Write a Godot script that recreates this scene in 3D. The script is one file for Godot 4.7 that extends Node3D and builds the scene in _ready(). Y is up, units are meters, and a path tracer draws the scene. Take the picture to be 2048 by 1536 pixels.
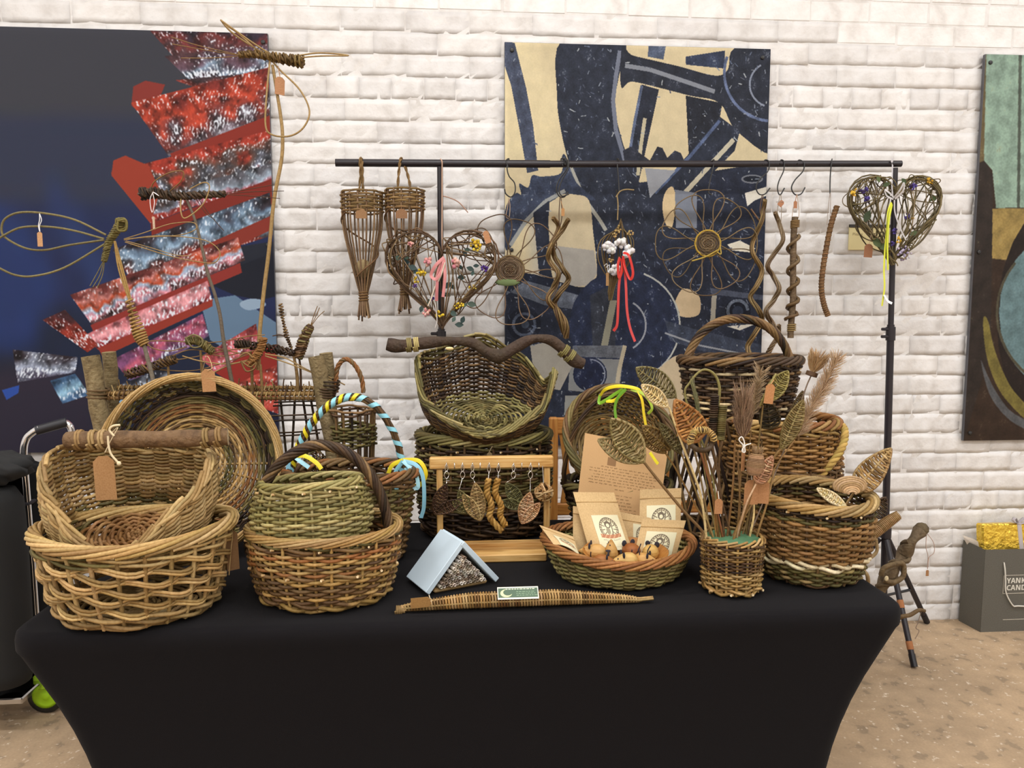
extends Node3D

const CAM_POS := Vector3(0.0, 1.385, 3.18)
const FOCAL := 1538.0
const PITCH := 5.5
const YAW := 4.4
const TABLE := 0.74

var cam_basis: Basis
var rng := RandomNumberGenerator.new()
var names := {}
var mat := {}
var noise := FastNoiseLite.new()

# ---------------------------------------------------------------- mesh builder
class MB:
	var v := PackedVector3Array()
	var n := PackedVector3Array()
	var c := PackedColorArray()
	var u := PackedVector2Array()
	var ix := PackedInt32Array()

	func tube(p: PackedVector3Array, rad, col, sides := 5, closed := false, ref := Vector3.ZERO, sa := 1.0, sb := 1.0, cap = null) -> void:
		var m := p.size()
		if m < 2: return
		var base := v.size()
		var ra := rad is PackedFloat32Array or rad is Array
		var ca := col is PackedColorArray or col is Array
		var cs := PackedFloat32Array(); var sn := PackedFloat32Array()
		for s in sides:
			cs.append(cos(TAU * s / sides)); sn.append(sin(TAU * s / sides))
		var t := Vector3.UP
		var nn := Vector3.ZERO
		for i in m:
			var a: Vector3; var b: Vector3
			if closed:
				a = p[(i + m - 1) % m]; b = p[(i + 1) % m]
			else:
				a = p[maxi(i - 1, 0)]; b = p[mini(i + 1, m - 1)]
			var d := b - a
			if d.length_squared() > 1e-14: t = d.normalized()
			if ref != Vector3.ZERO:
				nn = ref - t * ref.dot(t)
			else:
				if i == 0:
					nn = Vector3.UP if absf(t.y) < 0.85 else Vector3.RIGHT
				nn = nn - t * nn.dot(t)
			if nn.length_squared() < 1e-10: nn = t.cross(Vector3(0.31, 0.2, 0.9))
			nn = nn.normalized()
			var bb := t.cross(nn)
			var r: float = rad[i] if ra else rad
			var cc: Color = col[i] if ca else col
			for s in sides:
				v.append(p[i] + (nn * (cs[s] * sa) + bb * (sn[s] * sb)) * r)
				n.append((nn * (cs[s] * sb) + bb * (sn[s] * sa)).normalized())
				c.append(cc)
		var last := m if closed else m - 1
		for i in last:
			var r0 := base + i * sides
			var r1 := base + ((i + 1) % m) * sides
			for s in sides:
				var s2 := (s + 1) % sides
				ix.append(r0 + s); ix.append(r1 + s); ix.append(r1 + s2)
				ix.append(r0 + s); ix.append(r1 + s2); ix.append(r0 + s2)
		if not closed:
			for e in 2:
				var i := 0 if e == 0 else m - 1
				var dir := (p[0] - p[1]) if e == 0 else (p[m - 1] - p[m - 2])
				dir = dir.normalized()
				var b0 := v.size()
				var cc: Color = cap if cap != null else (col[i] if ca else col)
				for s in sides:
					v.append(v[base + i * sides + s]); n.append(dir); c.append(cc)
				for s in range(1, sides - 1):
					if e == 0:
						ix.append(b0); ix.append(b0 + s); ix.append(b0 + s + 1)
					else:
						ix.append(b0); ix.append(b0 + s + 1); ix.append(b0 + s)

	func poly(p: PackedVector3Array, col: Color, out: Vector3) -> void:
		var nm := (p[1] - p[0]).cross(p[2] - p[0])
		if nm.length_squared() < 1e-20 and p.size() > 3: nm = (p[2] - p[0]).cross(p[3] - p[0])
		nm = nm.normalized()
		var flip := nm.dot(out) < 0.0
		if flip: nm = -nm
		var b := v.size()
		for q in p:
			v.append(q); n.append(nm); c.append(col)
		for i in range(1, p.size() - 1):
			if flip:
				ix.append(b); ix.append(b + i); ix.append(b + i + 1)
			else:
				ix.append(b); ix.append(b + i + 1); ix.append(b + i)

	func box(x: Transform3D, s: Vector3, col: Color, bev := 0.0) -> void:
		var h := s * 0.5
		bev = minf(bev, minf(h.x, minf(h.y, h.z)) * 0.9)
		var o := x.origin
		var ctr := o
		for ax in 3:
			for sg in [-1.0, 1.0]:
				var q := PackedVector3Array()
				for k in [[-1, -1], [1, -1], [1, 1], [-1, 1]]:
					var w := Vector3.ZERO
					w[ax] = sg * h[ax]
					w[(ax + 1) % 3] = k[0] * (h[(ax + 1) % 3] - bev)
					w[(ax + 2) % 3] = k[1] * (h[(ax + 2) % 3] - bev)
					q.append(x * w)
				var d := Vector3.ZERO; d[ax] = sg
				poly(q, col, x.basis * d)
		if bev <= 0.0: return
		for ax in 3:
			var a1 := (ax + 1) % 3; var a2 := (ax + 2) % 3
			for s1 in [-1.0, 1.0]:
				for s2 in [-1.0, 1.0]:
					var q := PackedVector3Array()
					for k in [[-1, 0], [1, 0], [1, 1], [-1, 1]]:
						var w := Vector3.ZERO
						w[ax] = k[0] * (h[ax] - bev)
						w[a1] = s1 * (h[a1] - (bev if k[1] == 1 else 0.0))
						w[a2] = s2 * (h[a2] - (0.0 if k[1] == 1 else bev))
						q.append(x * w)
					var d := Vector3.ZERO; d[a1] = s1; d[a2] = s2
					poly(q, col, x.basis * d)
		for sx in [-1.0, 1.0]:
			for sy in [-1.0, 1.0]:
				for sz in [-1.0, 1.0]:
					var q := PackedVector3Array()
					for k in 3:
						var w := Vector3(sx * (h.x - bev), sy * (h.y - bev), sz * (h.z - bev))
						w[k] = [sx, sy, sz][k] * h[k]
						q.append(x * w)
					poly(q, col, x.basis * Vector3(sx, sy, sz))

	# rows of points; smooth normals; out_flip turns the surface round
	func grid(rows: Array, closed: bool, col, flip := false, with_uv := false) -> void:
		var nr := rows.size()
		var nc: int = rows[0].size()
		var base := v.size()
		for i in nr:
			for j in nc:
				var p: Vector3 = rows[i][j]
				var a: Vector3 = rows[maxi(i - 1, 0)][j]; var b: Vector3 = rows[mini(i + 1, nr - 1)][j]
				var e: Vector3; var f: Vector3
				if closed:
					e = rows[i][(j + nc - 1) % nc]; f = rows[i][(j + 1) % nc]
				else:
					e = rows[i][maxi(j - 1, 0)]; f = rows[i][mini(j + 1, nc - 1)]
				if e.is_equal_approx(f):
					var k := mini(i + 1, nr - 1) if i == 0 else i - 1
					e = rows[k][(j + nc - 1) % nc]; f = rows[k][(j + 1) % nc]
				var nm := (b - a).cross(f - e)
				if nm.length_squared() < 1e-16: nm = Vector3.UP
				nm = nm.normalized()
				v.append(p); n.append(-nm if flip else nm)
				c.append(col[i] if col is Array else col)
				if with_uv: u.append(Vector2(float(j) / (nc - 1), float(i) / (nr - 1)))
		var lj := nc if closed else nc - 1
		for i in nr - 1:
			for j in lj:
				var j2 := (j + 1) % nc
				var a := base + i * nc + j; var b := base + i * nc + j2
				var d := base + (i + 1) * nc + j; var e := base + (i + 1) * nc + j2
				if flip:
					ix.append(a); ix.append(d); ix.append(e); ix.append(a); ix.append(e); ix.append(b)
				else:
					ix.append(a); ix.append(e); ix.append(d); ix.append(a); ix.append(b); ix.append(e)

	func lathe(x: Transform3D, prof: Array, segs: int, col, sx := 1.0, sz := 1.0) -> void:
		var rows := []
		for q in prof:
			var r := PackedVector3Array()
			for j in segs:
				var t := TAU * j / segs
				r.append(x * Vector3(q[0] * cos(t) * sx, q[1], q[0] * sin(t) * sz))
			rows.append(r)
		grid(rows, true, col)

	func ball(x: Transform3D, r: Vector3, col: Color, nseg := 8) -> void:
		var rows := []
		for i in nseg / 2 + 1:
			var ph := -PI / 2 + PI * i / (nseg / 2)
			var q := PackedVector3Array()
			for j in nseg:
				var t := TAU * j / nseg
				q.append(x * Vector3(r.x * cos(ph) * cos(t), r.y * sin(ph), r.z * cos(ph) * sin(t)))
			rows.append(q)
		grid(rows, true, col)

	func mesh(m: Material) -> ArrayMesh:
		var a := []
		a.resize(Mesh.ARRAY_MAX)
		a[Mesh.ARRAY_VERTEX] = v; a[Mesh.ARRAY_NORMAL] = n; a[Mesh.ARRAY_COLOR] = c
		if u.size() == v.size(): a[Mesh.ARRAY_TEX_UV] = u
		a[Mesh.ARRAY_INDEX] = ix
		var am := ArrayMesh.new()
		am.add_surface_from_arrays(Mesh.PRIMITIVE_TRIANGLES, a)
		am.surface_set_material(0, m)
		return am

# ---------------------------------------------------------------- scene tree helpers
func numbered(called: String) -> String:
	var k: int = names.get(called, 0)
	names[called] = k + 1
	return called if k == 0 else "%s_%03d" % [called, k]

func tag(o: Node3D, label: String, category: String, group := "") -> Node3D:
	o.set_meta("label", label); o.set_meta("category", category)
	if group: o.set_meta("group", group)
	return o

func thing(called: String, label: String, category: String, at := Vector3.ZERO, group := "") -> Node3D:
	var o := Node3D.new()
	o.name = numbered(called); add_child(o); o.position = at
	return tag(o, label, category, group)

func put(b: MB, called: String, m: Material, parent: Node3D, label := "") -> MeshInstance3D:
	var o := MeshInstance3D.new()
	o.mesh = b.mesh(m)
	o.name = numbered(called) if parent == self else called
	parent.add_child(o, true)
	if label: o.set_meta("label", label)
	return o

func share(me: Mesh, called: String, parent: Node3D, x: Transform3D) -> MeshInstance3D:
	var o := MeshInstance3D.new()
	o.mesh = me; o.name = called; o.transform = x
	parent.add_child(o, true)
	return o

func struct(o: Node3D) -> Node3D:
	o.set_meta("kind", "structure"); return o

func stuff(o: Node3D) -> Node3D:
	o.set_meta("kind", "stuff"); return o

# ---------------------------------------------------------------- placing by measurement
func ray(px: float, py: float) -> Vector3:
	return cam_basis * Vector3(px - 1024.0, 768.0 - py, -FOCAL)

func P(px: float, py: float, z: float) -> Vector3:          # the point of the plane at depth z
	var d := ray(px, py)
	return CAM_POS + d * ((z - CAM_POS.z) / d.z)

func Y(px: float, py: float, y: float) -> Vector3:          # the point of the level plane at height y
	var d := ray(px, py)
	return CAM_POS + d * ((y - CAM_POS.y) / d.y)

func path(a: Array, z: float, n := 6) -> PackedVector3Array:   # flat list [px, py, (dz)] -> smooth curve
	var q := []
	for e in a: q.append(P(e[0], e[1], z + (e[2] if e.size() > 2 else 0.0)))
	return cr(q, n)

# ---------------------------------------------------------------- curves and colours
func cr(q: Array, n := 6, closed := false) -> PackedVector3Array:
	var o := PackedVector3Array()
	var m := q.size()
	if m == 2 and not closed:
		for k in n + 1: o.append((q[0] as Vector3).lerp(q[1], float(k) / n))
		return o
	var segs := m if closed else m - 1
	for i in segs:
		var a: Vector3; var b: Vector3; var c: Vector3; var d: Vector3
		b = q[i]; c = q[(i + 1) % m]
		if closed:
			a = q[(i + m - 1) % m]; d = q[(i + 2) % m]
		else:
			a = q[i - 1] if i > 0 else b * 2.0 - c
			d = q[i + 2] if i + 2 < m else c * 2.0 - b
		for k in n: o.append(b.cubic_interpolate(c, a, d, float(k) / n))
	if not closed: o.append(q[m - 1])
	return o

func col(h: String) -> Color:
	return Color(h).srgb_to_linear()

func vary(c: Color, a := 0.18) -> Color:
	var k := 1.0 + rng.randf_range(-a, a)
	return Color(c.r * k * (1.0 + rng.randf_range(-0.05, 0.05)), c.g * k, c.b * k * (1.0 + rng.randf_range(-0.08, 0.08)))

func pick(pal: Array) -> Color:
	return vary(pal[rng.randi() % pal.size()])

func pals(a: Array) -> Array:
	var o := []
	for h in a: o.append(col(h))
	return o

# a taper of radii along m points
func taper(m: int, a: float, b: float) -> PackedFloat32Array:
	var o := PackedFloat32Array()
	for i in m: o.append(lerpf(a, b, float(i) / maxi(m - 1, 1)))
	return o

func shades(m: int, c: Color, a := 0.14) -> PackedColorArray:
	var o := PackedColorArray()
	var k := 0.0
	for i in m:
		k = clampf(k + rng.randf_range(-a, a) * 0.5, -a, a)
		o.append(Color(c.r * (1 + k), c.g * (1 + k), c.b * (1 + k)))
	return o

# strands twisted round a path
func rope(b: MB, p: PackedVector3Array, strands: int, big, r: float, turns: float, pal: Array, sides := 5, ref := Vector3.ZERO) -> void:
	var m := p.size()
	var ba := big is PackedFloat32Array
	var fr := []
	var nn := Vector3.ZERO
	for i in m:
		var t := (p[mini(i + 1, m - 1)] - p[maxi(i - 1, 0)]).normalized()
		if i == 0:
			nn = ref if ref != Vector3.ZERO else (Vector3.UP if absf(t.y) < 0.85 else Vector3.RIGHT)
		nn = (nn - t * nn.dot(t)).normalized()
		fr.append([nn, t.cross(nn)])
	for s in strands:
		var q := PackedVector3Array()
		for i in m:
			var a := TAU * (float(s) / strands + turns * i / (m - 1))
			var bg: float = big[i] if ba else big
			q.append(p[i] + (fr[i][0] * cos(a) + fr[i][1] * sin(a)) * bg)
		b.tube(q, r, shades(m, pick(pal)), sides)

# one rod wound round a core in close turns
func wound(b: MB, p: PackedVector3Array, big, r: float, turns: float, pal: Array, per := 7) -> void:
	var m := p.size()
	var ba := big is PackedFloat32Array
	var q := PackedVector3Array(); var cc := PackedColorArray()
	var total := int(turns * per)
	var nn := Vector3.ZERO
	var cur := pick(pal)
	for k in total + 1:
		var f := float(k) / total * (m - 1)
		var i := mini(int(f), m - 2)
		var g := f - i
		var t := (p[i + 1] - p[i]).normalized()
		if k == 0: nn = Vector3.UP if absf(t.y) < 0.85 else Vector3.RIGHT
		nn = (nn - t * nn.dot(t)).normalized()
		var a := TAU * k / per
		var bg: float = lerpf(big[i], big[i + 1], g) if ba else big
		q.append(p[i].lerp(p[i + 1], g) + (nn * cos(a) + t.cross(nn) * sin(a)) * bg)
		if k % (per * 2) == 0: cur = pick(pal)
		cc.append(cur)
	b.tube(q, r, cc, 4)

# ---------------------------------------------------------------- woven baskets
func knots(hk, th: float) -> float:
	if hk is float: return hk
	var d := fposmod(rad_to_deg(th), 360.0)
	var m: int = hk.size()
	for i in m:
		var a: Array = hk[i]; var b: Array = hk[(i + 1) % m]
		var a0: float = a[0]
		var b0: float = b[0] if i + 1 < m else b[0] + 360.0
		var dd := d if d >= a0 else d + 360.0
		if dd >= a0 and dd <= b0:
			var t := (dd - a0) / maxf(b0 - a0, 0.001)
			t = t * t * (3 - 2 * t)
			return lerpf(a[1], b[1], t)
	return hk[0][1]

func radii(o: Dictionary, t: float) -> Vector2:
	var rb: Vector2 = o.rb; var rr: Vector2 = o.rr
	var p: float = o.get("pow", 0.8)
	return rb.lerp(rr, pow(clampf(t, 0, 1), p)) + Vector2.ONE * (o.get("bulge", 0.0) * sin(PI * clampf(t, 0, 1)))

func surf(o: Dictionary, th: float, t: float) -> Vector3:
	var r := radii(o, t)
	return Vector3(r.x * cos(th), knots(o.h, th) * t, r.y * sin(th))

func outw(o: Dictionary, th: float) -> Vector3:
	return Vector3(cos(th) * o.rr.y, 0, sin(th) * o.rr.x).normalized()

func basket(called: String, label: String, o: Dictionary, x: Transform3D, group := "") -> Node3D:
	var root := thing(called, label, "basket", Vector3.ZERO, group)
	root.transform = x
	var N: int = o.N
	var M := N * 3
	var rs: float = o.get("rs", 0.0035)
	var spal: Array = o.get("spal", o.bands[0].c)
	var m: Material = o.get("mat", mat.willow)
	# base: spokes and rings
	var bb := MB.new()
	var rb: Vector2 = o.rb
	var br: float = o.get("base_r", 0.0042)
	var nsp: int = o.get("spokes", 12)
	var bpal: Array = o.get("bpal", spal)
	for k in nsp / 2:
		var a := TAU * k / nsp
		var e := Vector3(rb.x * cos(a), 0.004, rb.y * sin(a))
		bb.tube(PackedVector3Array([-e, e]), br, pick(bpal), 5)
	var rings := int(minf(rb.x, rb.y) / (br * 1.75))
	for k in range(1, rings + 1):
		var f := float(k) / rings
		var q := PackedVector3Array()
		var cc := PackedColorArray()
		var zp: Array = bpal
		for zn in o.get("bzones", []):
			if f > zn[0]: zp = zn[1]
		var cur := pick(zp)
		for j in nsp * 3:
			var a := TAU * j / (nsp * 3)
			q.append(Vector3(rb.x * f * cos(a), 0.004 + br * 1.3 * cos(PI * (j / 3.0 + k)) + o.get("dome", 0.0) * (1 - f * f), rb.y * f * sin(a)))
			if j % 14 == 0: cur = pick(zp)
			cc.append(cur)
		bb.tube(q, br, cc, 5, true, Vector3.UP)
	put(bb, "base", m, root)
	# stakes
	for i in N:
		var th := TAU * i / N
		var q := PackedVector3Array()
		for k in 8: q.append(surf(o, th, k / 7.0))
		var sb := MB.new()
		sb.tube(q, rs, pick(spal), 5)
		put(sb, "stake", m, root)
	# weavers
	var total := 0.0
	var fixed := 0.0; var loose := 0.0
	for bd in o.bands:
		var need: float = bd.n * bd.r * 1.72 * bd.get("gap", 1.0)
		if bd.get("st", "rand") == "rand": loose += need
		else: fixed += need
	var hm := 0.0
	for k in 8: hm = maxf(hm, surf(o, TAU * k / 8.0, 1.0).y)
	hm = sqrt(hm * hm * 0.85 + pow(radii(o, 1.0).x - radii(o, 0.0).x, 2.0)) * o.get("dense", 1.0)
	if loose > 0.0:
		for bd in o.bands:
			if bd.get("st", "rand") == "rand": bd.n = maxi(1, int(round(bd.n * maxf(hm - fixed, 0.01) / loose)))
	for bd in o.bands: total += bd.n * bd.r * bd.get("gap", 1.0)
	var t := 0.015
	var span: float = o.get("top", 0.975) - t
	var row := 0
	for bd in o.bands:
		var r: float = bd.r
		var st: String = bd.get("st", "rand")
		for k in bd.n:
			var dt: float = span * r * bd.get("gap", 1.0) / total
			var tc := t + dt * 0.5
			t += dt
			var w := MB.new()
			var copies := 2 if st == "pair" or st == "zig" else 1
			for cpy in copies:
				var q := PackedVector3Array()
				var cc := PackedColorArray()
				var rods: int = bd.get("rods", 2 + rng.randi() % 2)
				var brk := rng.randi() % M
				var cur := pick(bd.c)
				var kk := 0.0
				var ph := rng.randf() * TAU
				for j in M:
					var th := TAU * j / M
					var s := j / 3.0
					var off := 0.0
					var dy := 0.0
					if st == "rand" or st == "pair":
						off = (rs + r * 0.55) * cos(PI * (s + row))
					elif st == "wale":
						off = (rs + r * 0.5) * (cos(TAU * (s + row) / 3.0) + 0.25)
						dy = r * 0.9 * sin(TAU * (s + row) / 3.0)
					elif st == "zig":
						off = (rs + r) * cos(TAU * (s + row) / 3.0 + 0.4)
						dy = r * 2.3 * sin(TAU * (s + row) / 3.0)
					if copies == 2: dy += r * (0.95 if cpy == 1 else -0.95)
					dy += r * 0.25 * sin(th * 5.0 + ph)
					var p := surf(o, th, tc) + outw(o, th) * off
					p.y += dy
					q.append(p)
					if (j + brk) % (M / rods) == 0:
						cur = pick(bd.c)
					kk = clampf(kk + rng.randf_range(-0.06, 0.06), -0.15, 0.15)
					cc.append(Color(cur.r * (1 + kk), cur.g * (1 + kk), cur.b * (1 + kk)))
				w.tube(q, r, cc, 5, true, Vector3.UP)
			row += 1
			put(w, "weaver", m, root)
	# pale butt ends
	if o.has("butts"):
		for e in o.butts:        # [t, every, radius]
			for i in range(0, N, int(e[1])):
				var w := MB.new()
				var th := TAU * (i + 0.5 + rng.randf_range(-0.2, 0.2)) / N
				var p := surf(o, th, e[0]) + outw(o, th) * (rs + 0.001)
				w.tube(PackedVector3Array([p, p + outw(o, th) * 0.006 + Vector3(-outw(o, th).z, 0.2, outw(o, th).x) * 0.004]), e[2], col("c9a877"), 5, false, Vector3.ZERO, 1, 1, col("f0dcb4"))
				put(w, "cut_end", m, root)
	# border
	var bo: Dictionary = o.get("border", {})
	if not bo.is_empty():
		var R: float = bo.R
		var r: float = bo.r
		var sp: float = bo.get("span", 4.0)
		r = minf(r, 0.56 * 4.5 * R / sp) if not bo.get("trac", false) else r
		var K := 9
		var step: int = bo.get("step", 1)
		var wb := MB.new()
		var tr: bool = bo.get("trac", false)
		for i in range(0, N, step):
			var q := PackedVector3Array()
			for j in K + 1:
				var f := float(j) / K
				var th := TAU * (i + sp * f) / N
				var ph := lerpf(3.6, -0.9, f)
				var p := surf(o, th, 1.0)
				if tr:
					p += outw(o, th) * (R * cos(PI * f)) * -1.0 + Vector3.UP * (R * (1.1 - 1.9 * f))
				else:
					p += outw(o, th) * (R * cos(ph)) + Vector3.UP * (R * sin(ph))
				q.append(p)
			var pc := pick(bo.c)
			wb.tube(q, taper(K + 1, r * 1.08, r * 0.85), shades(K + 1, pc, 0.1), 6, false, Vector3.ZERO, 1, 1, pc.lerp(col("e8cf9c"), 0.5))
		put(wb, "border", m, root)
	return root

# rings of rod bound round a bar
func binding(b: MB, c: Vector3, axis: Vector3, big: float, r: float, turns: int, width: float, pal: Array) -> void:
	var a := axis.normalized()
	var q := PackedVector3Array()
	for k in turns * 10 + 1: q.append(Vector3.ZERO)
	var nn := a.cross(Vector3.UP) if absf(a.y) < 0.9 else a.cross(Vector3.RIGHT)
	nn = nn.normalized()
	var m := a.cross(nn)
	for k in turns * 10 + 1:
		var t := TAU * k / 10.0
		q[k] = c + a * (width * (float(k) / (turns * 10) - 0.5)) + (nn * cos(t) + m * sin(t)) * (big + r * 0.6)
	b.tube(q, r, pick(pal), 5)

# ---------------------------------------------------------------- small makers
func swing_tag(label: String, top: Vector3, s: Vector2, yaw: float, roll: float, c: Color, cord: Array, cc: Color, heart := false) -> Node3D:
	var o := thing("price_tag", label, "tag", top)
	var f := Basis(Vector3.UP, yaw) * Basis(Vector3.FORWARD, roll)
	var b := MB.new()
	var w := s.x * 0.5; var h := s.y; var ch := w * 0.55
	var outl := [Vector2(-w, -h), Vector2(w, -h), Vector2(w, -ch), Vector2(w - ch, 0), Vector2(-w + ch, 0), Vector2(-w, -ch)]
	for sg in [-1.0, 1.0]:
		var q := PackedVector3Array()
		for e in outl: q.append(f * Vector3(e.x, e.y, sg * 0.0004))
		b.poly(q, c, f * Vector3(0, 0, sg))
	for i in 6:
		var e0: Vector2 = outl[i]; var e1: Vector2 = outl[(i + 1) % 6]
		b.poly(PackedVector3Array([f * Vector3(e0.x, e0.y, -0.0004), f * Vector3(e1.x, e1.y, -0.0004), f * Vector3(e1.x, e1.y, 0.0004), f * Vector3(e0.x, e0.y, 0.0004)]), c, f * Vector3(e0.x + e1.x, e0.y + e1.y + h, 0))
	put(b, "card", mat.card, o)
	if heart:
		var hb := MB.new()
		var q := []
		for k in 12:
			var t := TAU * k / 12
			q.append(f * Vector3(0.03 * s.x * 4 * pow(sin(t), 3), -h * 0.86 + 0.0075 * s.x * 4 * (13 * cos(t) - 5 * cos(2 * t) - 2 * cos(3 * t)) / 4.0, 0.0006))
		hb.tube(cr(q, 2, true), 0.0009, col("4a3420"), 4, true)
		put(hb, "stamp", mat.card, o)
	if cord.size() > 1:
		var sb := MB.new()
		var q := []
		for e in cord: q.append(e - top)
		sb.tube(cr(q, 5), 0.0011, cc, 4)
		put(sb, "string", mat.cloth, o)
	return o

# a flat leaf woven across two edge rods; from the foot a to the tip b
func woven_leaf(parent: Node3D, a: Vector3, b: Vector3, half: float, face: Vector3, pal: Array, edge: Array, rows := 15, slant := 0.25, rr := 0.0024, shape := 0.0, cup := 0.15) -> void:
	var ax := b - a
	var L := ax.length()
	var d := ax / L
	var s := d.cross(face).normalized()
	var f := s.cross(d).normalized()
	var wid := func(t: float) -> float:
		if shape > 0.5: return half * pow(sin(PI * pow(clampf(t, 0, 1), 0.62)), 0.75)
		return half * pow(sin(PI * clampf(t, 0, 1)), 0.8)
	var e := MB.new()
	for sg in [-1.0, 1.0]:
		var q := PackedVector3Array()
		for k in 13:
			var t := k / 12.0
			q.append(a + d * (L * t) + s * (sg * wid.call(t)) + f * (cup * wid.call(t)))
		e.tube(q, rr * 1.15, pick(edge), 5)
	e.tube(PackedVector3Array([a, a.lerp(b, 0.5) + f * 0.001, b]), rr * 1.15, pick(edge), 5)
	put(e, "leaf_frame", mat.willow, parent)
	var w := MB.new()
	rows = maxi(rows, int(L * 0.86 / (rr * 1.95)))
	for k in rows:
		var t := 0.06 + 0.88 * k / (rows - 1)
		var c := pick(pal)
		var up := 1.0 if k % 2 == 0 else -1.0
		var q := PackedVector3Array()
		for j in 9:
			var g := j / 4.0 - 1.0
			var ww: float = wid.call(t)
			q.append(a + d * (L * t + slant * (absf(g) - 0.5) * ww) + s * (ww * g * 1.05) + f * (up * rr * 1.1 * cos(PI * g) + cup * ww * g * g))
		w.tube(q, rr, shades(9, c, 0.08), 4)
	put(w, "leaf_weave", mat.willow, parent)

func stem(parent: Node3D, p: PackedVector3Array, r0: float, r1: float, c: Color, called := "stem") -> void:
	var b := MB.new()
	b.tube(p, taper(p.size(), r0, r1), shades(p.size(), c, 0.1), 6, false, Vector3.ZERO, 1, 1, c.lerp(col("e8d0a0"), 0.4))
	put(b, called, mat.willow, parent)

# a soft plume of many fine bristles along an axis
func plume(parent: Node3D, p: PackedVector3Array, rad: float, count: int, len: float, pal: Array, lean := 0.7, thick := 0.0007, called := "plume") -> void:
	var b := MB.new()
	var m := p.size()
	for k in count:
		var f := rng.randf() * (m - 1)
		var i := mini(int(f), m - 2)
		var o := p[i].lerp(p[i + 1], f - i)
		var t := (p[i + 1] - p[i]).normalized()
		var d := Vector3(rng.randfn(), rng.randfn(), rng.randfn())
		d = (d - t * d.dot(t)).normalized()
		var l := len * rng.randf_range(0.5, 1.15)
		var q := PackedVector3Array([o, o + (d * (1 - lean) + t * lean) * l * 0.5 + d * rad * 0.35, o + (d * (1 - lean) + t * lean) * l + d * rad * 0.5])
		b.tube(q, taper(3, thick, thick * 0.4), pick(pal), 3)
	stuff(put(b, called, mat.willow, parent))

# ---------------------------------------------------------------- materials
func std(c: Color, rough := 0.7, vc := true) -> StandardMaterial3D:
	var m := StandardMaterial3D.new()
	m.albedo_color = c; m.roughness = rough
	m.vertex_color_use_as_albedo = vc
	return m

func fnoise(seed_: int, freq: float, oct := 4, type := FastNoiseLite.TYPE_SIMPLEX_SMOOTH) -> FastNoiseLite:
	var n := FastNoiseLite.new()
	n.seed = seed_; n.frequency = freq; n.noise_type = type
	n.fractal_octaves = oct
	return n

func ntex(seed_: int, freq: float, size := 512, nrm := false, strength := 4.0, ramp: Gradient = null, oct := 5) -> NoiseTexture2D:
	var t := NoiseTexture2D.new()
	t.width = size; t.height = size; t.seamless = true; t.generate_mipmaps = false
	t.noise = fnoise(seed_, freq, oct)
	t.as_normal_map = nrm; t.bump_strength = strength
	if ramp: t.color_ramp = ramp
	return t

func grad(a: Array) -> Gradient:
	var g := Gradient.new()
	var o := PackedFloat32Array(); var c := PackedColorArray()
	for e in a:
		o.append(e[0]); c.append(Color(e[1]))
	g.offsets = o; g.colors = c
	return g

func tri(m: StandardMaterial3D, k: float, world := false) -> StandardMaterial3D:
	m.uv1_triplanar = true; m.uv1_world_triplanar = world; m.uv1_scale = Vector3.ONE * k
	return m

func make_materials() -> void:
	var w := std(Color.WHITE, 0.55)
	w.albedo_texture = ntex(3, 0.03, 256, false, 1, grad([[0.0, "c4bcb0"], [0.5, "f0ece6"], [1.0, "ffffff"]]))
	tri(w, 14.0)
	w.metallic_specular = 0.35
	mat.willow = w
	var bk := std(Color.WHITE, 0.8)
	bk.albedo_texture = ntex(5, 0.02, 256, false, 1, grad([[0.0, "8c8276"], [0.45, "d8d0c4"], [1.0, "ffffff"]]))
	bk.normal_enabled = true; bk.normal_texture = ntex(6, 0.05, 256, true, 5.0)
	tri(bk, 7.0)
	mat.bark = bk
	var pn := std(Color.WHITE, 0.6)
	var g := ntex(8, 0.012, 256, false, 1, grad([[0.0, "c8a878"], [0.5, "f4e6cc"], [1.0, "ffffff"]]))
	pn.albedo_texture = g
	tri(pn, 1.0); pn.uv1_scale = Vector3(2.0, 30.0, 30.0)
	mat.pine = pn
	mat.pine_v = pn.duplicate(); mat.pine_v.uv1_scale = Vector3(30, 2, 30)
	var cd := std(Color.WHITE, 0.85)
	cd.albedo_texture = ntex(9, 0.08, 256, false, 1, grad([[0.0, "dcd2c4"], [0.5, "f4f0ea"], [1.0, "ffffff"]]))
	tri(cd, 10.0)
	mat.card = cd
	mat.cloth = std(Color.WHITE, 0.9)
	var sat := std(Color.WHITE, 0.35); sat.rim_enabled = true; sat.rim = 0.3
	mat.satin = sat
	var blk := std(Color.WHITE, 0.42); blk.metallic = 0.0
	mat.black = blk
	var chrome := std(Color.WHITE, 0.12); chrome.metallic = 1.0
	mat.chrome = chrome
	mat.plain = std(Color.WHITE, 0.6)
	var pt := std(Color.WHITE, 0.6)
	pt.normal_enabled = true; pt.normal_scale = 0.45
	pt.normal_texture = ntex(11, 0.035, 512, true, 3.0)
	pt.albedo_texture = ntex(12, 0.006, 512, false, 1, grad([[0.0, "dedad6"], [0.45, "f4f2f0"], [1.0, "ffffff"]]))
	tri(pt, 2.2, true)
	mat.paint = pt
	var cl := std(Color(0.5, 0.5, 0.5), 0.95)
	cl.normal_enabled = true; cl.normal_scale = 0.25; cl.normal_texture = ntex(14, 0.3, 256, true, 2.0, null, 2)
	tri(cl, 9.0)
	cl.metallic_specular = 0.2
	cl.rim_enabled = true; cl.rim = 0.25; cl.rim_tint = 1.0
	mat.spandex = cl

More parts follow.
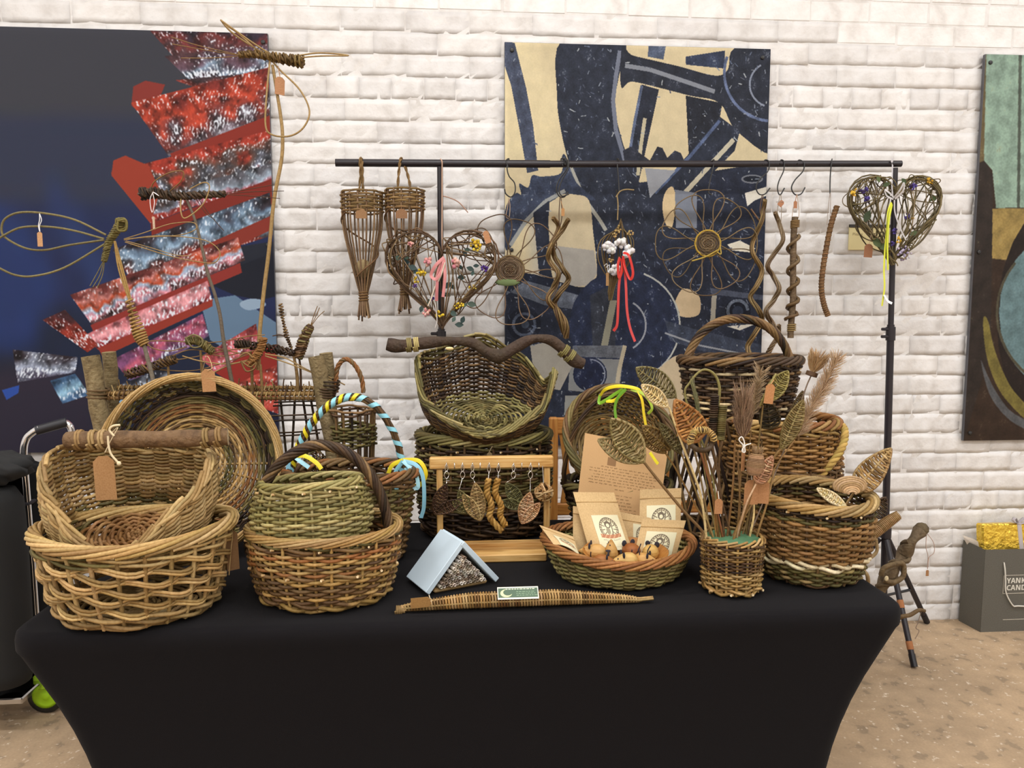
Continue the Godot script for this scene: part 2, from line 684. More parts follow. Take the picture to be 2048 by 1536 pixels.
# ---------------------------------------------------------------- light
func lamps() -> void:
	for zi in 3:
		for xi in 3:
			var o := thing("ceiling_light", "long white fluorescent light fixed to the hall ceiling", "lamp", Vector3(-3.2 + xi * 3.4, 4.19, 2.0 + zi * 2.5), "fluorescent lights on the ceiling")
			var b := MB.new()
			b.box(Transform3D(Basis.IDENTITY, Vector3(0, 0.02, 0)), Vector3(1.56, 0.06, 0.28), Color(0.8, 0.8, 0.8), 0.01)
			put(b, "housing", mat.plain, o)
			var gm := std(Color.WHITE, 0.5, false)
			gm.emission_enabled = true; gm.emission = Color(1, 0.97, 0.92); gm.emission_energy_multiplier = 1.5
			var d := MB.new()
			d.box(Transform3D(Basis.IDENTITY, Vector3(0, -0.015, 0)), Vector3(1.5, 0.02, 0.22), Color.WHITE, 0.004)
			put(d, "diffuser", gm, o)
			var l := AreaLight3D.new()
			l.name = "glow"
			l.area_size = Vector2(1.5, 0.22)
			l.light_color = Color(0.985, 0.99, 1.0)
			l.light_energy = [LAMP_A, LAMP_B, LAMP_C][zi]
			l.shadow_enabled = true
			l.area_range = 30.0
			l.position = Vector3(0, -0.03, 0)
			l.rotation_degrees = Vector3(-90, 0, 0)
			o.add_child(l)

const LAMP_A := 2.6
const LAMP_B := 3.0
const LAMP_C := 2.8

# ---------------------------------------------------------------- the hall
func slab(called: String, a: Vector3, b: Vector3, c: Color, m: Material) -> Node3D:
	var w := MB.new()
	w.box(Transform3D(Basis.IDENTITY, (a + b) * 0.5), (b - a).abs(), c)
	return struct(put(w, called, m, self))

func brick_mesh(len: float, h: float, seed_: int) -> Mesh:
	var b := MB.new()
	var nx := 8 if len > 0.15 else 5
	var ny := 4
	var nz := fnoise(seed_, 9.0, 3)
	var rows := []
	var xs := []; var ys := []
	for i in nx + 1: xs.append(-len / 2 + len * i / nx)
	for j in ny + 1: ys.append(-h / 2 + h * j / ny)
	# front face with softened, uneven edges, sides run back into the wall
	for jj in range(-1, ny + 2):
		var r := PackedVector3Array()
		for ii in range(-1, nx + 2):
			var i := clampi(ii, 0, nx); var j := clampi(jj, 0, ny)
			var p := Vector3(xs[i], ys[j], 0.0)
			var e := 0.0
			if i == 0 or i == nx: e = 0.35
			if j == 0 or j == ny: e = maxf(e, 1.0)
			var q := nz.get_noise_2d(p.x * 3.0 + seed_ * 3.7, p.y * 6.0)
			p.z = 0.0010 + 0.0058 * q - e * 0.0008
			p.y += 0.0022 * nz.get_noise_2d(p.x * 5.0 + 40.0, seed_ * 9.0 + j)
			if ii != i or jj != j: p.z = -0.02
			r.append(p)
		rows.append(r)
	b.grid(rows, false, Color.WHITE, true)
	return b.mesh(null)

func wall_back() -> void:
	var w := Node3D.new(); w.name = "wall_back"; add_child(w); struct(w)
	var core := MB.new()
	core.box(Transform3D(Basis.IDENTITY, Vector3(0.5, 2.1, -0.1758)), Vector3(10.2, 4.2, 0.35), Color(0.80, 0.785, 0.765))
	put(core, "mortar", mat.paint, w)
	var pitch := 0.0858
	var long := []; var short := []
	var tones := []
	for k in 4:
		var pm: StandardMaterial3D = mat.paint.duplicate()
		pm.vertex_color_use_as_albedo = false
		pm.albedo_color = [Color(0.915, 0.91, 0.905), Color(0.9, 0.895, 0.89), Color(0.925, 0.918, 0.91), Color(0.89, 0.884, 0.88)][k]
		tones.append(pm)
	for k in 7:
		long.append(brick_mesh(0.2505, 0.0825, k)); short.append(brick_mesh(0.1245, 0.0825, 20 + k))
	var rest := MB.new()
	var count := 0
	for row in 32:
		var yc := 0.031 + row * pitch
		var header: bool = row % 5 == 1
		var L := 0.1265 if header else 0.253
		var off := rng.randf_range(-0.02, 0.02) + (0.0 if row % 2 == 0 else L * 0.5)
		var n := int(5.0 / L) + 1
		for i in n:
			var xc := -2.2 + off + i * L
			if xc > 2.75: continue
			var hidden := false
			for pn in [[-1.95, -0.70], [0.213, 1.298], [2.216, 3.3]]:
				if xc - L / 2 > pn[0] + 0.01 and xc + L / 2 < pn[1] - 0.01 and yc > 0.87 and yc < 2.40: hidden = true
			if hidden: continue
			var far := yc < 0.80 and xc < 1.72
			var x := Transform3D(Basis(Vector3.FORWARD, rng.randf_range(-0.006, 0.006)).scaled(Vector3(rng.randf_range(0.985, 1.01), rng.randf_range(0.97, 1.01), 1.0)), Vector3(xc + rng.randf_range(-0.003, 0.003), yc + rng.randf_range(-0.0025, 0.0025), rng.randf_range(-0.0008, 0.0018)))
			if header and rng.randf() < 0.0: continue
			if far or count >= 298 or xc < -1.9 or xc > 2.62:
				var cc := Color(0.91, 0.9, 0.885)
				rest.box(x.translated_local(Vector3(0, 0, -0.012)), Vector3(L - 0.003, 0.0825, 0.026), cc, 0.004)
				continue
			count += 1
			var o := share((short if header else long)[rng.randi() % 7], "brick", w, x)
			o.material_override = tones[rng.randi() % 4]
	stuff(put(rest, "brickwork", mat.paint, w))

func floor_texture() -> ImageTexture:
	var S := 1024
	var a := fnoise(31, 0.004, 5).get_seamless_image(S, S)
	var b := fnoise(32, 0.02, 5).get_seamless_image(S, S)
	var d := fnoise(33, 0.05, 3).get_seamless_image(S, S)
	var e := fnoise(34, 0.2, 2).get_seamless_image(S, S)
	var ad := a.get_data(); var bd := b.get_data(); var dd := d.get_data(); var ed := e.get_data()
	var out := PackedByteArray(); out.resize(S * S * 3)
	for i in S * S:
		var k := ad[i] / 255.0; var k2 := bd[i] / 255.0; var k3 := dd[i] / 255.0; var k4 := ed[i] / 255.0
		var l := 0.92 + 0.16 * (k - 0.5) + 0.10 * (k2 - 0.5) + 0.07 * (k4 - 0.5)
		var r := 0.735 * l; var g := 0.63 * l; var bl := 0.505 * l
		if k2 < 0.27:
			var q := minf((0.27 - k2) * 3.0, 0.11)
			r *= 1 - q; g *= 1 - q * 0.95; bl *= 1 - q * 0.9
		if k3 > 0.735 and k4 > 0.47:
			var q := minf((k3 - 0.735) * 14.0, 0.8)
			r = lerpf(r, 0.86, q); g = lerpf(g, 0.80, q); bl = lerpf(bl, 0.72, q)
		out[i * 3] = int(clampf(r, 0, 1) * 255); out[i * 3 + 1] = int(clampf(g, 0, 1) * 255); out[i * 3 + 2] = int(clampf(bl, 0, 1) * 255)
	return ImageTexture.create_from_image(Image.create_from_data(S, S, false, Image.FORMAT_RGB8, out))

func hall() -> void:
	var fm := std(Color.WHITE, 0.75, false)
	fm.albedo_texture = floor_texture()
	fm.normal_enabled = true; fm.normal_texture = ntex(35, 0.03, 512, true, 2.0); fm.normal_scale = 0.5
	tri(fm, 0.45, true)
	slab("floor", Vector3(-4.7, -0.3, -0.35), Vector3(5.7, 0, 9.0), Color.WHITE, fm)
	var wm := std(Color.WHITE, 0.9)
	slab("ceiling", Vector3(-4.7, 4.2, -0.35), Vector3(5.7, 4.5, 9.0), Color(0.8, 0.79, 0.77), wm)
	slab("wall_left", Vector3(-4.9, -0.3, -0.35), Vector3(-4.6, 4.5, 9.0), Color(0.72, 0.71, 0.7), wm)
	slab("wall_right", Vector3(5.6, -0.3, -0.35), Vector3(5.9, 4.5, 9.0), Color(0.72, 0.71, 0.7), wm)
	slab("wall_front", Vector3(-4.9, -0.3, 9.0), Vector3(5.9, 4.5, 9.3), Color(0.7, 0.68, 0.65), wm)
	wall_back()

# ---------------------------------------------------------------- the printed panels
class Print:
	var im: Image
	var w: int
	var h: int
	var org: Vector2          # panel's lower left corner, metres
	var res: float
	var host
	func _init(hh, x0: float, y0: float, x1: float, y1: float, r: float) -> void:
		host = hh; org = Vector2(x0, y1); res = r
		w = int((x1 - x0) * r); h = int((y1 - y0) * r)
		im = Image.create(w, h, false, Image.FORMAT_RGB8)
	func at(px: float, py: float) -> Vector2:       # a spot measured on the photograph, as a texel of the print
		var p: Vector3 = host.P(px, py, 0.03)
		return Vector2((p.x - org.x) * res, (org.y - p.y) * res)
	func flat(a: Array) -> PackedVector2Array:
		var q := PackedVector2Array()
		for i in range(0, a.size(), 2): q.append(at(a[i], a[i + 1]))
		return q
	func fill(q: PackedVector2Array, c: Color) -> void:
		var y0 := 1e9; var y1 := -1e9
		for p in q:
			y0 = minf(y0, p.y); y1 = maxf(y1, p.y)
		var m := q.size()
		for y in range(maxi(0, int(y0)), mini(h, int(y1) + 1)):
			var xs := []
			for i in m:
				var a := q[i]; var b := q[(i + 1) % m]
				if (a.y <= y) != (b.y <= y):
					xs.append(a.x + (y - a.y) / (b.y - a.y) * (b.x - a.x))
			xs.sort()
			for k in range(0, xs.size() - 1, 2):
				var l := clampi(int(round(xs[k])), 0, w); var r := clampi(int(round(xs[k + 1])), 0, w)
				if r > l: im.fill_rect(Rect2i(l, y, r - l, 1), c)
	func poly(a: Array, c: String) -> void:
		fill(flat(a), Color(c))
	func curve(a: Array, c: String, n := 5) -> void:        # closed smooth outline
		var q := []
		for i in range(0, a.size(), 2):
			var t := at(a[i], a[i + 1]); q.append(Vector3(t.x, t.y, 0))
		var o := PackedVector2Array()
		for p in host.cr(q, n, true): o.append(Vector2(p.x, p.y))
		fill(o, Color(c))
	func disc(px: float, py: float, r: float, c: String, ry := -1.0) -> void:
		var a := []
		if ry < 0: ry = r
		for k in 28: a.append_array([px + r * cos(TAU * k / 28), py + ry * sin(TAU * k / 28)])
		poly(a, c)
	func line(a: Array, wd: float, c: String) -> void:
		for i in range(0, a.size() - 2, 2):
			var p := at(a[i], a[i + 1]); var q := at(a[i + 2], a[i + 3])
			var d := (q - p).normalized().orthogonal() * wd * 0.5 * res / 520.0
			fill(PackedVector2Array([p + d, q + d, q - d, p - d]), Color(c))
	func arc(px: float, py: float, r: float, a0: float, a1: float, wd: float, c: String) -> void:
		var q := []
		for k in 15:
			var t := deg_to_rad(lerpf(a0, a1, k / 14.0))
			q.append_array([px + r * cos(t), py + r * sin(t)])
		line(q, wd, c)
	# a worn bar: across it a run of colours, along it speckle of wet paint and metal
	func bar(a: Array, run: Array, seed_: int, glint := 0.5) -> void:
		var q := flat(a)          # top left, top right, bottom right, bottom left
		var n: FastNoiseLite = host.fnoise(seed_, 0.014, 3)
		var n2: FastNoiseLite = host.fnoise(seed_ + 1, 0.075, 2)
		var cols := []
		for s in run: cols.append(Color(s))
		var L := int(maxf(q[0].distance_to(q[1]), q[3].distance_to(q[2])) * 1.35)
		var H := int(maxf(q[0].distance_to(q[3]), q[1].distance_to(q[2])) * 1.35)
		for i in L:
			var fu := float(i) / L
			var t := q[0].lerp(q[1], fu); var b := q[3].lerp(q[2], fu)
			for j in H:
				var fv := float(j) / H
				var p := t.lerp(b, fv)
				var x := int(p.x); var y := int(p.y)
				if x < 0 or y < 0 or x >= w or y >= h: continue
				var k := n.get_noise_2d(p.x, p.y)
				var s := clampf((fv + k * 0.55) * (cols.size() - 1), 0, cols.size() - 1.001)
				var c: Color = cols[int(s)].lerp(cols[int(s) + 1], s - int(s))
				var g := n2.get_noise_2d(i * 1.5 + j * 0.6, j * 0.7)
				var dark := n.get_noise_2d(p.x * 2.2 + 300.0, p.y * 2.2)
				c = c * (1.0 + 0.16 * g + (0.75 * dark if dark < 0.0 else 0.25 * dark))
				var band := exp(-pow((fv - 0.74) / 0.15, 2.0)) + 0.35 * exp(-pow((fv - 0.2) / 0.1, 2.0))
				var gl := g * 1.5 + 0.6 * k + band * glint * 1.1 - 0.72
				if gl > 0.0: c = c.lerp(Color("dce4ee"), clampf(gl * 3.0, 0, 0.9))
				im.set_pixel(x, y, c)
	func specks(seed_: int, amt: float, lo: float, tint: String, only_dark := false) -> void:
		var n: FastNoiseLite = host.fnoise(seed_, 0.035, 5)
		var n2: FastNoiseLite = host.fnoise(seed_ + 5, 0.2, 2)
		var tc := Color(tint)
		for y in h:
			for x in w:
				var k := n.get_noise_2d(x, y * 0.8) + 0.45 * n2.get_noise_2d(x, y)
				var c := im.get_pixel(x, y)
				if only_dark and c.get_luminance() > 0.4:
					im.set_pixel(x, y, c * (1.0 + 0.05 * k))
					continue
				var f := 1.0 + amt * k
				c = Color(c.r * f, c.g * f, c.b * f)
				if k > lo: c = c.lerp(tc, minf((k - lo) * 2.0, 0.6))
				im.set_pixel(x, y, c)
	func soften(k: float) -> void:
		im.resize(int(w * k), int(h * k), Image.INTERPOLATE_LANCZOS)
		im.resize(w, h, Image.INTERPOLATE_CUBIC)

func wall_panel(label: String, pr: Print, x0: float, y0: float, x1: float, y1: float, bolts: Array, gloss: float) -> void:
	var o := thing("picture_panel", label, "picture", Vector3(x0, y0, 0.012))
	var b := MB.new()
	b.box(Transform3D(Basis.IDENTITY, Vector3((x1 - x0) / 2, (y1 - y0) / 2, 0.008)), Vector3(x1 - x0, y1 - y0, 0.0158), Color(0.09, 0.09, 0.1), 0.001)
	put(b, "board", mat.black, o)
	var f := MB.new()
	f.grid([PackedVector3Array([Vector3(0.001, y1 - y0 - 0.001, 0.0164), Vector3(x1 - x0 - 0.001, y1 - y0 - 0.001, 0.0164)]), PackedVector3Array([Vector3(0.001, 0.001, 0.0164), Vector3(x1 - x0 - 0.001, 0.001, 0.0164)])], false, Color.WHITE, false, true)
	var pm := std(Color.WHITE, gloss, false)
	pm.albedo_texture = ImageTexture.create_from_image(pr.im)
	pm.texture_repeat = false
	pm.metallic_specular = 0.3
	put(f, "print", pm, o)
	for e in bolts:
		var s := MB.new()
		var p := P(e[0], e[1], 0.03) - o.position
		s.lathe(Transform3D(Basis(Vector3.RIGHT, PI / 2), Vector3(p.x, p.y, 0.016)), [[0.0085, 0.0], [0.0085, 0.004], [0.006, 0.006], [0.0, 0.0062]], 10, Color(0.02, 0.02, 0.022))
		put(s, "bolt", mat.black, o)

func panels() -> void:
	# --- left: wet red machine teeth against deep blue
	var a := Print.new(self, -1.95, 0.82, -0.705, 2.449, 520.0)
	a.im.fill(Color("1c2338"))
	a.poly([-200, -50, 560, 40, 560, 240, -200, 240], "35363e")
	a.poly([-200, 230, 560, 230, 560, 420, -200, 420], "2b3044")
	a.poly([-200, 400, 560, 420, 560, 640, -200, 600], "20284a")
	a.poly([-100, 380, 30, 420, 120, 560, 60, 700, -100, 700], "22305c")
	a.poly([90, 330, 150, 420, 230, 560, 200, 600, 120, 480], "25325a")
	a.poly([-200, 780, 60, 720, 250, 780, 300, 1000, -200, 1000], "2a2634")
	a.poly([200, 820, 600, 790, 600, 1000, 200, 1000], "1d2135")
	a.soften(0.03)
	a.poly([470, 560, 560, 530, 560, 480, 430, 500], "20242f")
	a.poly([400, 600, 470, 590, 560, 650, 560, 760, 420, 680], "5f7790")
	a.poly([400, 560, 560, 500, 560, 590, 520, 600, 470, 590], "1a1d28")
	a.curve([480, 605, 500, 597, 525, 600, 530, 612, 500, 620, 484, 615], "8ba0b5")
	a.bar([300, 60, 575, 62, 575, 110, 352, 118], ["2e2530", "6a2e2c", "4a3438", "8e382c"], 51, 0.3)
	a.bar([330, 112, 575, 84, 575, 150, 385, 165], ["4a3236", "5a4450", "7f93a8", "3a2d36"], 52, 0.9)
	a.bar([352, 160, 575, 140, 575, 210, 430, 190], ["3a2c30", "7c3028", "555c68", "3b3438"], 53, 0.2)
	a.poly([262, 210, 266, 172, 290, 160, 330, 168, 300, 240], "7a2f28")
	a.bar([262, 205, 575, 125, 575, 225, 338, 312], ["6e2a24", "993826", "ab4230", "703430", "4a3a40", "86808c"], 54, 0.6)
	a.poly([340, 306, 575, 216, 575, 262, 352, 340], "7e2c22")
	a.bar([222, 345, 560, 255, 575, 340, 302, 446], ["8a3024", "a23a2c", "5e4038", "454246", "70788a", "8a3028"], 55, 0.55)
	a.poly([222, 350, 226, 320, 250, 310, 296, 330, 320, 380, 300, 446], "8c3626")
	a.bar([380, 372, 575, 318, 575, 370, 400, 425], ["505058", "90a0b0", "a43a44", "9c382e"], 56, 0.7)
	a.poly([300, 446, 575, 345, 575, 398, 305, 490], "74281f")
	a.bar([225, 500, 540, 385, 548, 470, 262, 560], ["2a2228", "5a6e84", "8aa4bc", "4a4850", "7a342c"], 57, 0.45)
	a.poly([262, 556, 548, 428, 560, 450, 285, 585], "7c3026")
	a.bar([140, 590, 476, 475, 490, 520, 185, 652], ["5a2a28", "b0706a", "a84428", "8fa4bc", "c4808c", "5a3a3c"], 58, 0.6)
	a.poly([180, 650, 480, 525, 484, 545, 190, 672], "84302a")
	a.bar([165, 672, 415, 562, 425, 605, 197, 700], ["b86a70", "d89aa0", "c08088", "88343a"], 59, 0.7)
	a.poly([195, 696, 425, 598, 425, 612, 205, 714], "8a3428")
	a.bar([225, 720, 405, 628, 418, 672, 262, 765], ["7a4a70", "b0566a", "8a5070", "4a4a6a"], 60, 0.6)
	a.bar([400, 715, 512, 648, 520, 690, 430, 745], ["903a3a", "c0646c", "a85a60"], 61, 0.7)
	a.poly([430, 745, 520, 690, 560, 690, 560, 730, 470, 770], "8a2c26")
	a.bar([470, 770, 558, 728, 560, 830, 480, 800], ["9c4036", "b85042", "a03c36"], 62, 0.5)
	a.bar([85, 640, 130, 620, 195, 690, 175, 705], ["3a2024", "8e3428", "7a2c24"], 63, 0.8)
	a.bar([25, 700, 155, 715, 150, 745, 35, 765], ["2a2228", "7a8090", "a0aac0", "3a3444"], 64, 0.8)
	a.bar([100, 762, 150, 748, 180, 790, 125, 808], ["3c5878", "90b8d0", "4a6a90"], 65, 0.5)
	a.bar([240, 770, 330, 735, 345, 770, 262, 800], ["23242c", "a8b4c4", "30303a"], 66, 0.9)
	a.poly([3, 780, 38, 770, 36, 786, 12, 800], "2c4a98")
	a.poly([236, 798, 262, 796, 250, 815, 237, 830], "7aa6c8")
	a.soften(0.55)
	wall_panel("large dark blue photo panel of wet red machine teeth, behind the dragonflies", a, -1.95, 0.82, -0.705, 2.449, [[526, 84], [536, 490]], 0.6)
	# --- centre: old flywheel and gears in navy over cream
	var b := Print.new(self, 0.213, 0.82, 1.298, 2.441, 520.0)
	b.im.fill(Color("c4b694"))
	b.poly([1000, 80, 1060, 80, 1120, 200, 1110, 320, 1000, 320], "cfc19c")
	b.poly([1060, 430, 1150, 480, 1140, 580, 1070, 560], "a9a499")
	b.soften(0.04)
	var nv := "282d3a"
	b.poly([1009, 80, 1029, 85, 1052, 175, 1066, 250, 1076, 340, 1054, 345, 1040, 265, 1022, 170, 1009, 130], "3f4658")
	b.poly([1000, 560, 1560, 520, 1560, 900, 1000, 900], "252a38")
	b.poly([1180, 380, 1560, 320, 1560, 560, 1190, 560], "262b3a")
	b.curve([1123, 80, 1114, 190, 1122, 260, 1140, 330, 1170, 400, 1200, 440, 1215, 470, 1330, 480, 1330, 420, 1290, 380, 1262, 330, 1240, 265, 1229, 205, 1238, 150, 1246, 80], nv)
	b.line([1240, 100, 1232, 150, 1226, 200, 1232, 260, 1250, 320, 1275, 365], 9, "6a7080")
	b.line([1142, 335, 1168, 395, 1200, 440, 1212, 460], 8, "9a9a92")
	b.curve([1244, 92, 1262, 108, 1300, 118, 1360, 132, 1430, 150, 1456, 138, 1470, 95, 1560, 80, 1560, 300, 1475, 262, 1440, 205, 1380, 190, 1310, 172, 1262, 162, 1242, 172], "272b36")
	b.line([1250, 130, 1300, 138, 1360, 158, 1430, 182], 9, "7a7f88")
	b.poly([1297, 90, 1332, 90, 1327, 118, 1296, 112], "4a5468")
	b.poly([1372, 112, 1450, 100, 1450, 136, 1372, 128], "30384c")
	b.poly([1284, 168, 1318, 178, 1300, 260, 1275, 375, 1252, 330], "262a36")
	b.line([1284, 170, 1270, 240, 1256, 325], 6, "56617a")
	b.line([1290, 235, 1282, 290, 1276, 350], 8, "b0a88e")
	b.poly([1372, 190, 1445, 205, 1440, 235, 1378, 310], "22252e")
	b.poly([1246, 300, 1262, 292, 1300, 320, 1315, 292, 1325, 295, 1335, 315, 1350, 300, 1362, 305, 1372, 328, 1250, 330], "2a2d38")
	b.poly([1440, 232, 1480, 262, 1470, 300, 1345, 425, 1300, 395, 1375, 310], nv)
	b.line([1468, 278, 1420, 330, 1345, 412], 10, "b4ae9a")
	b.line([1440, 240, 1380, 312, 1310, 385], 7, "4d5a78")
	b.arc(1545, 145, 96, 95, 200, 6, "5a6684")
	b.arc(1545, 168, 45, 110, 240, 4, "7c8494")
	b.poly([1290, 335, 1352, 340, 1300, 395], "8f9298")
	# the gear on the left
	b.curve([1010, 420, 1030, 386, 1042, 388, 1038, 366, 1056, 374, 1064, 350, 1084, 352, 1122, 345, 1124, 312, 1132, 312, 1150, 360, 1170, 380, 1190, 400, 1130, 392, 1090, 410, 1050, 450, 1012, 500], "353d50")
	b.line([1020, 490, 1052, 440, 1090, 402, 1130, 380], 8, "8f9290")
	b.poly([1066, 425, 1098, 400, 1102, 470, 1106, 555, 1078, 548], "252a38")
	b.curve([1098, 420, 1120, 390, 1150, 388, 1178, 400, 1186, 460, 1194, 540, 1184, 570, 1150, 572, 1108, 560, 1100, 500], "bcae90")
	b.poly([1106, 490, 1188, 500, 1194, 545, 1180, 570, 1140, 572, 1110, 555], "9c9890")
	b.poly([1012, 590, 1050, 560, 1160, 590, 1165, 620, 1090, 610, 1012, 580], "5a606c")
	b.poly([1012, 540, 1070, 548, 1160, 575, 1160, 590, 1060, 562, 1012, 556], "1c2130")
	b.curve([1330, 385, 1345, 372, 1352, 400, 1345, 452, 1332, 448, 1325, 415], "cbb58e")
	b.poly([1350, 378, 1394, 385, 1394, 455, 1352, 455], "747a86")
	b.curve([1352, 598, 1368, 576, 1398, 590, 1400, 625, 1380, 634, 1358, 630, 1350, 615], "c2ad8c")
	b.poly([1455, 488, 1480, 480, 1512, 496, 1500, 504, 1465, 500], "d8d2c0")
	b.poly([1490, 385, 1535, 372, 1535, 390, 1510, 400, 1495, 412], "d0ccc0")
	b.disc(1505, 357, 22, "6c7078", 9); b.disc(1505, 357, 18, "1e222c", 6)
	# lower wheel and bearing blocks
	b.disc(1250, 650, 112, "242b40")
	b.arc(1250, 650, 110, -70, 60, 4, "a8aaa4"); b.arc(1240, 650, 52, -60, 60, 4, "8e929a")
	b.disc(1048, 648, 34, "1a1e2a"); b.arc(1048, 648, 22, 0, 360, 6, "4a5262"); b.disc(1050, 648, 8, "3a4250")
	b.disc(1476, 622, 26, "151924"); b.arc(1476, 620, 20, 150, 360, 7, "5c6472"); b.disc(1476, 622, 11, "2c3344")
	b.poly([1424, 590, 1434, 590, 1430, 650, 1420, 650], "a09c90")
	b.poly([1420, 575, 1530, 590, 1530, 600, 1424, 588], "4a5060")
	b.poly([1180, 590, 1240, 560, 1230, 700, 1185, 690], "30343e")
	b.poly([1220, 600, 1234, 600, 1214, 700, 1200, 700], "8a8878")
	b.poly([1146, 690, 1252, 690, 1246, 716, 1142, 712], "5c6068")
	b.poly([1140, 715, 1246, 718, 1238, 790, 1136, 780], "7c7e7e")
	b.disc(1180, 748, 34, "1d2338"); b.arc(1180, 748, 30, -90, 90, 3, "7a8090")
	b.poly([1130, 790, 1170, 790, 1165, 830, 1128, 830], "888a86")
	b.line([1250, 690, 1238, 740, 1226, 830], 9, "b0a690")
	b.poly([1330, 640, 1400, 660, 1530, 690, 1530, 725, 1400, 700, 1340, 680], "383f4f")
	b.line([1330, 665, 1400, 690, 1530, 716], 4, "8a8e94")
	b.poly([1455, 652, 1515, 646, 1480, 660], "c8c4b8")
	b.curve([1312, 760, 1325, 730, 1365, 715, 1365, 830, 1330, 830], "b8a88c")
	b.poly([1060, 690, 1110, 680, 1150, 720, 1120, 780, 1070, 770], "9a968c")
	var sr := RandomNumberGenerator.new(); sr.seed = 9
	for k in 900:
		var q := Vector2(sr.randf_range(1012, 1535), sr.randf_range(90, 830))
		var t := b.at(q.x, q.y)
		if t.x < 2 or t.y < 2 or t.x > b.w - 3 or t.y > b.h - 3: continue
		if b.im.get_pixel(int(t.x), int(t.y)).get_luminance() > 0.28: continue
		var l := sr.randf_range(2, 11); var an := sr.randf_range(-0.6, 0.6) + (1.57 if sr.randf() < 0.5 else 0.4)
		b.line([q.x, q.y, q.x + l * cos(an), q.y + l * sin(an)], sr.randf_range(0.8, 2.4), ["5a6478", "7a8290", "9aa0a4", "484f60"][sr.randi() % 4])
	b.specks(77, 0.30, 0.5, "8a909a", true)
	b.soften(0.8)
	wall_panel("tall navy and cream photo panel of an old flywheel and gears, behind the hanging rail", b, 0.213, 0.82, 1.298, 2.441, [[1024, 100], [1525, 115], [1023, 500]], 0.6)
	# --- right: rusted green and ochre machine
	var c := Print.new(self, 2.216, 0.817, 3.25, 2.444, 420.0)
	c.im.fill(Color("33271f"))
	c.poly([1900, 90, 2400, 90, 2400, 415, 1992, 415, 1985, 340, 1968, 320, 1960, 300], "82998a")
	c.poly([2038, 90, 2044, 90, 2040, 415, 2034, 415], "4a5148")
	c.poly([1985, 416, 2400, 416, 2400, 520, 2020, 520, 1980, 516], "8f7a48")
	c.poly([1950, 100, 1973, 100, 1968, 320, 1950, 330], "5e5238")
	c.poly([1940, 330, 1970, 322, 1986, 350, 1982, 700, 1925, 890, 1920, 890], "2e2723")
	c.disc(2140, 640, 146, "241d1a", 250); c.disc(2150, 625, 152, "60787c", 170)
	c.curve([1966, 640, 1975, 720, 2005, 790, 2060, 845, 2060, 820, 2020, 770, 1990, 700, 1976, 640], "6e6434")
	c.curve([1962, 720, 1980, 790, 2020, 840, 2070, 865, 2070, 850, 2020, 820, 1985, 770], "4f5052")
	c.arc(2150, 625, 156, 100, 220, 6, "4a4638")
	c.specks(91, 0.22, 0.6, "7a7458")
	c.soften(0.6)
	wall_panel("green, ochre and black photo panel of a rusty machine, cut by the right edge", c, 2.216, 0.817, 3.25, 2.444, [[1981, 125], [1958, 504], [1940, 866]], 0.5)

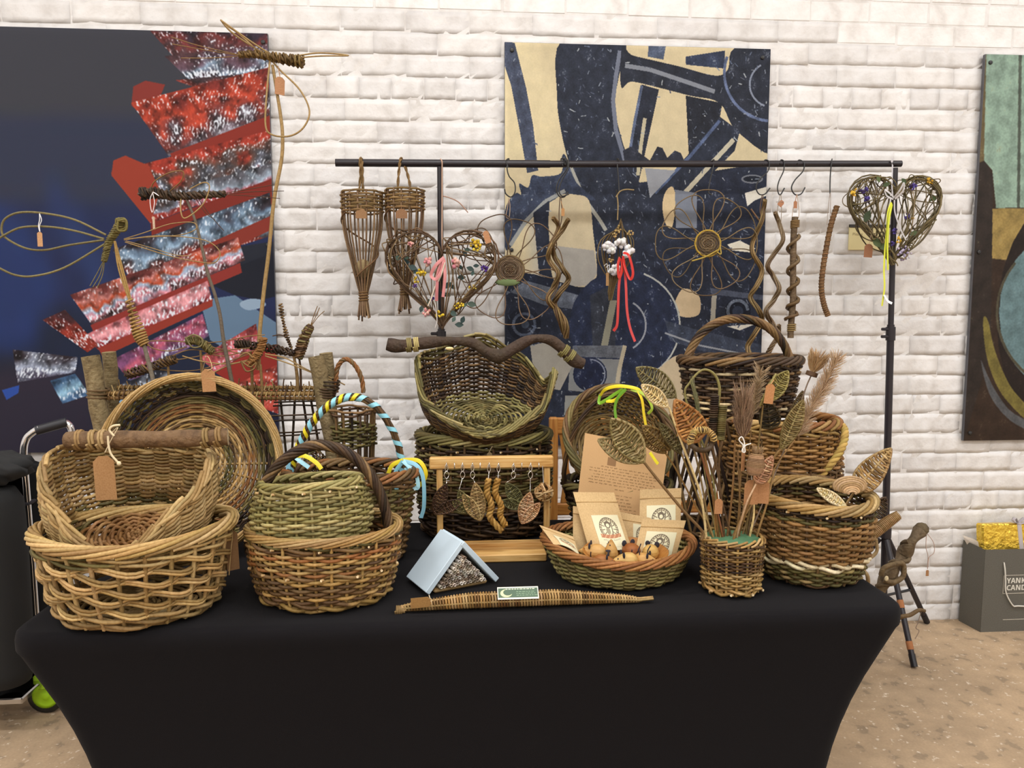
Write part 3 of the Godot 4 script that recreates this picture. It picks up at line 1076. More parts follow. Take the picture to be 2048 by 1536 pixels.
# ---------------------------------------------------------------- table
func table() -> void:
	var o := thing("covered_table", "long trestle table in a tight black stretch cover, holding all the baskets", "table", Vector3(0.047, 0, 1.248))
	var hw := 0.948; var hd := 0.392
	var rr := 0.05
	var b := MB.new()
	var rows := []
	var K := 96
	# outline point round the table, t 0..1, with half sizes
	var ring := func(a: float, d: float, y: float, rad: float, pinch: float) -> PackedVector3Array:
		var q := PackedVector3Array()
		for k in K:
			var side := k / 24
			var f := (k % 24) / 24.0
			var c: Array = [[a, d], [-a, d], [-a, -d], [a, -d]]
			var p0 := Vector2(c[side][0], c[side][1]); var p1 := Vector2(c[(side + 1) % 4][0], c[(side + 1) % 4][1])
			# run along the edge with rounded corners
			var e := (p1 - p0).normalized()
			var n := Vector2(-e.y, e.x)
			var L := p0.distance_to(p1)
			var p: Vector2
			if f < 0.125:
				var t := f / 0.125 * (PI / 4)
				var cc := p0 + e * rad + (n if (n.dot(-p0) > 0) else -n) * rad
				p = cc + Vector2(0, 0) - e * rad * cos(PI / 4 + t) * 1.0 - (n if (n.dot(-p0) > 0) else -n) * rad * sin(PI / 4 + t)
			elif f > 0.875:
				var t := (f - 0.875) / 0.125 * (PI / 4)
				var nn := n if (n.dot(-p0) > 0) else -n
				var cc := p1 - e * rad + nn * rad
				p = cc + e * rad * sin(t) - nn * rad * cos(t)
			else:
				p = p0 + e * lerpf(rad, L - rad, (f - 0.125) / 0.75)
			var mid := 1.0 - absf(f - 0.5) * 2.0
			if pinch > 0.0:
				var nn := n if (n.dot(-p0) > 0) else -n
				p += nn * pinch * sin(PI * f) * (0.55 if side % 2 == 0 else 1.0)
			q.append(Vector3(p.x, y, p.y))
		return q
	var prof := [[0.0, TABLE], [0.012, TABLE - 0.002], [0.02, TABLE - 0.009], [0.0225, TABLE - 0.022], [0.022, TABLE - 0.044], [0.016, TABLE - 0.052]]
	rows.append(ring.call(0.0004, 0.0004, TABLE, 0.0001, 0.0))
	rows.append(ring.call(hw - 0.05, hd - 0.05, TABLE, 0.06, 0.0))
	for e in prof: rows.append(ring.call(hw - 0.0225 + e[0], hd - 0.0225 + e[0], e[1], rr + e[0], 0.0))
	for k in 12:
		var t := (k + 1) / 12.0
		var y := lerpf(TABLE - 0.056, 0.03, t)
		var s := sin(PI * minf(t, 1.0)) ** 0.8
		var flare := 0.155 * (1.0 - pow(1.0 - minf(t * 1.35, 1.0), 2.2)) - 0.10 * maxf(0.0, t - 0.62) / 0.38
		rows.append(ring.call(hw - 0.006 - flare, hd - 0.008 - flare * 0.10, y, rr + 0.01, 0.012 * s))
	b.grid(rows, true, Color(0.04, 0.039, 0.04))
	put(b, "stretch_cover", mat.spandex, o)
	for sx in [-1.0, 1.0]:
		for sz in [-1.0, 1.0]:
			var f := MB.new()
			f.lathe(Transform3D(Basis.IDENTITY, Vector3(sx * (hw - 0.13), 0, sz * (hd - 0.06))), [[0.0, 0.0], [0.018, 0.0], [0.018, 0.05], [0.0, 0.05]], 10, Color(0.02, 0.02, 0.02))
			put(f, "foot", mat.black, o)

# ---------------------------------------------------------------- all the baskets
var TAN := []
var BUFF := []
var BROWN := []
var DARK := []
var OLIVE := []
var GREEN := []
var PALE := []
var GOLD := []
var RUST := []
var KRAFT: Color
var STRING: Color

func palettes() -> void:
	TAN = pals(["ad9264", "9e8356", "b99f70", "8f754c"])
	BUFF = pals(["c4a46e", "b69660", "d0b07c", "a98a58"])
	BROWN = pals(["755c3e", "674e34", "826846", "584430"])
	DARK = pals(["49392c", "3c2f24", "554434", "322720"])
	OLIVE = pals(["786c42", "68603a", "867a4e", "595232"])
	GREEN = pals(["a0965f", "908656", "b0a572", "80784c"])
	PALE = pals(["e2cc9c", "d8bd88", "ead8b0"])
	GOLD = pals(["ac8c56", "9c7d4a", "b99a64"])
	RUST = pals(["9a6a40", "8a5c36", "a87848"])
	KRAFT = col("b98a5c")
	STRING = col("ddcba6")

func tilt(a: float, yaw := 0.0, roll := 0.0) -> Basis:
	return Basis(Vector3.UP, deg_to_rad(yaw)) * Basis(Vector3.BACK, deg_to_rad(roll)) * Basis(Vector3.RIGHT, deg_to_rad(a))

func handle(root: Node3D, wp: PackedVector3Array, big: float, r: float, strands: int, turns: float, pal: Array) -> void:
	var q := PackedVector3Array()
	var inv := root.transform.affine_inverse()
	for p in wp: q.append(inv * p)
	var b := MB.new()
	b.tube(q, big * 0.8, pick(pal), 8)
	rope(b, q, strands, big, r, turns, pal, 5, Vector3.BACK)
	put(b, "handle", mat.willow, root)

func log_bar(root: Node3D, called: String, wp: PackedVector3Array, rad, c: Color, cut: Color) -> void:
	var q := PackedVector3Array()
	var inv := root.transform.affine_inverse()
	for p in wp: q.append(inv * p)
	var b := MB.new()
	b.tube(q, rad, shades(q.size(), c, 0.1), 12, false, Vector3.ZERO, 1, 1, cut)
	put(b, called, mat.bark, root)

func add_binding(root: Node3D, c: Vector3, axis: Vector3, big: float, r: float, turns: int, width: float, pal: Array, label := "") -> void:
	var inv := root.transform.affine_inverse()
	var b := MB.new()
	binding(b, inv * c, inv.basis * axis, big, r, turns, width, pal)
	put(b, "binding", mat.willow, root, label)

func baskets() -> void:
	palettes()
	var t: Node3D
	# the big round tray leaning at the back left
	t = basket("tray_basket", "large round shallow basket tray standing on edge, its woven inside facing out", {
		"rb": Vector2(0.192, 0.192), "rr": Vector2(0.232, 0.232), "h": 0.06, "N": 36, "rs": 0.0034, "spokes": 24, "base_r": 0.0036, "dome": 0.0,
		"bpal": BUFF, "bzones": [[0.16, BROWN], [0.3, BUFF], [0.42, OLIVE], [0.5, BUFF + BROWN], [0.72, TAN + RUST], [0.86, OLIVE], [0.94, DARK]],
		"bands": [{"n": 5, "r": 0.0038, "st": "rand", "c": OLIVE + DARK}, {"n": 2, "r": 0.0042, "st": "wale", "c": TAN}],
		"spal": TAN + OLIVE, "border": {"R": 0.0085, "r": 0.0050, "c": BUFF, "span": 7.5}},
		Transform3D(tilt(80.0), Vector3(-0.688, 0.972, 1.085)))
	# front left: open-work basket with a log-handled basket in it
	t = basket("openwork_basket", "wide tan basket with an open lattice band and pale rim, at the left front corner", {
		"rb": Vector2(0.150, 0.122), "rr": Vector2(0.193, 0.155), "h": [[0, 0.182], [90, 0.166], [180, 0.180], [270, 0.17]], "N": 24, "rs": 0.0046, "bulge": 0.004,
		"bands": [{"n": 3, "r": 0.0043, "st": "wale", "c": TAN}, {"n": 7, "r": 0.0034, "st": "zig", "c": TAN + BUFF, "gap": 2.3}, {"n": 4, "r": 0.0036, "st": "wale", "c": TAN + OLIVE}],
		"spal": TAN, "border": {"R": 0.0115, "r": 0.0056, "c": BUFF + BUFF, "span": 6.0}},
		Transform3D(tilt(0, 8), Vector3(-0.676, TABLE + 0.008, 1.517)))
	t = basket("log_handle_basket", "tan basket tipped forward under a straight log handle, sitting in the open-work basket", {
		"rb": Vector2(0.128, 0.122), "rr": Vector2(0.163, 0.150), "h": [[0, 0.195], [35, 0.15], [90, 0.052], [145, 0.15], [180, 0.195], [270, 0.15]], "N": 30, "rs": 0.0036, "bulge": 0.016, "spokes": 16, "base_r": 0.0042,
		"dense": 1.3, "bpal": pals(["a47c50", "967046", "b48c60"]), "bzones": [[0.9, OLIVE]],
		"bands": [{"n": 4, "r": 0.004, "st": "rand", "c": OLIVE + TAN}, {"n": 14, "r": 0.0042, "st": "rand", "c": TAN}, {"n": 2, "r": 0.0044, "st": "wale", "c": TAN}],
		"spal": TAN, "border": {"R": 0.006, "r": 0.0044, "c": TAN, "span": 2.6, "trac": true}},
		Transform3D(tilt(17, 4, -4), Vector3(-0.700, 0.885, 1.462)))
	log_bar(t, "log_handle", cr([P(136, 880, 1.49), P(200, 879, 1.505), P(300, 878, 1.51), P(400, 876, 1.5), P(456, 873, 1.49)], 4), PackedFloat32Array(range(17).map(func(k): return 0.0180 + 0.0012 * sin(k * 1.3))), col("7d6244"), col("d6c4a2"))
	for e in [[160, 880, 1.495], [187, 880, 1.503], [206, 880, 1.505], [413, 876, 1.5], [438, 874, 1.494]]:
		add_binding(t, P(e[0], e[1], e[2]), Vector3(1, 0.12, 0), 0.0178, 0.0034, 2, 0.013, TAN)
	# brown pair with the tall hoop handle
	t = basket("hooped_basket", "brown oval basket with a tall dark twisted hoop handle and pale rod ends", {
		"rb": Vector2(0.139, 0.12), "rr": Vector2(0.166, 0.142), "h": 0.152, "N": 30, "rs": 0.0036, "bulge": 0.006,
		"bands": [{"n": 2, "r": 0.0046, "st": "wale", "c": BROWN + GOLD}, {"n": 6, "r": 0.0039, "st": "rand", "c": BROWN + GOLD}, {"n": 1, "r": 0.0042, "st": "wale", "c": BROWN}, {"n": 6, "r": 0.0036, "st": "rand", "c": GOLD + RUST + BROWN}, {"n": 2, "r": 0.0042, "st": "wale", "c": BROWN + OLIVE}],
		"spal": GOLD, "butts": [[0.5, 2, 0.0032], [0.9, 3, 0.0026]], "border": {"R": 0.009, "r": 0.0046, "c": GOLD + TAN, "span": 6.5}},
		Transform3D(tilt(0, -6), Vector3(-0.292, TABLE + 0.008, 1.455)))
	handle(t, cr([P(500, 1105, 1.44), P(503, 1060, 1.445), P(512, 1012, 1.45), P(534, 960, 1.455), P(576, 914, 1.46), P(632, 890, 1.465), P(688, 902, 1.465), P(732, 938, 1.46), P(760, 986, 1.455), P(776, 1045, 1.45), P(780, 1085, 1.445)], 6), 0.0082, 0.0048, 8, 5.0, DARK + BROWN)
	add_binding(t, P(502, 1085, 1.45), Vector3(0.1, 1, 0), 0.0125, 0.0026, 4, 0.02, DARK)
	add_binding(t, P(779, 1062, 1.452), Vector3(-0.1, 1, 0), 0.0125, 0.0026, 4, 0.02, DARK)
	t = basket("round_green_basket", "small plump olive green basket nestled inside the hooped brown basket", {
		"rb": Vector2(0.085, 0.08), "rr": Vector2(0.108, 0.098), "h": 0.168, "N": 24, "rs": 0.0034, "bulge": 0.032, "pow": 1.0,
		"bands": [{"n": 19, "r": 0.0038, "st": "rand", "c": GREEN}, {"n": 2, "r": 0.0036, "st": "wale", "c": GREEN + OLIVE}],
		"spal": GREEN, "butts": [[0.93, 2, 0.0028]], "border": {"R": 0.0065, "r": 0.0042, "c": GREEN, "span": 4.0}},
		Transform3D(tilt(-5, 10, 1.5), P(630, 1112, 1.47)))
	# the basket whose handle is wrapped in ribbon
	t = basket("ribbon_handle_basket", "brown basket behind the hooped one, its arched handle wrapped in blue and yellow", {
		"rb": Vector2(0.125, 0.10), "rr": Vector2(0.163, 0.12), "h": 0.222, "N": 30, "rs": 0.0036,
		"bands": [{"n": 9, "r": 0.0046, "st": "rand", "c": BROWN}, {"n": 9, "r": 0.0042, "st": "rand", "c": OLIVE + BROWN}, {"n": 3, "r": 0.0044, "st": "wale", "c": BROWN}],
		"spal": BROWN, "border": {"R": 0.0105, "r": 0.0055, "c": BROWN + RUST, "span": 4.0}},
		Transform3D(tilt(0, 0), Vector3(-0.263, TABLE + 0.008, 1.205)))
	var hp := cr([P(572, 965, 1.2), P(584, 930, 1.2), P(600, 888, 1.205), P(626, 843, 1.21), P(662, 808, 1.215), P(702, 794, 1.215), P(742, 806, 1.215), P(772, 838, 1.21), P(793, 880, 1.205), P(803, 920, 1.2), P(808, 965, 1.2)], 6)
	handle(t, hp, 0.005, 0.0042, 5, 2.0, DARK + BROWN)
	var inv := t.transform.affine_inverse()
	for k in 2:
		var rb := MB.new()
		var n := 190 if k == 0 else 104
		var q0 := PackedVector3Array(); var q1 := PackedVector3Array()
		for i in n + 1:
			var f := float(i) / 190 * (hp.size() - 1)
			var j := mini(int(f), hp.size() - 2)
			var p := hp[j].lerp(hp[j + 1], f - j)
			var d := (hp[j + 1] - hp[j]).normalized()
			var s := d.cross(Vector3.BACK).normalized()
			var a := TAU * (i / 12.6) + k * 3.0
			p += (s * cos(a) + Vector3.BACK * sin(a)) * (0.0102 + 0.0006 * k)
			var wd := 0.0068 if k == 0 else 0.0052
			q0.append(inv * (p - d * wd)); q1.append(inv * (p + d * wd))
		rb.grid([q0, q1], false, col("8fd0e0") if k == 0 else col("e8d422"))
		put(rb, "ribbon_wrap", mat.satin, t, "pale blue ribbon wrap" if k == 0 else "yellow ribbon wrap")
	bow("ribbon_bow", "blue and yellow ribbon bow hanging at the right foot of the wrapped handle", [
		[[[806, 922, 0.018], [790, 950, 0.02], [800, 1000, 0.022], [815, 985, 0.022], [820, 940, 0.022], [806, 922, 0.018]], "8fd0e0", 1.2],
		[[[806, 922, 0.02], [830, 945, 0.022], [836, 975, 0.024], [822, 968, 0.022], [812, 935, 0.02]], "a8dce8", 1.2],
		[[[806, 922, 0.018], [832, 930, 0.02], [846, 955, 0.02], [848, 1010, 0.02], [842, 1036, 0.02]], "8cc4d8", 1.2],
		[[[806, 920, 0.015], [785, 930, 0.02], [776, 948, 0.02]], "f0dc30", 1.2],
		[[[806, 920, 0.015], [838, 922, 0.014], [852, 948, 0.014], [838, 972, 0.012], [822, 968, 0.012]], "e8d024", 1.2]])
	bow("ribbon_bow", "yellow and blue ribbon ends fanned out at the left foot of the wrapped handle", [
		[[[588, 912, 0.016], [610, 912, 0.02], [632, 925, 0.02], [643, 938, 0.02]], "f0dc30", 1.2],
		[[[588, 912, 0.016], [600, 922, 0.02], [618, 935, 0.02]], "a8dce8", 1.2],
		[[[588, 910, 0.016], [578, 922, 0.02], [574, 950, 0.02], [562, 962, 0.02]], "8cc4d8", 1.2],
		[[[588, 912, 0.014], [596, 902, 0.014], [602, 908, 0.014]], "e8d024", 1.2]])
	# middle stack
	t = basket("log_basket", "tall dark brown oval basket under the driftwood-handled basket in the middle", {
		"rb": Vector2(0.172, 0.118), "rr": Vector2(0.186, 0.142), "h": 0.28, "N": 30, "rs": 0.0042, "bulge": 0.012,
		"bands": [{"n": 4, "r": 0.0048, "st": "wale", "c": BROWN + DARK}, {"n": 4, "r": 0.0045, "st": "rand", "c": BROWN + DARK}, {"n": 7, "r": 0.0042, "st": "pair", "c": BROWN + OLIVE, "gap": 2.0}, {"n": 7, "r": 0.0042, "st": "rand", "c": DARK + OLIVE}, {"n": 2, "r": 0.0044, "st": "wale", "c": OLIVE}],
		"spal": BROWN, "butts": [[0.9, 3, 0.003]], "border": {"R": 0.0125, "r": 0.0048, "c": OLIVE + GREEN, "span": 6.0}},
		Transform3D(tilt(0), Vector3(0.088, TABLE + 0.008, 0.98)))
	t = basket("driftwood_basket", "olive and dark basket tipped open under a crooked driftwood handle, atop the middle stack", {
		"rb": Vector2(0.142, 0.125), "rr": Vector2(0.192, 0.17), "h": [[0, 0.155], [14, 0.185], [40, 0.10], [90, 0.05], [150, 0.10], [180, 0.19], [225, 0.17], [265, 0.20], [300, 0.155], [335, 0.10]], "N": 36, "rs": 0.0034, "bulge": 0.008, "spokes": 18, "base_r": 0.0036,
		"dense": 1.15, "bpal": OLIVE + GREEN,
		"bands": [{"n": 3, "r": 0.0036, "st": "rand", "c": OLIVE + GREEN}, {"n": 13, "r": 0.0036, "st": "rand", "c": DARK + BROWN, "gap": 1.1}, {"n": 4, "r": 0.0036, "st": "wale", "c": OLIVE + GREEN}],
		"spal": DARK, "border": {"R": 0.006, "r": 0.0038, "c": GREEN + OLIVE, "span": 3.0, "trac": true}},
		Transform3D(tilt(20, 0, -2), Vector3(0.088, 1.066, 0.985)))
	log_bar(t, "driftwood_handle", cr([P(774, 688, 1.06), P(800, 692, 1.06), P(850, 686, 1.065), P(900, 682, 1.07), P(945, 686, 1.075), P(975, 705, 1.08), P(1000, 712, 1.08), P(1030, 695, 1.075), P(1065, 678, 1.07), P(1100, 680, 1.065), P(1125, 698, 1.06), P(1148, 720, 1.055), P(1166, 728, 1.05)], 4), PackedFloat32Array(range(49).map(func(k): return 0.0155 + 0.003 * sin(k * 0.31 + 0.5) + 0.0015 * sin(k * 0.9))), col("4c3b2c"), col("8a7050"))
	for e in [[818, 690, 1.06, 0.1], [832, 689, 1.062, 0.1], [1128, 702, 1.06, -0.8], [1140, 712, 1.058, -0.8]]:
		add_binding(t, P(e[0], e[1], e[2]), Vector3(1, e[3], 0), 0.0165, 0.0028, 3, 0.014, GREEN)
	var kn := MB.new()
	kn.ball(Transform3D(Basis.IDENTITY, t.transform.affine_inverse() * P(899, 697, 1.084)), Vector3(0.012, 0.005, 0.004), col("ecd49a"))
	put(kn, "cut_knot", mat.plain, t, "pale cut knot")
	# bow basket leaning on a dark one
	t = basket("dark_basket", "very dark small basket partly hidden under the bow-tied basket, behind the card", {
		"rb": Vector2(0.10, 0.09), "rr": Vector2(0.145, 0.12), "h": 0.155, "N": 24, "rs": 0.0034,
		"bands": [{"n": 13, "r": 0.0046, "st": "rand", "c": DARK + OLIVE}, {"n": 2, "r": 0.0046, "st": "wale", "c": DARK}],
		"spal": DARK, "border": {"R": 0.010, "r": 0.0052, "c": DARK + OLIVE, "span": 4.0}},
		Transform3D(tilt(0), Vector3(0.455, TABLE + 0.008, 1.09)))
	t = basket("bow_basket", "round grey-brown basket tipped on its side with a thin hoop handle", {
		"rb": Vector2(0.118, 0.118), "rr": Vector2(0.152, 0.150), "h": 0.105, "N": 30, "rs": 0.0034, "spokes": 14, "base_r": 0.0045, "bpal": pals(["8c7448", "7c663e", "9c8456"]),
		"bands": [{"n": 9, "r": 0.0042, "st": "rand", "c": pals(["8c7448", "7c663e", "9c8456"])}, {"n": 2, "r": 0.0042, "st": "wale", "c": BROWN}],
		"spal": OLIVE, "border": {"R": 0.007, "r": 0.0046, "c": BROWN + OLIVE, "span": 4.0}},
		Transform3D(tilt(58, 4, -3), Vector3(0.447, 0.985, 1.03)))
	handle(t, cr([P(1137, 1000, 1.09), P(1128, 950, 1.12), P(1137, 895, 1.14), P(1160, 842, 1.15), P(1195, 800, 1.155), P(1235, 785, 1.155), P(1280, 795, 1.155), P(1318, 830, 1.15), P(1340, 880, 1.13), P(1345, 930, 1.11)], 5), 0.0042, 0.003, 5, 3.0, DARK + BROWN)
	bow("ribbon_bow", "green and yellow ribbon bow tied on the thin hoop handle", [
		[[[1200, 792, 0.0], [1212, 778, 0.01], [1240, 772, 0.012], [1275, 778, 0.008], [1284, 790, 0.0]], "f0dc28", 1.16],
		[[[1200, 790, 0.0], [1198, 806, 0.01], [1212, 800, 0.012], [1230, 788, 0.01], [1246, 778, 0.01]], "7fb52e", 1.16],
		[[[1252, 778, 0.01], [1236, 795, 0.014], [1230, 815, 0.014], [1232, 838, 0.014]], "6fa82c", 1.16],
		[[[1276, 782, 0.01], [1284, 800, 0.014], [1288, 830, 0.014], [1292, 852, 0.014]], "e8cc20", 1.16],
		[[[1262, 778, 0.008], [1290, 790, 0.012], [1304, 815, 0.012], [1296, 828, 0.01]], "a8c038", 1.16],
		[[[1252, 778, 0.008], [1230, 800, 0.012], [1212, 802, 0.012]], "f0dc28", 1.16],
		[[[1300, 905, 0.06], [1310, 920, 0.062], [1316, 928, 0.062]], "f2e21c", 1.16]], 0.0052)
	# oval tray with soap bags and mice
	t = basket("shallow_oval_basket", "low wide basket with a rust rim, holding paper bags and a bowl of mice", {
		"rb": Vector2(0.140, 0.118), "rr": Vector2(0.180, 0.150), "h": [[0, 0.078], [90, 0.062], [180, 0.085], [270, 0.078]], "N": 36, "rs": 0.0032,
		"bands": [{"n": 9, "r": 0.0038, "st": "rand", "c": OLIVE + GREEN}, {"n": 1, "r": 0.004, "st": "wale", "c": RUST}],
		"spal": OLIVE, "border": {"R": 0.0085, "r": 0.0044, "c": RUST, "span": 4.5}},
		Transform3D(tilt(0), Vector3(0.398, TABLE + 0.008, 1.375)))
	# small pot of stems
	t = basket("stem_pot_basket", "small straight-sided brown pot basket filled with green foam, full of willow stems", {
		"rb": Vector2(0.062, 0.062), "rr": Vector2(0.068, 0.068), "h": 0.118, "N": 18, "rs": 0.003,
		"bands": [{"n": 1, "r": 0.0034, "st": "wale", "c": GOLD, "gap": 2.2}, {"n": 7, "r": 0.0031, "st": "rand", "c": GOLD + TAN}, {"n": 9, "r": 0.0022, "st": "rand", "c": DARK + BROWN + BROWN}, {"n": 9, "r": 0.0029, "st": "rand", "c": GOLD + TAN + BROWN}],
		"spal": GOLD, "butts": [[0.03, 2, 0.0032]], "border": {"R": 0.0045, "r": 0.003, "c": GOLD + TAN, "span": 1.8, "trac": true}},
		Transform3D(tilt(0, 20), Vector3(0.638, TABLE + 0.008, 1.497)))
	var fo := MB.new()
	var rows := []
	var fz := fnoise(44, 60.0, 2)
	for i in 7:
		var q := PackedVector3Array()
		for k in 20:
			var a := TAU * k / 20
			var r := 0.062 * i / 6.0
			q.append(Vector3(r * cos(a), 0.121 + 0.004 * fz.get_noise_2d(r * cos(a), r * sin(a)) - 0.004 * (i / 6.0), r * sin(a)))
		rows.append(q)
	fo.grid(rows, true, col("4c7654"))
	var fom := thing("florist_foam", "crumbly green florist foam filling the top of the small stem pot", "foam", Vector3(0.638, TABLE + 0.008, 1.497))
	put(fo, "block", mat.cloth, fom)
	# right hand basket with the white line
	t = basket("white_banded_basket", "round brown basket with thick plaited rim and one white woven line, right front", {
		"rb": Vector2(0.108, 0.100), "rr": Vector2(0.134, 0.126), "h": [[0, 0.192], [90, 0.182], [180, 0.192], [270, 0.2]], "N": 30, "rs": 0.0036, "bulge": 0.010,
		"bands": [{"n": 6, "r": 0.0040, "st": "rand", "c": TAN + OLIVE}, {"n": 2, "r": 0.0048, "st": "wale", "c": pals(["f0e2bc", "e8d8b0"])}, {"n": 12, "r": 0.0042, "st": "rand", "c": pals(["8c6c44", "7e603a", "98764c"])}, {"n": 5, "r": 0.0036, "st": "rand", "c": OLIVE + DARK}],
		"spal": BROWN, "butts": [[0.93, 3, 0.003]], "border": {"R": 0.0105, "r": 0.0052, "c": TAN + GOLD, "span": 5.5}},
		Transform3D(tilt(0, 12), Vector3(0.868, TABLE + 0.008, 1.418)))
	# tall basket with the rope handles, dark one on top
	t = basket("rope_handle_basket", "tall golden brown basket with yellow rope handles, behind the white-banded basket", {
		"rb": Vector2(0.135, 0.125), "rr": Vector2(0.148, 0.14), "h": 0.325, "N": 30, "rs": 0.0038, "bulge": 0.018,
		"bands": [{"n": 20, "r": 0.0044, "st": "rand", "c": GOLD + BROWN}, {"n": 2, "r": 0.0044, "st": "wale", "c": BROWN}, {"n": 10, "r": 0.0044, "st": "rand", "c": pals(["9a7444", "8a6638", "a88252"])}, {"n": 2, "r": 0.0046, "st": "wale", "c": GOLD}],
		"spal": BROWN, "butts": [[0.6, 3, 0.003]], "border": {"R": 0.011, "r": 0.0058, "c": RUST + GOLD, "span": 4.0}},
		Transform3D(tilt(0), Vector3(0.928, TABLE + 0.008, 1.085)))
	var rh := MB.new()
	var rp := cr([P(1683, 850, 1.16), P(1690, 865, 1.19), P(1684, 895, 1.215), P(1660, 930, 1.225), P(1630, 962, 1.22), P(1612, 985, 1.20)], 7)
	var rq := PackedVector3Array()
	inv = t.transform.affine_inverse()
	for p in rp: rq.append(inv * p)
	rope(rh, rq, 3, 0.0052, 0.0062, 6.0, pals(["b89c58", "a88c4c"]), 6)
	put(rh, "rope_handle", mat.cloth, t, "twisted yellow rope handle")
	t = basket("dark_hoop_basket", "dark brown and white flecked basket with a high twisted handle, on top at the right", {
		"rb": Vector2(0.145, 0.10), "rr": Vector2(0.172, 0.125), "h": 0.158, "N": 30, "rs": 0.0038,
		"bands": [{"n": 14, "r": 0.0042, "st": "rand", "c": DARK + DARK + DARK + BROWN + pals(["d8c8a0", "c8b890", "a89470"]), "gap": 1.12, "rods": 9}, {"n": 2, "r": 0.0044, "st": "wale", "c": DARK}],
		"spal": DARK, "border": {"R": 0.0105, "r": 0.0056, "c": DARK + BROWN, "span": 4.5}},
		Transform3D(tilt(0), Vector3(0.834, 1.082, 1.0)))
	handle(t, cr([P(1372, 740, 1.0), P(1378, 708, 1.0), P(1402, 668, 1.0), P(1440, 643, 1.0), P(1482, 637, 1.0), P(1525, 648, 1.0), P(1558, 675, 1.0), P(1577, 710, 1.0), P(1582, 740, 1.0)], 6), 0.0085, 0.005, 7, 4.0, DARK + BROWN)
	# lattice stand under it
	t = thing("lattice_stand", "open lattice cylinder of crossed brown rods standing behind the stems", "stand", Vector3(0.735, TABLE + 0.006, 1.02))
	for k in 14:
		for dirn in [-1.0, 1.0]:
			var b := MB.new()
			var q := PackedVector3Array()
			for j in 7:
				var a: float = TAU * k / 14 + dirn * j * 0.16
				q.append(Vector3((0.10 + 0.003 * dirn) * cos(a), 0.335 * j / 6.0, (0.10 + 0.003 * dirn) * sin(a)))
			b.tube(q, 0.0048, pick(BROWN + DARK), 5)
			put(b, "rod", mat.willow, t)
	for h in [0.006, 0.33]:
		var b := MB.new()
		for s in 3:
			var q := PackedVector3Array()
			for j in 40:
				var a := TAU * j / 40
				q.append(Vector3((0.10 + 0.006 * cos(a * 8 + s * 2.1)) * cos(a), h + 0.006 * sin(a * 8 + s * 2.1), (0.10 + 0.006 * cos(a * 8 + s * 2.1)) * sin(a)))
			b.tube(q, 0.0045, pick(BROWN), 5, true)
		put(b, "ring", mat.willow, t)
	# basket under the table at the right
	t = basket("floor_basket", "olive basket on the floor, showing beside the right edge of the table cover", {
		"rb": Vector2(0.12, 0.12), "rr": Vector2(0.17, 0.17), "h": 0.28, "N": 24, "rs": 0.004,
		"bands": [{"n": 13, "r": 0.0052, "st": "rand", "c": OLIVE + GREEN}, {"n": 8, "r": 0.0052, "st": "rand", "c": RUST + OLIVE}, {"n": 2, "r": 0.005, "st": "wale", "c": OLIVE}],
		"spal": OLIVE, "border": {"R": 0.011, "r": 0.0058, "c": OLIVE, "span": 4.0}},
		Transform3D(tilt(0), Y(1655, 1385, 0.002) + Vector3(0.0, 0, -0.11)))

# loops and tails of flat ribbon: each [points (px, py, dz), colour, z]
func bow(called: String, label: String, loops: Array, w := 0.0062) -> Node3D:
	var p0: Array = loops[0][0][0]
	var o := thing(called, label, "bow", P(p0[0], p0[1], loops[0][2]))
	for e in loops:
		var q := []
		for a in e[0]: q.append(P(a[0], a[1], e[2] + (a[2] if a.size() > 2 else 0.0)) - o.position)
		var b := MB.new()
		var pp := cr(q, 6)
		var c := col(e[1])
		b.tube(pp, w, c, 6, false, Vector3(0.45, 0.15, 0.9), 0.09, 1.0)
		put(b, "ribbon", mat.satin, o)
	return o

# ---------------------------------------------------------------- dragonflies and the log frame at the left back
func plait(parent: Node3D, p: PackedVector3Array, big, r: float, pal: Array, turns: float, called := "body") -> void:
	var b := MB.new()
	rope(b, p, 4, big, r, turns, pal, 5)
	wound(b, p, big, r * 0.8, turns * 1.7, pal)
	put(b, called, mat.willow, parent)

func wing(parent: Node3D, pts: Array, z: float, o: Vector3, c: Color, r := 0.0026, called := "wing") -> void:
	var q := []
	for e in pts: q.append(P(e[0], e[1], z + (e[2] if e.size() > 2 else 0.0)) - o)
	var b := MB.new()
	var pp := cr(q, 6)
	b.tube(pp, r, shades(pp.size(), c, 0.12), 5)
	put(b, called, mat.willow, parent)

func rel(pts: Array, z: float, o: Vector3, n := 5) -> PackedVector3Array:
	var q := []
	for e in pts: q.append(P(e[0], e[1], z + (e[2] if e.size() > 2 else 0.0)) - o)
	return cr(q, n)

func fly(label: String, at: Vector3) -> Node3D:
	return thing("willow_dragonfly", label, "ornament", at)

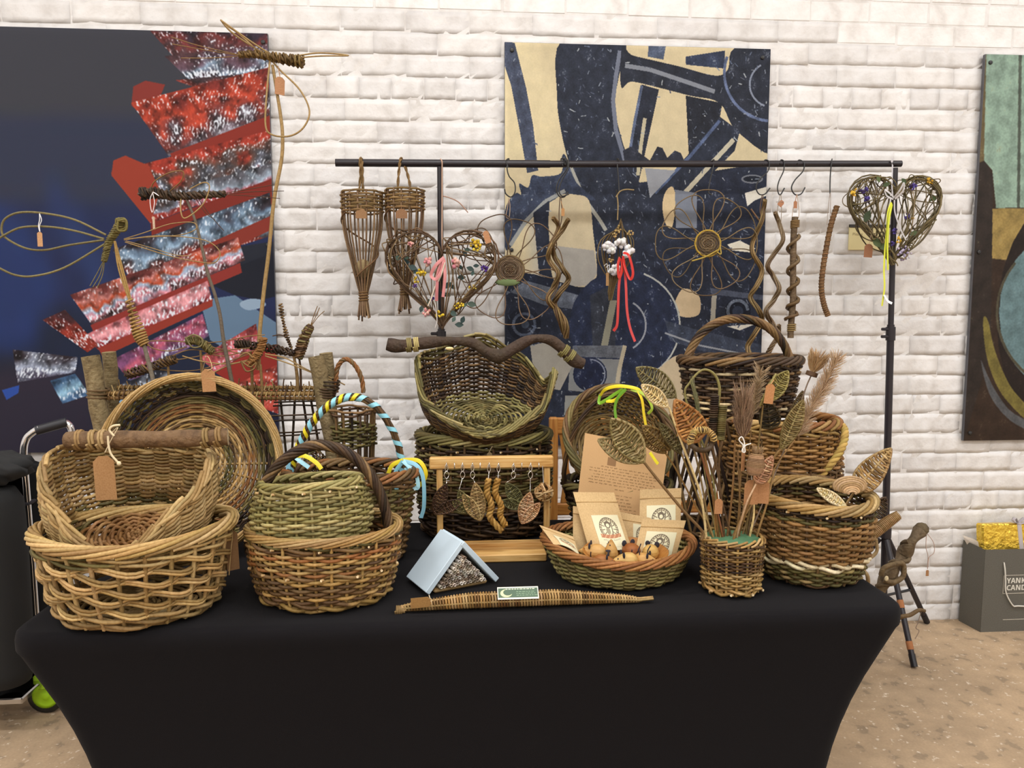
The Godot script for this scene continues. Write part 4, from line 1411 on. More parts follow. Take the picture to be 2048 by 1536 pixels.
func dragonflies() -> void:
	var z := 0.93
	var o := P(540, 118, z)
	var brown := col("8a6c44"); var pale := col("a58a5c"); var dk := col("4c3624"); var olive := col("7f7650")
	# highest one, on the tall stick before the white wall
	var t := fly("highest willow dragonfly, olive plaited body and long loop wings, on the tallest stick", o)
	plait(t, rel([[478, 110], [510, 108], [545, 114], [580, 120], [606, 124]], z, o), taper(21, 0.007, 0.0165), 0.0042, pals(["7a6238", "6a5430", "8a7244"]), 7.0)
	wing(t, [[545, 118], [470, 70, 0.02], [443, 42, 0.03], [452, 48, 0.04], [500, 82, 0.02], [540, 108]], z, o, pale)
	wing(t, [[520, 106], [480, 70, -0.02], [450, 50, -0.02]], z, o, pale, 0.0018)
	wing(t, [[540, 120], [534, 180, 0.02], [531, 250, 0.03], [545, 270, 0.03], [580, 272, 0.03], [607, 255, 0.03], [619, 222, 0.03], [600, 180, 0.02], [560, 140], [543, 120]], z, o, pale)
	wing(t, [[590, 112], [640, 106, 0.01], [697, 111, 0.01], [640, 112, 0.02], [592, 116]], z, o, pale, 0.0022)
	for e in [[[480, 110], [400, 92], [342, 74]], [[480, 111], [410, 100], [344, 88]], [[482, 112], [420, 116], [362, 116]]]:
		wing(t, e, z, o, brown, 0.0012, "tail_wire")
	stem(t, rel([[545, 130], [553, 180], [561, 230], [565, 270], [563, 320], [548, 400], [538, 500], [528, 580], [519, 670], [517, 740]], z, o), 0.0042, 0.0062, pale)
	# dark one
	o = P(370, 388, 0.97); z = 0.97
	t = fly("dark brown willow dragonfly seen side-on with a grey stick, right of the white-tagged one", o)
	plait(t, rel([[282, 388], [310, 386], [350, 392], [400, 390], [450, 388]], z, o), taper(21, 0.0155, 0.007), 0.0046, DARK, 6.0)
	wing(t, [[300, 382], [310, 362, 0.02], [340, 345, 0.03], [366, 343, 0.03], [362, 362, 0.02], [340, 382]], z, o, brown, 0.0016)
	wing(t, [[362, 392], [362, 425, 0.03], [372, 436, 0.03], [405, 410, 0.03], [419, 375, 0.03], [408, 365, 0.03], [380, 378, 0.02]], z, o, pale, 0.0018)
	for e in [[[450, 388], [500, 384], [568, 382]], [[450, 389], [500, 392], [560, 397]], [[445, 387], [500, 378], [545, 370]], [[395, 395], [420, 430], [448, 462]], [[390, 394], [410, 425], [430, 440]]]:
		wing(t, e, z, o, dk, 0.001, "tail_wire")
	stem(t, rel([[372, 396], [390, 440], [405, 500], [415, 545], [430, 590], [440, 630], [447, 680], [455, 720], [464, 765]], z, o), 0.0035, 0.006, col("6e6458"))
	# big one facing, loops to both sides
	z = 1.02; o = P(235, 480, z)
	t = fly("big olive willow dragonfly with wide loop wings and a bound straw handle, at far left", o)
	plait(t, rel([[244, 440], [232, 462], [218, 484], [211, 510], [208, 522]], z, o), taper(21, 0.011, 0.005), 0.0036, pals(["6a6036", "5a5230", "7a7044"]), 5.0)
	for e in [[[232, 438], [250, 438], [250, 456], [233, 458], [232, 438]], [[236, 442, 0.02], [252, 440, 0.02], [252, 460, 0.02], [236, 460, 0.02], [236, 442, 0.02]]]:
		wing(t, e, z + 0.004, o, col("7d7440"), 0.0028, "head_frame")
	wing(t, [[212, 470], [150, 440], [90, 427], [40, 425], [10, 438], [3, 460], [12, 476], [50, 496], [90, 500], [140, 490], [208, 480]], z, o, olive, 0.003)
	wing(t, [[208, 478], [150, 462], [100, 454], [50, 454], [20, 464], [-20, 490, 0.01], [-40, 520, 0.02], [-10, 532, 0.02], [30, 550, 0.01], [70, 552], [130, 535], [210, 488]], z, o, olive, 0.003)
	wing(t, [[248, 478], [290, 465], [340, 448], [385, 445], [392, 458], [360, 470], [300, 474], [250, 478]], z, o, pale, 0.0014)
	wing(t, [[248, 480], [310, 472], [380, 475], [420, 485], [440, 505], [430, 525], [400, 524], [340, 512], [250, 484]], z, o, pale, 0.0015)
	wing(t, [[252, 482], [300, 495], [350, 510], [380, 512]], z, o, pale, 0.0012)
	for e in [[[208, 520], [195, 545], [180, 572]], [[208, 520], [200, 550], [186, 574]], [[209, 522], [205, 550], [194, 576]]]:
		wing(t, e, z, o, olive, 0.0012, "tail_wire")
	for e in [[[228, 482], [240, 530], [256, 590], [268, 640]], [[230, 482], [246, 540], [262, 600]], [[229, 484], [238, 540], [258, 600]]]:
		wing(t, e, z, o, col("b09058"), 0.0024, "straw")
	var w := MB.new()
	wound(w, rel([[258, 600], [270, 640], [280, 670], [290, 692]], z, o), PackedFloat32Array(range(16).map(func(k): return 0.009 + 0.008 * sin(PI * pow(k / 15.0, 1.6)))), 0.0032, 14.0, pals(["a58350", "94743f", "b3925c"]), 8)
	put(w, "bound_handle", mat.willow, t)
	stem(t, rel([[288, 690], [296, 720], [305, 755], [312, 790]], z, o), 0.006, 0.006, col("7d7468"))
	# the small ones crowding the frame
	var heads := [
		[330, 716, 0.95, "small brown willow dragonfly lying above the log posts, tail to the left", [[252, 750], [290, 738], [330, 724], [352, 718]], DARK + BROWN, 0.013],
		[395, 686, 0.95, "small olive willow dragonfly with a square open head, above the paper tag", [[372, 682], [395, 682], [412, 692], [425, 705]], OLIVE, 0.0105],
		[495, 690, 0.93, "small dark willow dragonfly pointing right, below the tallest stick", [[470, 688], [500, 690], [545, 698], [590, 706]], DARK, 0.0115],
		[515, 715, 0.96, "small orange-brown willow dragonfly in the middle of the frame", [[528, 676], [520, 700], [510, 716], [498, 728]], pals(["94683c", "835a32", "a4774a"]), 0.0105]]
	for h in heads:
		z = h[2]; o = P(h[0], h[1], z)
		t = fly(h[3], o)
		var bp := rel(h[4], z, o)
		plait(t, bp, PackedFloat32Array(range(bp.size()).map(func(k): return h[6] * (0.65 + 0.45 * sin(PI * (0.15 + 0.8 * k / bp.size()))))), 0.0034, h[5], 4.0)
		var x: float = h[0]; var y: float = h[1]
		if h[0] < 350:
			for e in [[[300, 735], [360, 705], [395, 700], [440, 712], [480, 706]], [[300, 738], [380, 742], [440, 728], [500, 708]], [[340, 722], [400, 712], [460, 700], [500, 696]]]: wing(t, e, z, o, brown, 0.0016)
		elif h[0] < 400:
			for e in [[[372, 684], [340, 682], [305, 682], [290, 684]], [[374, 694], [340, 702], [310, 698], [296, 690]], [[412, 686], [450, 682], [500, 672], [530, 670]], [[414, 692], [450, 700], [480, 706], [520, 700]]]: wing(t, e, z, o, brown, 0.0016)
			for e in [[[372, 676], [388, 670], [404, 678], [402, 692], [384, 694], [372, 676]]]: wing(t, e, z + 0.012, o, olive, 0.0026, "head_frame")
		elif h[0] < 500:
			for e in [[[540, 692], [556, 690], [566, 700]], [[470, 690], [480, 676], [492, 684], [478, 698]], [[545, 672], [560, 670], [575, 676], [582, 690]]]: wing(t, e, z, o, dk, 0.0018)
		else:
			for e in [[[530, 708], [570, 716], [620, 742], [660, 755], [690, 770]], [[530, 712], [580, 728], [640, 752], [680, 768]], [[500, 722], [450, 728], [400, 722], [365, 712]], [[505, 718], [460, 730], [420, 748], [395, 752]]]: wing(t, e, z, o, pale, 0.002)
			for e in [[[482, 722], [500, 734], [512, 726], [508, 738], [492, 742], [482, 722]], [[480, 712], [494, 706], [506, 716]]]: wing(t, e, z + 0.01, o, brown, 0.0026, "head_frame")
		stem(t, rel([[x + 6, y + 14], [x + 9, y + 60], [x + 10, y + 108]], z, o), 0.0036, 0.005, col("8a6f48"))
	# two upright ones at the right end
	z = 0.93; o = P(566, 660, z)
	t = thing("willow_spike", "thin brown knobbly willow spike standing upright at the right end of the frame", "ornament", o)
	w = MB.new()
	wound(w, rel([[561, 608], [566, 640], [573, 670], [582, 695]], z, o), PackedFloat32Array(range(16).map(func(k): return 0.0045 + 0.0015 * sin(k * 0.8))), 0.0026, 16.0, BROWN, 7)
	put(w, "bound_head", mat.willow, t)
	stem(t, rel([[582, 695], [588, 715], [594, 750], [596, 790]], z, o), 0.003, 0.0058, col("8a6f48"))
	o = P(605, 680, z)
	t = thing("willow_bud", "plump plaited willow bud with three stiff bristles at the right end of the frame", "ornament", o)
	plait(t, rel([[622, 652], [612, 668], [604, 690], [597, 716]], z, o), PackedFloat32Array(range(16).map(func(k): return 0.005 + 0.010 * sin(PI * (0.1 + 0.75 * k / 15.0)))), 0.0042, BROWN + OLIVE, 4.0, "bud")
	for e in [[[620, 654], [628, 630], [635, 612]], [[620, 654], [632, 632], [639, 615]], [[621, 654], [636, 634], [649, 622]]]: wing(t, e, z, o, brown, 0.0012, "bristle")
	stem(t, rel([[598, 712], [601, 740], [602, 790]], z, o), 0.003, 0.0036, dk)

func log_frame() -> void:
	var o := Vector3(-0.70, TABLE, 0.95)
	var t := thing("log_post_stand", "rustic stand of four cut log posts joined by bound willow rails, behind the tray", "stand", o)
	var posts := [[P(181, 712, 0.985), P(212, 900, 1.0), 0.0235], [P(218, 704, 0.92), P(232, 900, 0.91), 0.0185], [P(632, 712, 0.985), P(672, 930, 1.0), 0.0225], [P(652, 706, 0.92), P(670, 930, 0.91), 0.019]]
	for e in posts:
		var a: Vector3 = e[0]; var b: Vector3 = e[1]
		var d := (b - a) / (b.y - a.y)
		var foot := a + d * (TABLE + 0.001 - a.y)
		var q := PackedVector3Array()
		for k in 12: q.append(a.lerp(foot, k / 11.0) - o + Vector3(0.0015 * sin(k * 1.7), 0, 0.001 * cos(k * 2.1)))
		var m := MB.new()
		m.tube(q, PackedFloat32Array(range(12).map(func(k): return e[2] * (1.0 + 0.04 * sin(k * 2.3)))), shades(12, col("8f7f5c"), 0.08), 12, false, Vector3.ZERO, 1, 1, col("a8966c"))
		put(m, "log_post", mat.bark, t)
	# bound rails, front and back
	for e in [[205, 787, 640, 788, 0.985], [235, 775, 650, 776, 0.92]]:
		var a := P(e[0], e[1], e[4]) - o; var b := P(e[2], e[3], e[4]) - o
		var m := MB.new()
		m.tube(PackedVector3Array([a, a.lerp(b, 0.5), b]), 0.006, col("8a6c3e"), 7)
		m.tube(PackedVector3Array([a + Vector3(0, -0.012, 0.004), b + Vector3(0, -0.012, 0.004)]), 0.005, col("7d6038"), 7)
		put(m, "rail", mat.willow, t)
		var wv := MB.new()
		for k in 46:
			var p := a.lerp(b, (k + 0.5) / 46.0)
			var q := PackedVector3Array()
			for j in 9: q.append(p + Vector3(0.003 * sin(j), -0.006 + 0.013 * sin(TAU * j / 8.0), 0.011 * cos(TAU * j / 8.0)))
			wv.tube(q, 0.0022, pick(TAN + BROWN), 4)
			if k % 2 == 0: wv.tube(PackedVector3Array([p, p + Vector3(rng.randf_range(-0.006, 0.006), rng.randf_range(0.014, 0.03), 0.004)]), 0.0018, pick(TAN + BROWN), 4)
		put(wv, "rail_binding", mat.willow, t)
	# ties round the posts
	for e in [[188, 787, 0.985, 0.0255, BROWN, 3], [644, 785, 0.985, 0.0245, BROWN, 4], [652, 770, 0.985, 0.0235, DARK, 3]]:
		var m := MB.new()
		binding(m, P(e[0] + 6, e[1], e[2]) - o + Vector3(0.004, 0, 0.002), Vector3(0.12, 1, 0), e[3], 0.0028, e[5], 0.03, e[4])
		put(m, "tie", mat.willow, t)
	# the dark twig grid below the rail
	for e in [[560, 790, 572, 905], [590, 792, 584, 905], [605, 792, 622, 905], [622, 800, 640, 905]]:
		var m := MB.new()
		m.tube(PackedVector3Array([P(e[0], e[1], 0.93) - o, P(e[2], e[3], 0.93) - o]), 0.0035, pick(DARK), 6)
		put(m, "twig", mat.willow, t)
	for e in [[548, 805, 642, 802], [546, 812, 640, 812], [540, 832, 655, 828], [545, 842, 650, 840], [548, 866, 650, 858], [552, 872, 640, 866]]:
		var m := MB.new()
		m.tube(path([[e[0], e[1]], [(e[0] + e[2]) / 2.0, e[1] - 2.0, 0.006], [e[2], e[3]]], 0.935, 4), 0.0026, pick(DARK), 5)
		for i in m.v.size(): m.v[i] -= o
		put(m, "twig", mat.willow, t)
	var nest := MB.new()
	for k in 60:
		var a := Vector3(rng.randf_range(-1, 1), rng.randf_range(-1, 1), rng.randf_range(-1, 1)).normalized()
		var c := P(628, 925, 0.97) - o
		var q := PackedVector3Array()
		var d := Vector3(rng.randfn(), rng.randfn(), rng.randfn()).normalized()
		for j in 5: q.append(c + (a * cos(j * 0.4) + a.cross(d) * sin(j * 0.4)) * Vector3(0.036, 0.036, 0.028).x)
		nest.tube(q, 0.0018, pick(OLIVE + BROWN), 4)
	stuff(put(nest, "twig_ball", mat.willow, t))

# tall lantern basket with open rods, by the right hand log posts
func lantern_basket() -> void:
	var o := Vector3(-0.293, TABLE, 0.965)
	var t := thing("lantern_basket", "tall open-rod brown willow lantern basket with a plaited loop handle, before the wall", "basket", o)
	var R := 0.068
	for k in 18:
		var a := TAU * k / 18
		var b := MB.new()
		var q := PackedVector3Array()
		for j in 6:
			var f := j / 5.0
			var r := lerpf(0.052, R, f)
			q.append(Vector3(r * cos(a), 0.36 * f, r * sin(a)))
		b.tube(q, 0.0034, pick(BROWN + DARK), 5)
		put(b, "rod", mat.willow, t)
	for bd in [[0.005, 0.03, 4, OLIVE + DARK, 0.053], [0.262, 0.315, 8, OLIVE + BROWN, 0.066], [0.352, 0.362, 2, BROWN, 0.068]]:
		for k in bd[2]:
			var b := MB.new()
			var y := lerpf(bd[0], bd[1], float(k) / maxf(bd[2] - 1, 1))
			var q := PackedVector3Array()
			for j in 54:
				var a := TAU * j / 54
				var r: float = bd[4] + 0.0055 * cos(PI * (j / 3.0 + k))
				q.append(Vector3(r * cos(a), y + 0.003 * sin(a * 3 + k), r * sin(a)))
			b.tube(q, 0.0038, pick(bd[3]), 5, true)
			put(b, "weaver", mat.willow, t)
	var h := MB.new()
	var hp := path([[672, 785], [672, 755], [676, 733], [688, 719], [701, 722], [715, 738], [724, 760], [727, 785]], 0.965, 5)
	for i in hp.size(): hp[i] -= o
	rope(h, hp, 3, 0.0035, 0.0042, 5.0, BROWN + RUST)
	put(h, "loop_handle", mat.willow, t)

func left_tags() -> void:
	swing_tag("tiny pale tag hanging from the upper left wing of the big dragonfly", P(79, 464, 1.026), Vector2(0.013, 0.038), 0.0, 0.0, col("c99b70"), [P(79, 427, 1.023), P(83, 440, 1.025), P(79, 452, 1.026), P(80, 464, 1.027), P(77, 452, 1.026), P(79, 440, 1.025), P(79, 427, 1.023)], col("e8e6e6"))
	swing_tag("white-stringed tag edge-on below the dark dragonfly's head", P(307, 433, 0.995), Vector2(0.006, 0.035), 0.9, 0.0, col("d8c0a8"), [P(306, 384, 0.99), P(300, 400, 0.995), P(304, 425, 0.995), P(309, 405, 0.996), P(306, 385, 0.993), P(318, 392, 1.0), P(306, 384, 1.0)], col("e6dede"))
	swing_tag("brown tag against the white wall under the highest dragonfly", P(560, 154, 0.935), Vector2(0.027, 0.048), 0.5, 0.05, col("b58560"), [P(556, 132, 0.933), P(560, 154, 0.936)], col("b58560"))
	swing_tag("brown paper tag hanging over the top rim of the large round tray", P(415, 738, 1.115), Vector2(0.035, 0.06), 0.0, -0.05, col("bb8c5e"), [P(405, 742, 1.0), P(412, 715, 1.03), P(418, 716, 1.06), P(424, 735, 1.11), P(415, 742, 1.117)], col("c7a578"))
	swing_tag("largest brown paper tag, with a small dark stamp, tied to the log handle", P(206, 912, 1.532), Vector2(0.042, 0.094), 0.05, -0.03, col("ad8458"), [P(214, 884, 1.523), P(222, 868, 1.52), P(236, 855, 1.53), P(222, 880, 1.532), P(210, 905, 1.532)], STRING)
	swing_tag("dark brown tag in the shade at the right side of the open-work basket", P(462, 1062, 1.50), Vector2(0.026, 0.088), 0.55, -0.03, col("7a5a38"), [P(455, 1035, 1.5), P(465, 1060, 1.5), P(462, 1100, 1.512), P(458, 1150, 1.514)], col("a08458"))
	var s := thing("string_tie", "loose cream string knotted at the left end of the log handle", "string", P(222, 868, 1.535))
	var b := MB.new()
	b.tube(rel([[228, 872], [219, 860], [226, 852], [240, 850]], 1.535, s.position), 0.0024, STRING, 6)
	b.tube(rel([[216, 872], [217, 890], [222, 908], [236, 925]], 1.535, s.position), 0.0024, STRING, 6)
	b.ball(Transform3D(Basis.IDENTITY, P(238, 927, 1.535) - s.position), Vector3(0.005, 0.005, 0.004), STRING)
	put(b, "cord", mat.cloth, s)

# ---------------------------------------------------------------- the hanging rail and what hangs from it
const RZ := 0.18

func rail() -> void:
	var o := Vector3(0.67, 0, RZ)
	var t := thing("hanging_rail", "tall black metal garment rail on tripod feet, standing behind the table before the wall", "rail", o)
	var dark := Color(0.016, 0.015, 0.018)
	var b := MB.new()
	b.tube(PackedVector3Array([P(671, 325.5, RZ) - o, P(1100, 328, RZ) - o]), 0.0145, dark, 14)
	b.tube(PackedVector3Array([P(1100, 328, RZ) - o, P(1802, 327.5, RZ) - o]), 0.0128, dark, 14)
	put(b, "crossbar", mat.black, t)
	for s in 2:
		var top := P([880, 1790][s], [334, 336][s], RZ) - o
		var low := Vector3([P(884, 900, RZ).x, 1.797][s], 0.12, RZ) - o
		b = MB.new()
		b.tube(PackedVector3Array([top, top.lerp(low, 0.36)]), 0.0112, dark, 12)
		put(b, "upper_pole", mat.black, t)
		b = MB.new()
		b.tube(PackedVector3Array([top.lerp(low, 0.34), low]), 0.0142, dark, 12)
		put(b, "lower_pole", mat.black, t)
		b = MB.new()
		b.tube(PackedVector3Array([top.lerp(low, 0.345), top.lerp(low, 0.375)]), 0.0185, dark, 12)
		var kc := top.lerp(low, 0.35)
		b.box(Transform3D(Basis.IDENTITY, kc + Vector3(-0.026, 0, 0.004)), Vector3(0.03, 0.012, 0.014), dark, 0.003)
		b.box(Transform3D(Basis.IDENTITY, kc + Vector3(-0.026, -0.03, 0.004)), Vector3(0.03, 0.012, 0.014), dark, 0.003)
		put(b, "clamp_collar", mat.black, t)
		var hub := Vector3(lerpf(top.x, low.x, 0.8), 0.462, RZ - o.z)
		b = MB.new()
		b.tube(PackedVector3Array([hub + Vector3(0, -0.02, 0), hub + Vector3(0, 0.022, 0)]), 0.024, dark, 10)
		put(b, "tripod_hub", mat.black, t)
		var feet := [Vector3(-0.012, 0.006, 0.262), Vector3(0.30, 0.006, -0.145), Vector3(-0.29, 0.006, -0.13)]
		for k in 3:
			var f: Vector3 = Vector3(hub.x, 0, RZ - o.z) + feet[k]
			b = MB.new()
			var st := hub + (f - hub) * 0.06
			b.tube(PackedVector3Array([st, f]), 0.0112, dark, 10)
			put(b, "tripod_leg", mat.black, t)
			b = MB.new()
			b.tube(PackedVector3Array([Vector3(low.x, 0.19, RZ - o.z), hub.lerp(f, 0.62)]), 0.006, Color(0.03, 0.03, 0.032), 8)
			put(b, "brace", mat.black, t)
			b = MB.new()
			b.tube(PackedVector3Array([f + (hub - f) * 0.0, f + (hub - f) * 0.09]), 0.0128, Color(0.01, 0.01, 0.012), 10)
			put(b, "rubber_foot", mat.black, t)
			if k == 0:
				for u in [0.12, 0.42]:
					b = MB.new()
					b.tube(PackedVector3Array([f.lerp(hub, u), f.lerp(hub, u + 0.06)]), 0.0125, col("a87048"), 10)
					put(b, "tape_band", mat.card, t, "brown tape band round the leg")

func s_hook(label: String, pts: Array) -> void:
	var o := P(pts[0][0], pts[0][1], RZ)
	var t := MeshInstance3D.new()
	var b := MB.new()
	var q := []
	for e in pts: q.append(P(e[0], e[1], RZ + (e[2] if e.size() > 2 else 0.004)) - o)
	b.tube(cr(q, 6), 0.0026, Color(0.02, 0.02, 0.022), 6)
	t.mesh = b.mesh(mat.black); t.name = numbered("wire_hook"); t.position = o
	add_child(t)
	tag(t, label, "hook", "black wire hooks on the rail")

func cone_holder(label: String, cx: float, top: float, tip: float, half: float, dz: float, ball: bool, loop: Array) -> void:
	var z := RZ + dz
	var o := P(cx, top, z)
	var t := thing("willow_cone", label, "ornament", o, "hanging willow cones")
	var low := P(cx + (4 if ball else 0), tip, z)
	var H := o.y - low.y
	var lean := Vector3((low.x - o.x), 0, 0)
	var R := half * (CAM_POS.z - z) / FOCAL
	var at := func(f: float, a: float, r: float) -> Vector3:
		return Vector3(r * cos(a), -H * f, r * sin(a)) + lean * f
	for k in 15:
		var a := TAU * k / 15
		var b := MB.new()
		var q := PackedVector3Array()
		for e in [[0.0, 1.0], [0.15, 0.99], [0.3, 0.93], [0.5, 0.66], [0.7, 0.36], [0.82, 0.17], [0.9, 0.22], [1.0, 0.34 + rng.randf_range(-0.1, 0.06)]]: q.append(at.call(e[0] * (1.0 if e[0] < 1.0 else rng.randf_range(0.96, 1.03)), a, R * e[1]))
		var pp := cr(Array(q), 3)
		b.tube(pp, 0.0036, shades(pp.size(), pick(pals(["80674e", "8c7256", "725a44"])), 0.1), 5)
		put(b, "rod", mat.willow, t)
	for k in 7:
		var b := MB.new()
		var q := PackedVector3Array()
		for j in 45:
			var a := TAU * j / 45
			q.append(at.call(0.006 + 0.15 * k / 6.0, a, R * 0.99 + 0.005 * cos(PI * (j / 3.0 + k))))
		b.tube(q, 0.0042, pick(pals(["8a7048", "7a623e", "967c54"])), 5, true)
		put(b, "weaver", mat.willow, t)
	var sp := MB.new()
	var q2 := PackedVector3Array()
	for j in 40:
		var f := 0.17 + 0.5 * j / 39.0
		q2.append(at.call(f, 0.3 + f * 12.0, R * (1.03 - 1.15 * maxf(f - 0.25, 0.0))))
	sp.tube(q2, 0.0034, shades(40, col("75583c"), 0.1), 5)
	put(sp, "spiral_rod", mat.willow, t)
	var tb := MB.new()
	binding(tb, at.call(0.825, 0, 0.0), Vector3(0, 1, 0), R * 0.2, 0.0034, 4, 0.04, pals(["8a6c46"]))
	put(tb, "binding", mat.willow, t)
	if ball:
		var fb := MB.new()
		fb.ball(Transform3D(Basis.IDENTITY, at.call(0.605, 0, 0.0)), Vector3(0.032, 0.036, 0.032), col("a8946c"), 10)
		put(fb, "filling_ball", mat.card, t)
	var lb := MB.new()
	var lp := rel(loop, z, o)
	rope(lb, lp, 2, 0.003, 0.0034, 5.0, pals(["8a7048", "7a623e"]))
	put(lb, "hanging_loop", mat.willow, t)

func heart(called: String, label: String, cx: float, cy: float, s: float, sy: float, dz: float, twigs: int, pal: Array) -> Node3D:
	var z := RZ + dz
	var o := P(cx, cy, z)
	var t := thing(called, label, "wreath", o)
	var hp := func(a: float, k: float, d: float) -> Vector3:
		return Vector3(16.0 * pow(sin(a), 3) * s * k, (13.0 * cos(a) - 5.0 * cos(2 * a) - 2.0 * cos(3 * a) - cos(4 * a)) * sy * k, d)
	for e in [[1.0, 0.012], [1.0, -0.012], [0.97, 0.0], [1.03, 0.004], [0.94, 0.022]]:
		var q := PackedVector3Array()
		for k in 46:
			var a := TAU * k / 46
			q.append(hp.call(a, e[0] + 0.02 * sin(a * 5 + e[1] * 300), e[1] + 0.006 * sin(a * 4 + e[0] * 40)))
		var b := MB.new()
		b.tube(q, 0.0032, shades(46, pick(pal), 0.14), 5, true)
		put(b, "outline_rod", mat.willow, t)
	var w := MB.new()
	for k in twigs:
		var lobe := -1.0 if k % 2 == 0 else 1.0
		var a0 := lobe * rng.randf_range(0.25, 2.95)
		var a1 := lobe * rng.randf_range(0.1, 3.05)
		var sg := 1.0 if rng.randf() < 0.6 else -1.0
		var p0: Vector3 = hp.call(a0, 0.99, 0.0); var p1: Vector3 = hp.call(a1, 0.99, 0.0)
		var mid := (p0 + p1) * 0.5
		var ctr := Vector3(lobe * 7.0 * s, 2.5 * sy, 0)
		mid = mid.lerp(ctr, -0.25 + rng.randf() * 0.55)
		mid.z = sg * rng.randf_range(0.025, 0.05)
		var q := cr([p0, p0.lerp(mid, 0.5) + Vector3(0, 0, mid.z * 0.42), mid, p1.lerp(mid, 0.5) + Vector3(0, 0, mid.z * 0.42), p1], 3)
		w.tube(q, rng.randf_range(0.0017, 0.003), pick(pal), 4)
	put(w, "wound_twigs", mat.willow, t)
	return t

func clump(t: Node3D, px: float, py: float, z: float, r: float, n: int, pal: Array, called: String, label: String, k := 0.32) -> void:
	var b := MB.new()
	var c := P(px, py, z) - t.position
	for i in n:
		var d := Vector3(rng.randfn(), rng.randfn(), rng.randfn()).normalized() * r * rng.randf_range(0.35, 1.0)
		d.z *= 0.6
		b.ball(Transform3D(Basis.IDENTITY, c + d), Vector3.ONE * r * k * rng.randf_range(0.8, 1.2), pick(pal), 6)
	put(b, called, mat.cloth, t, label)

func leaflet(t: Node3D, px: float, py: float, z: float, len: float, ang: float, c: Color, called := "leaf", label := "") -> void:
	var b := MB.new()
	var o := P(px, py, z) - t.position
	var d := Vector3(cos(ang), sin(ang), 0.15).normalized()
	var s := d.cross(Vector3.BACK).normalized()
	var rows := []
	for i in 7:
		var f := i / 6.0
		var w := len * 0.3 * sin(PI * clampf(f, 0.02, 0.98))
		rows.append(PackedVector3Array([o + d * len * f + s * w + Vector3(0, 0, 0.2 * w), o + d * len * f, o + d * len * f - s * w + Vector3(0, 0, 0.2 * w)]))
	b.grid(rows, false, c)
	put(b, called, mat.cloth, t, label)

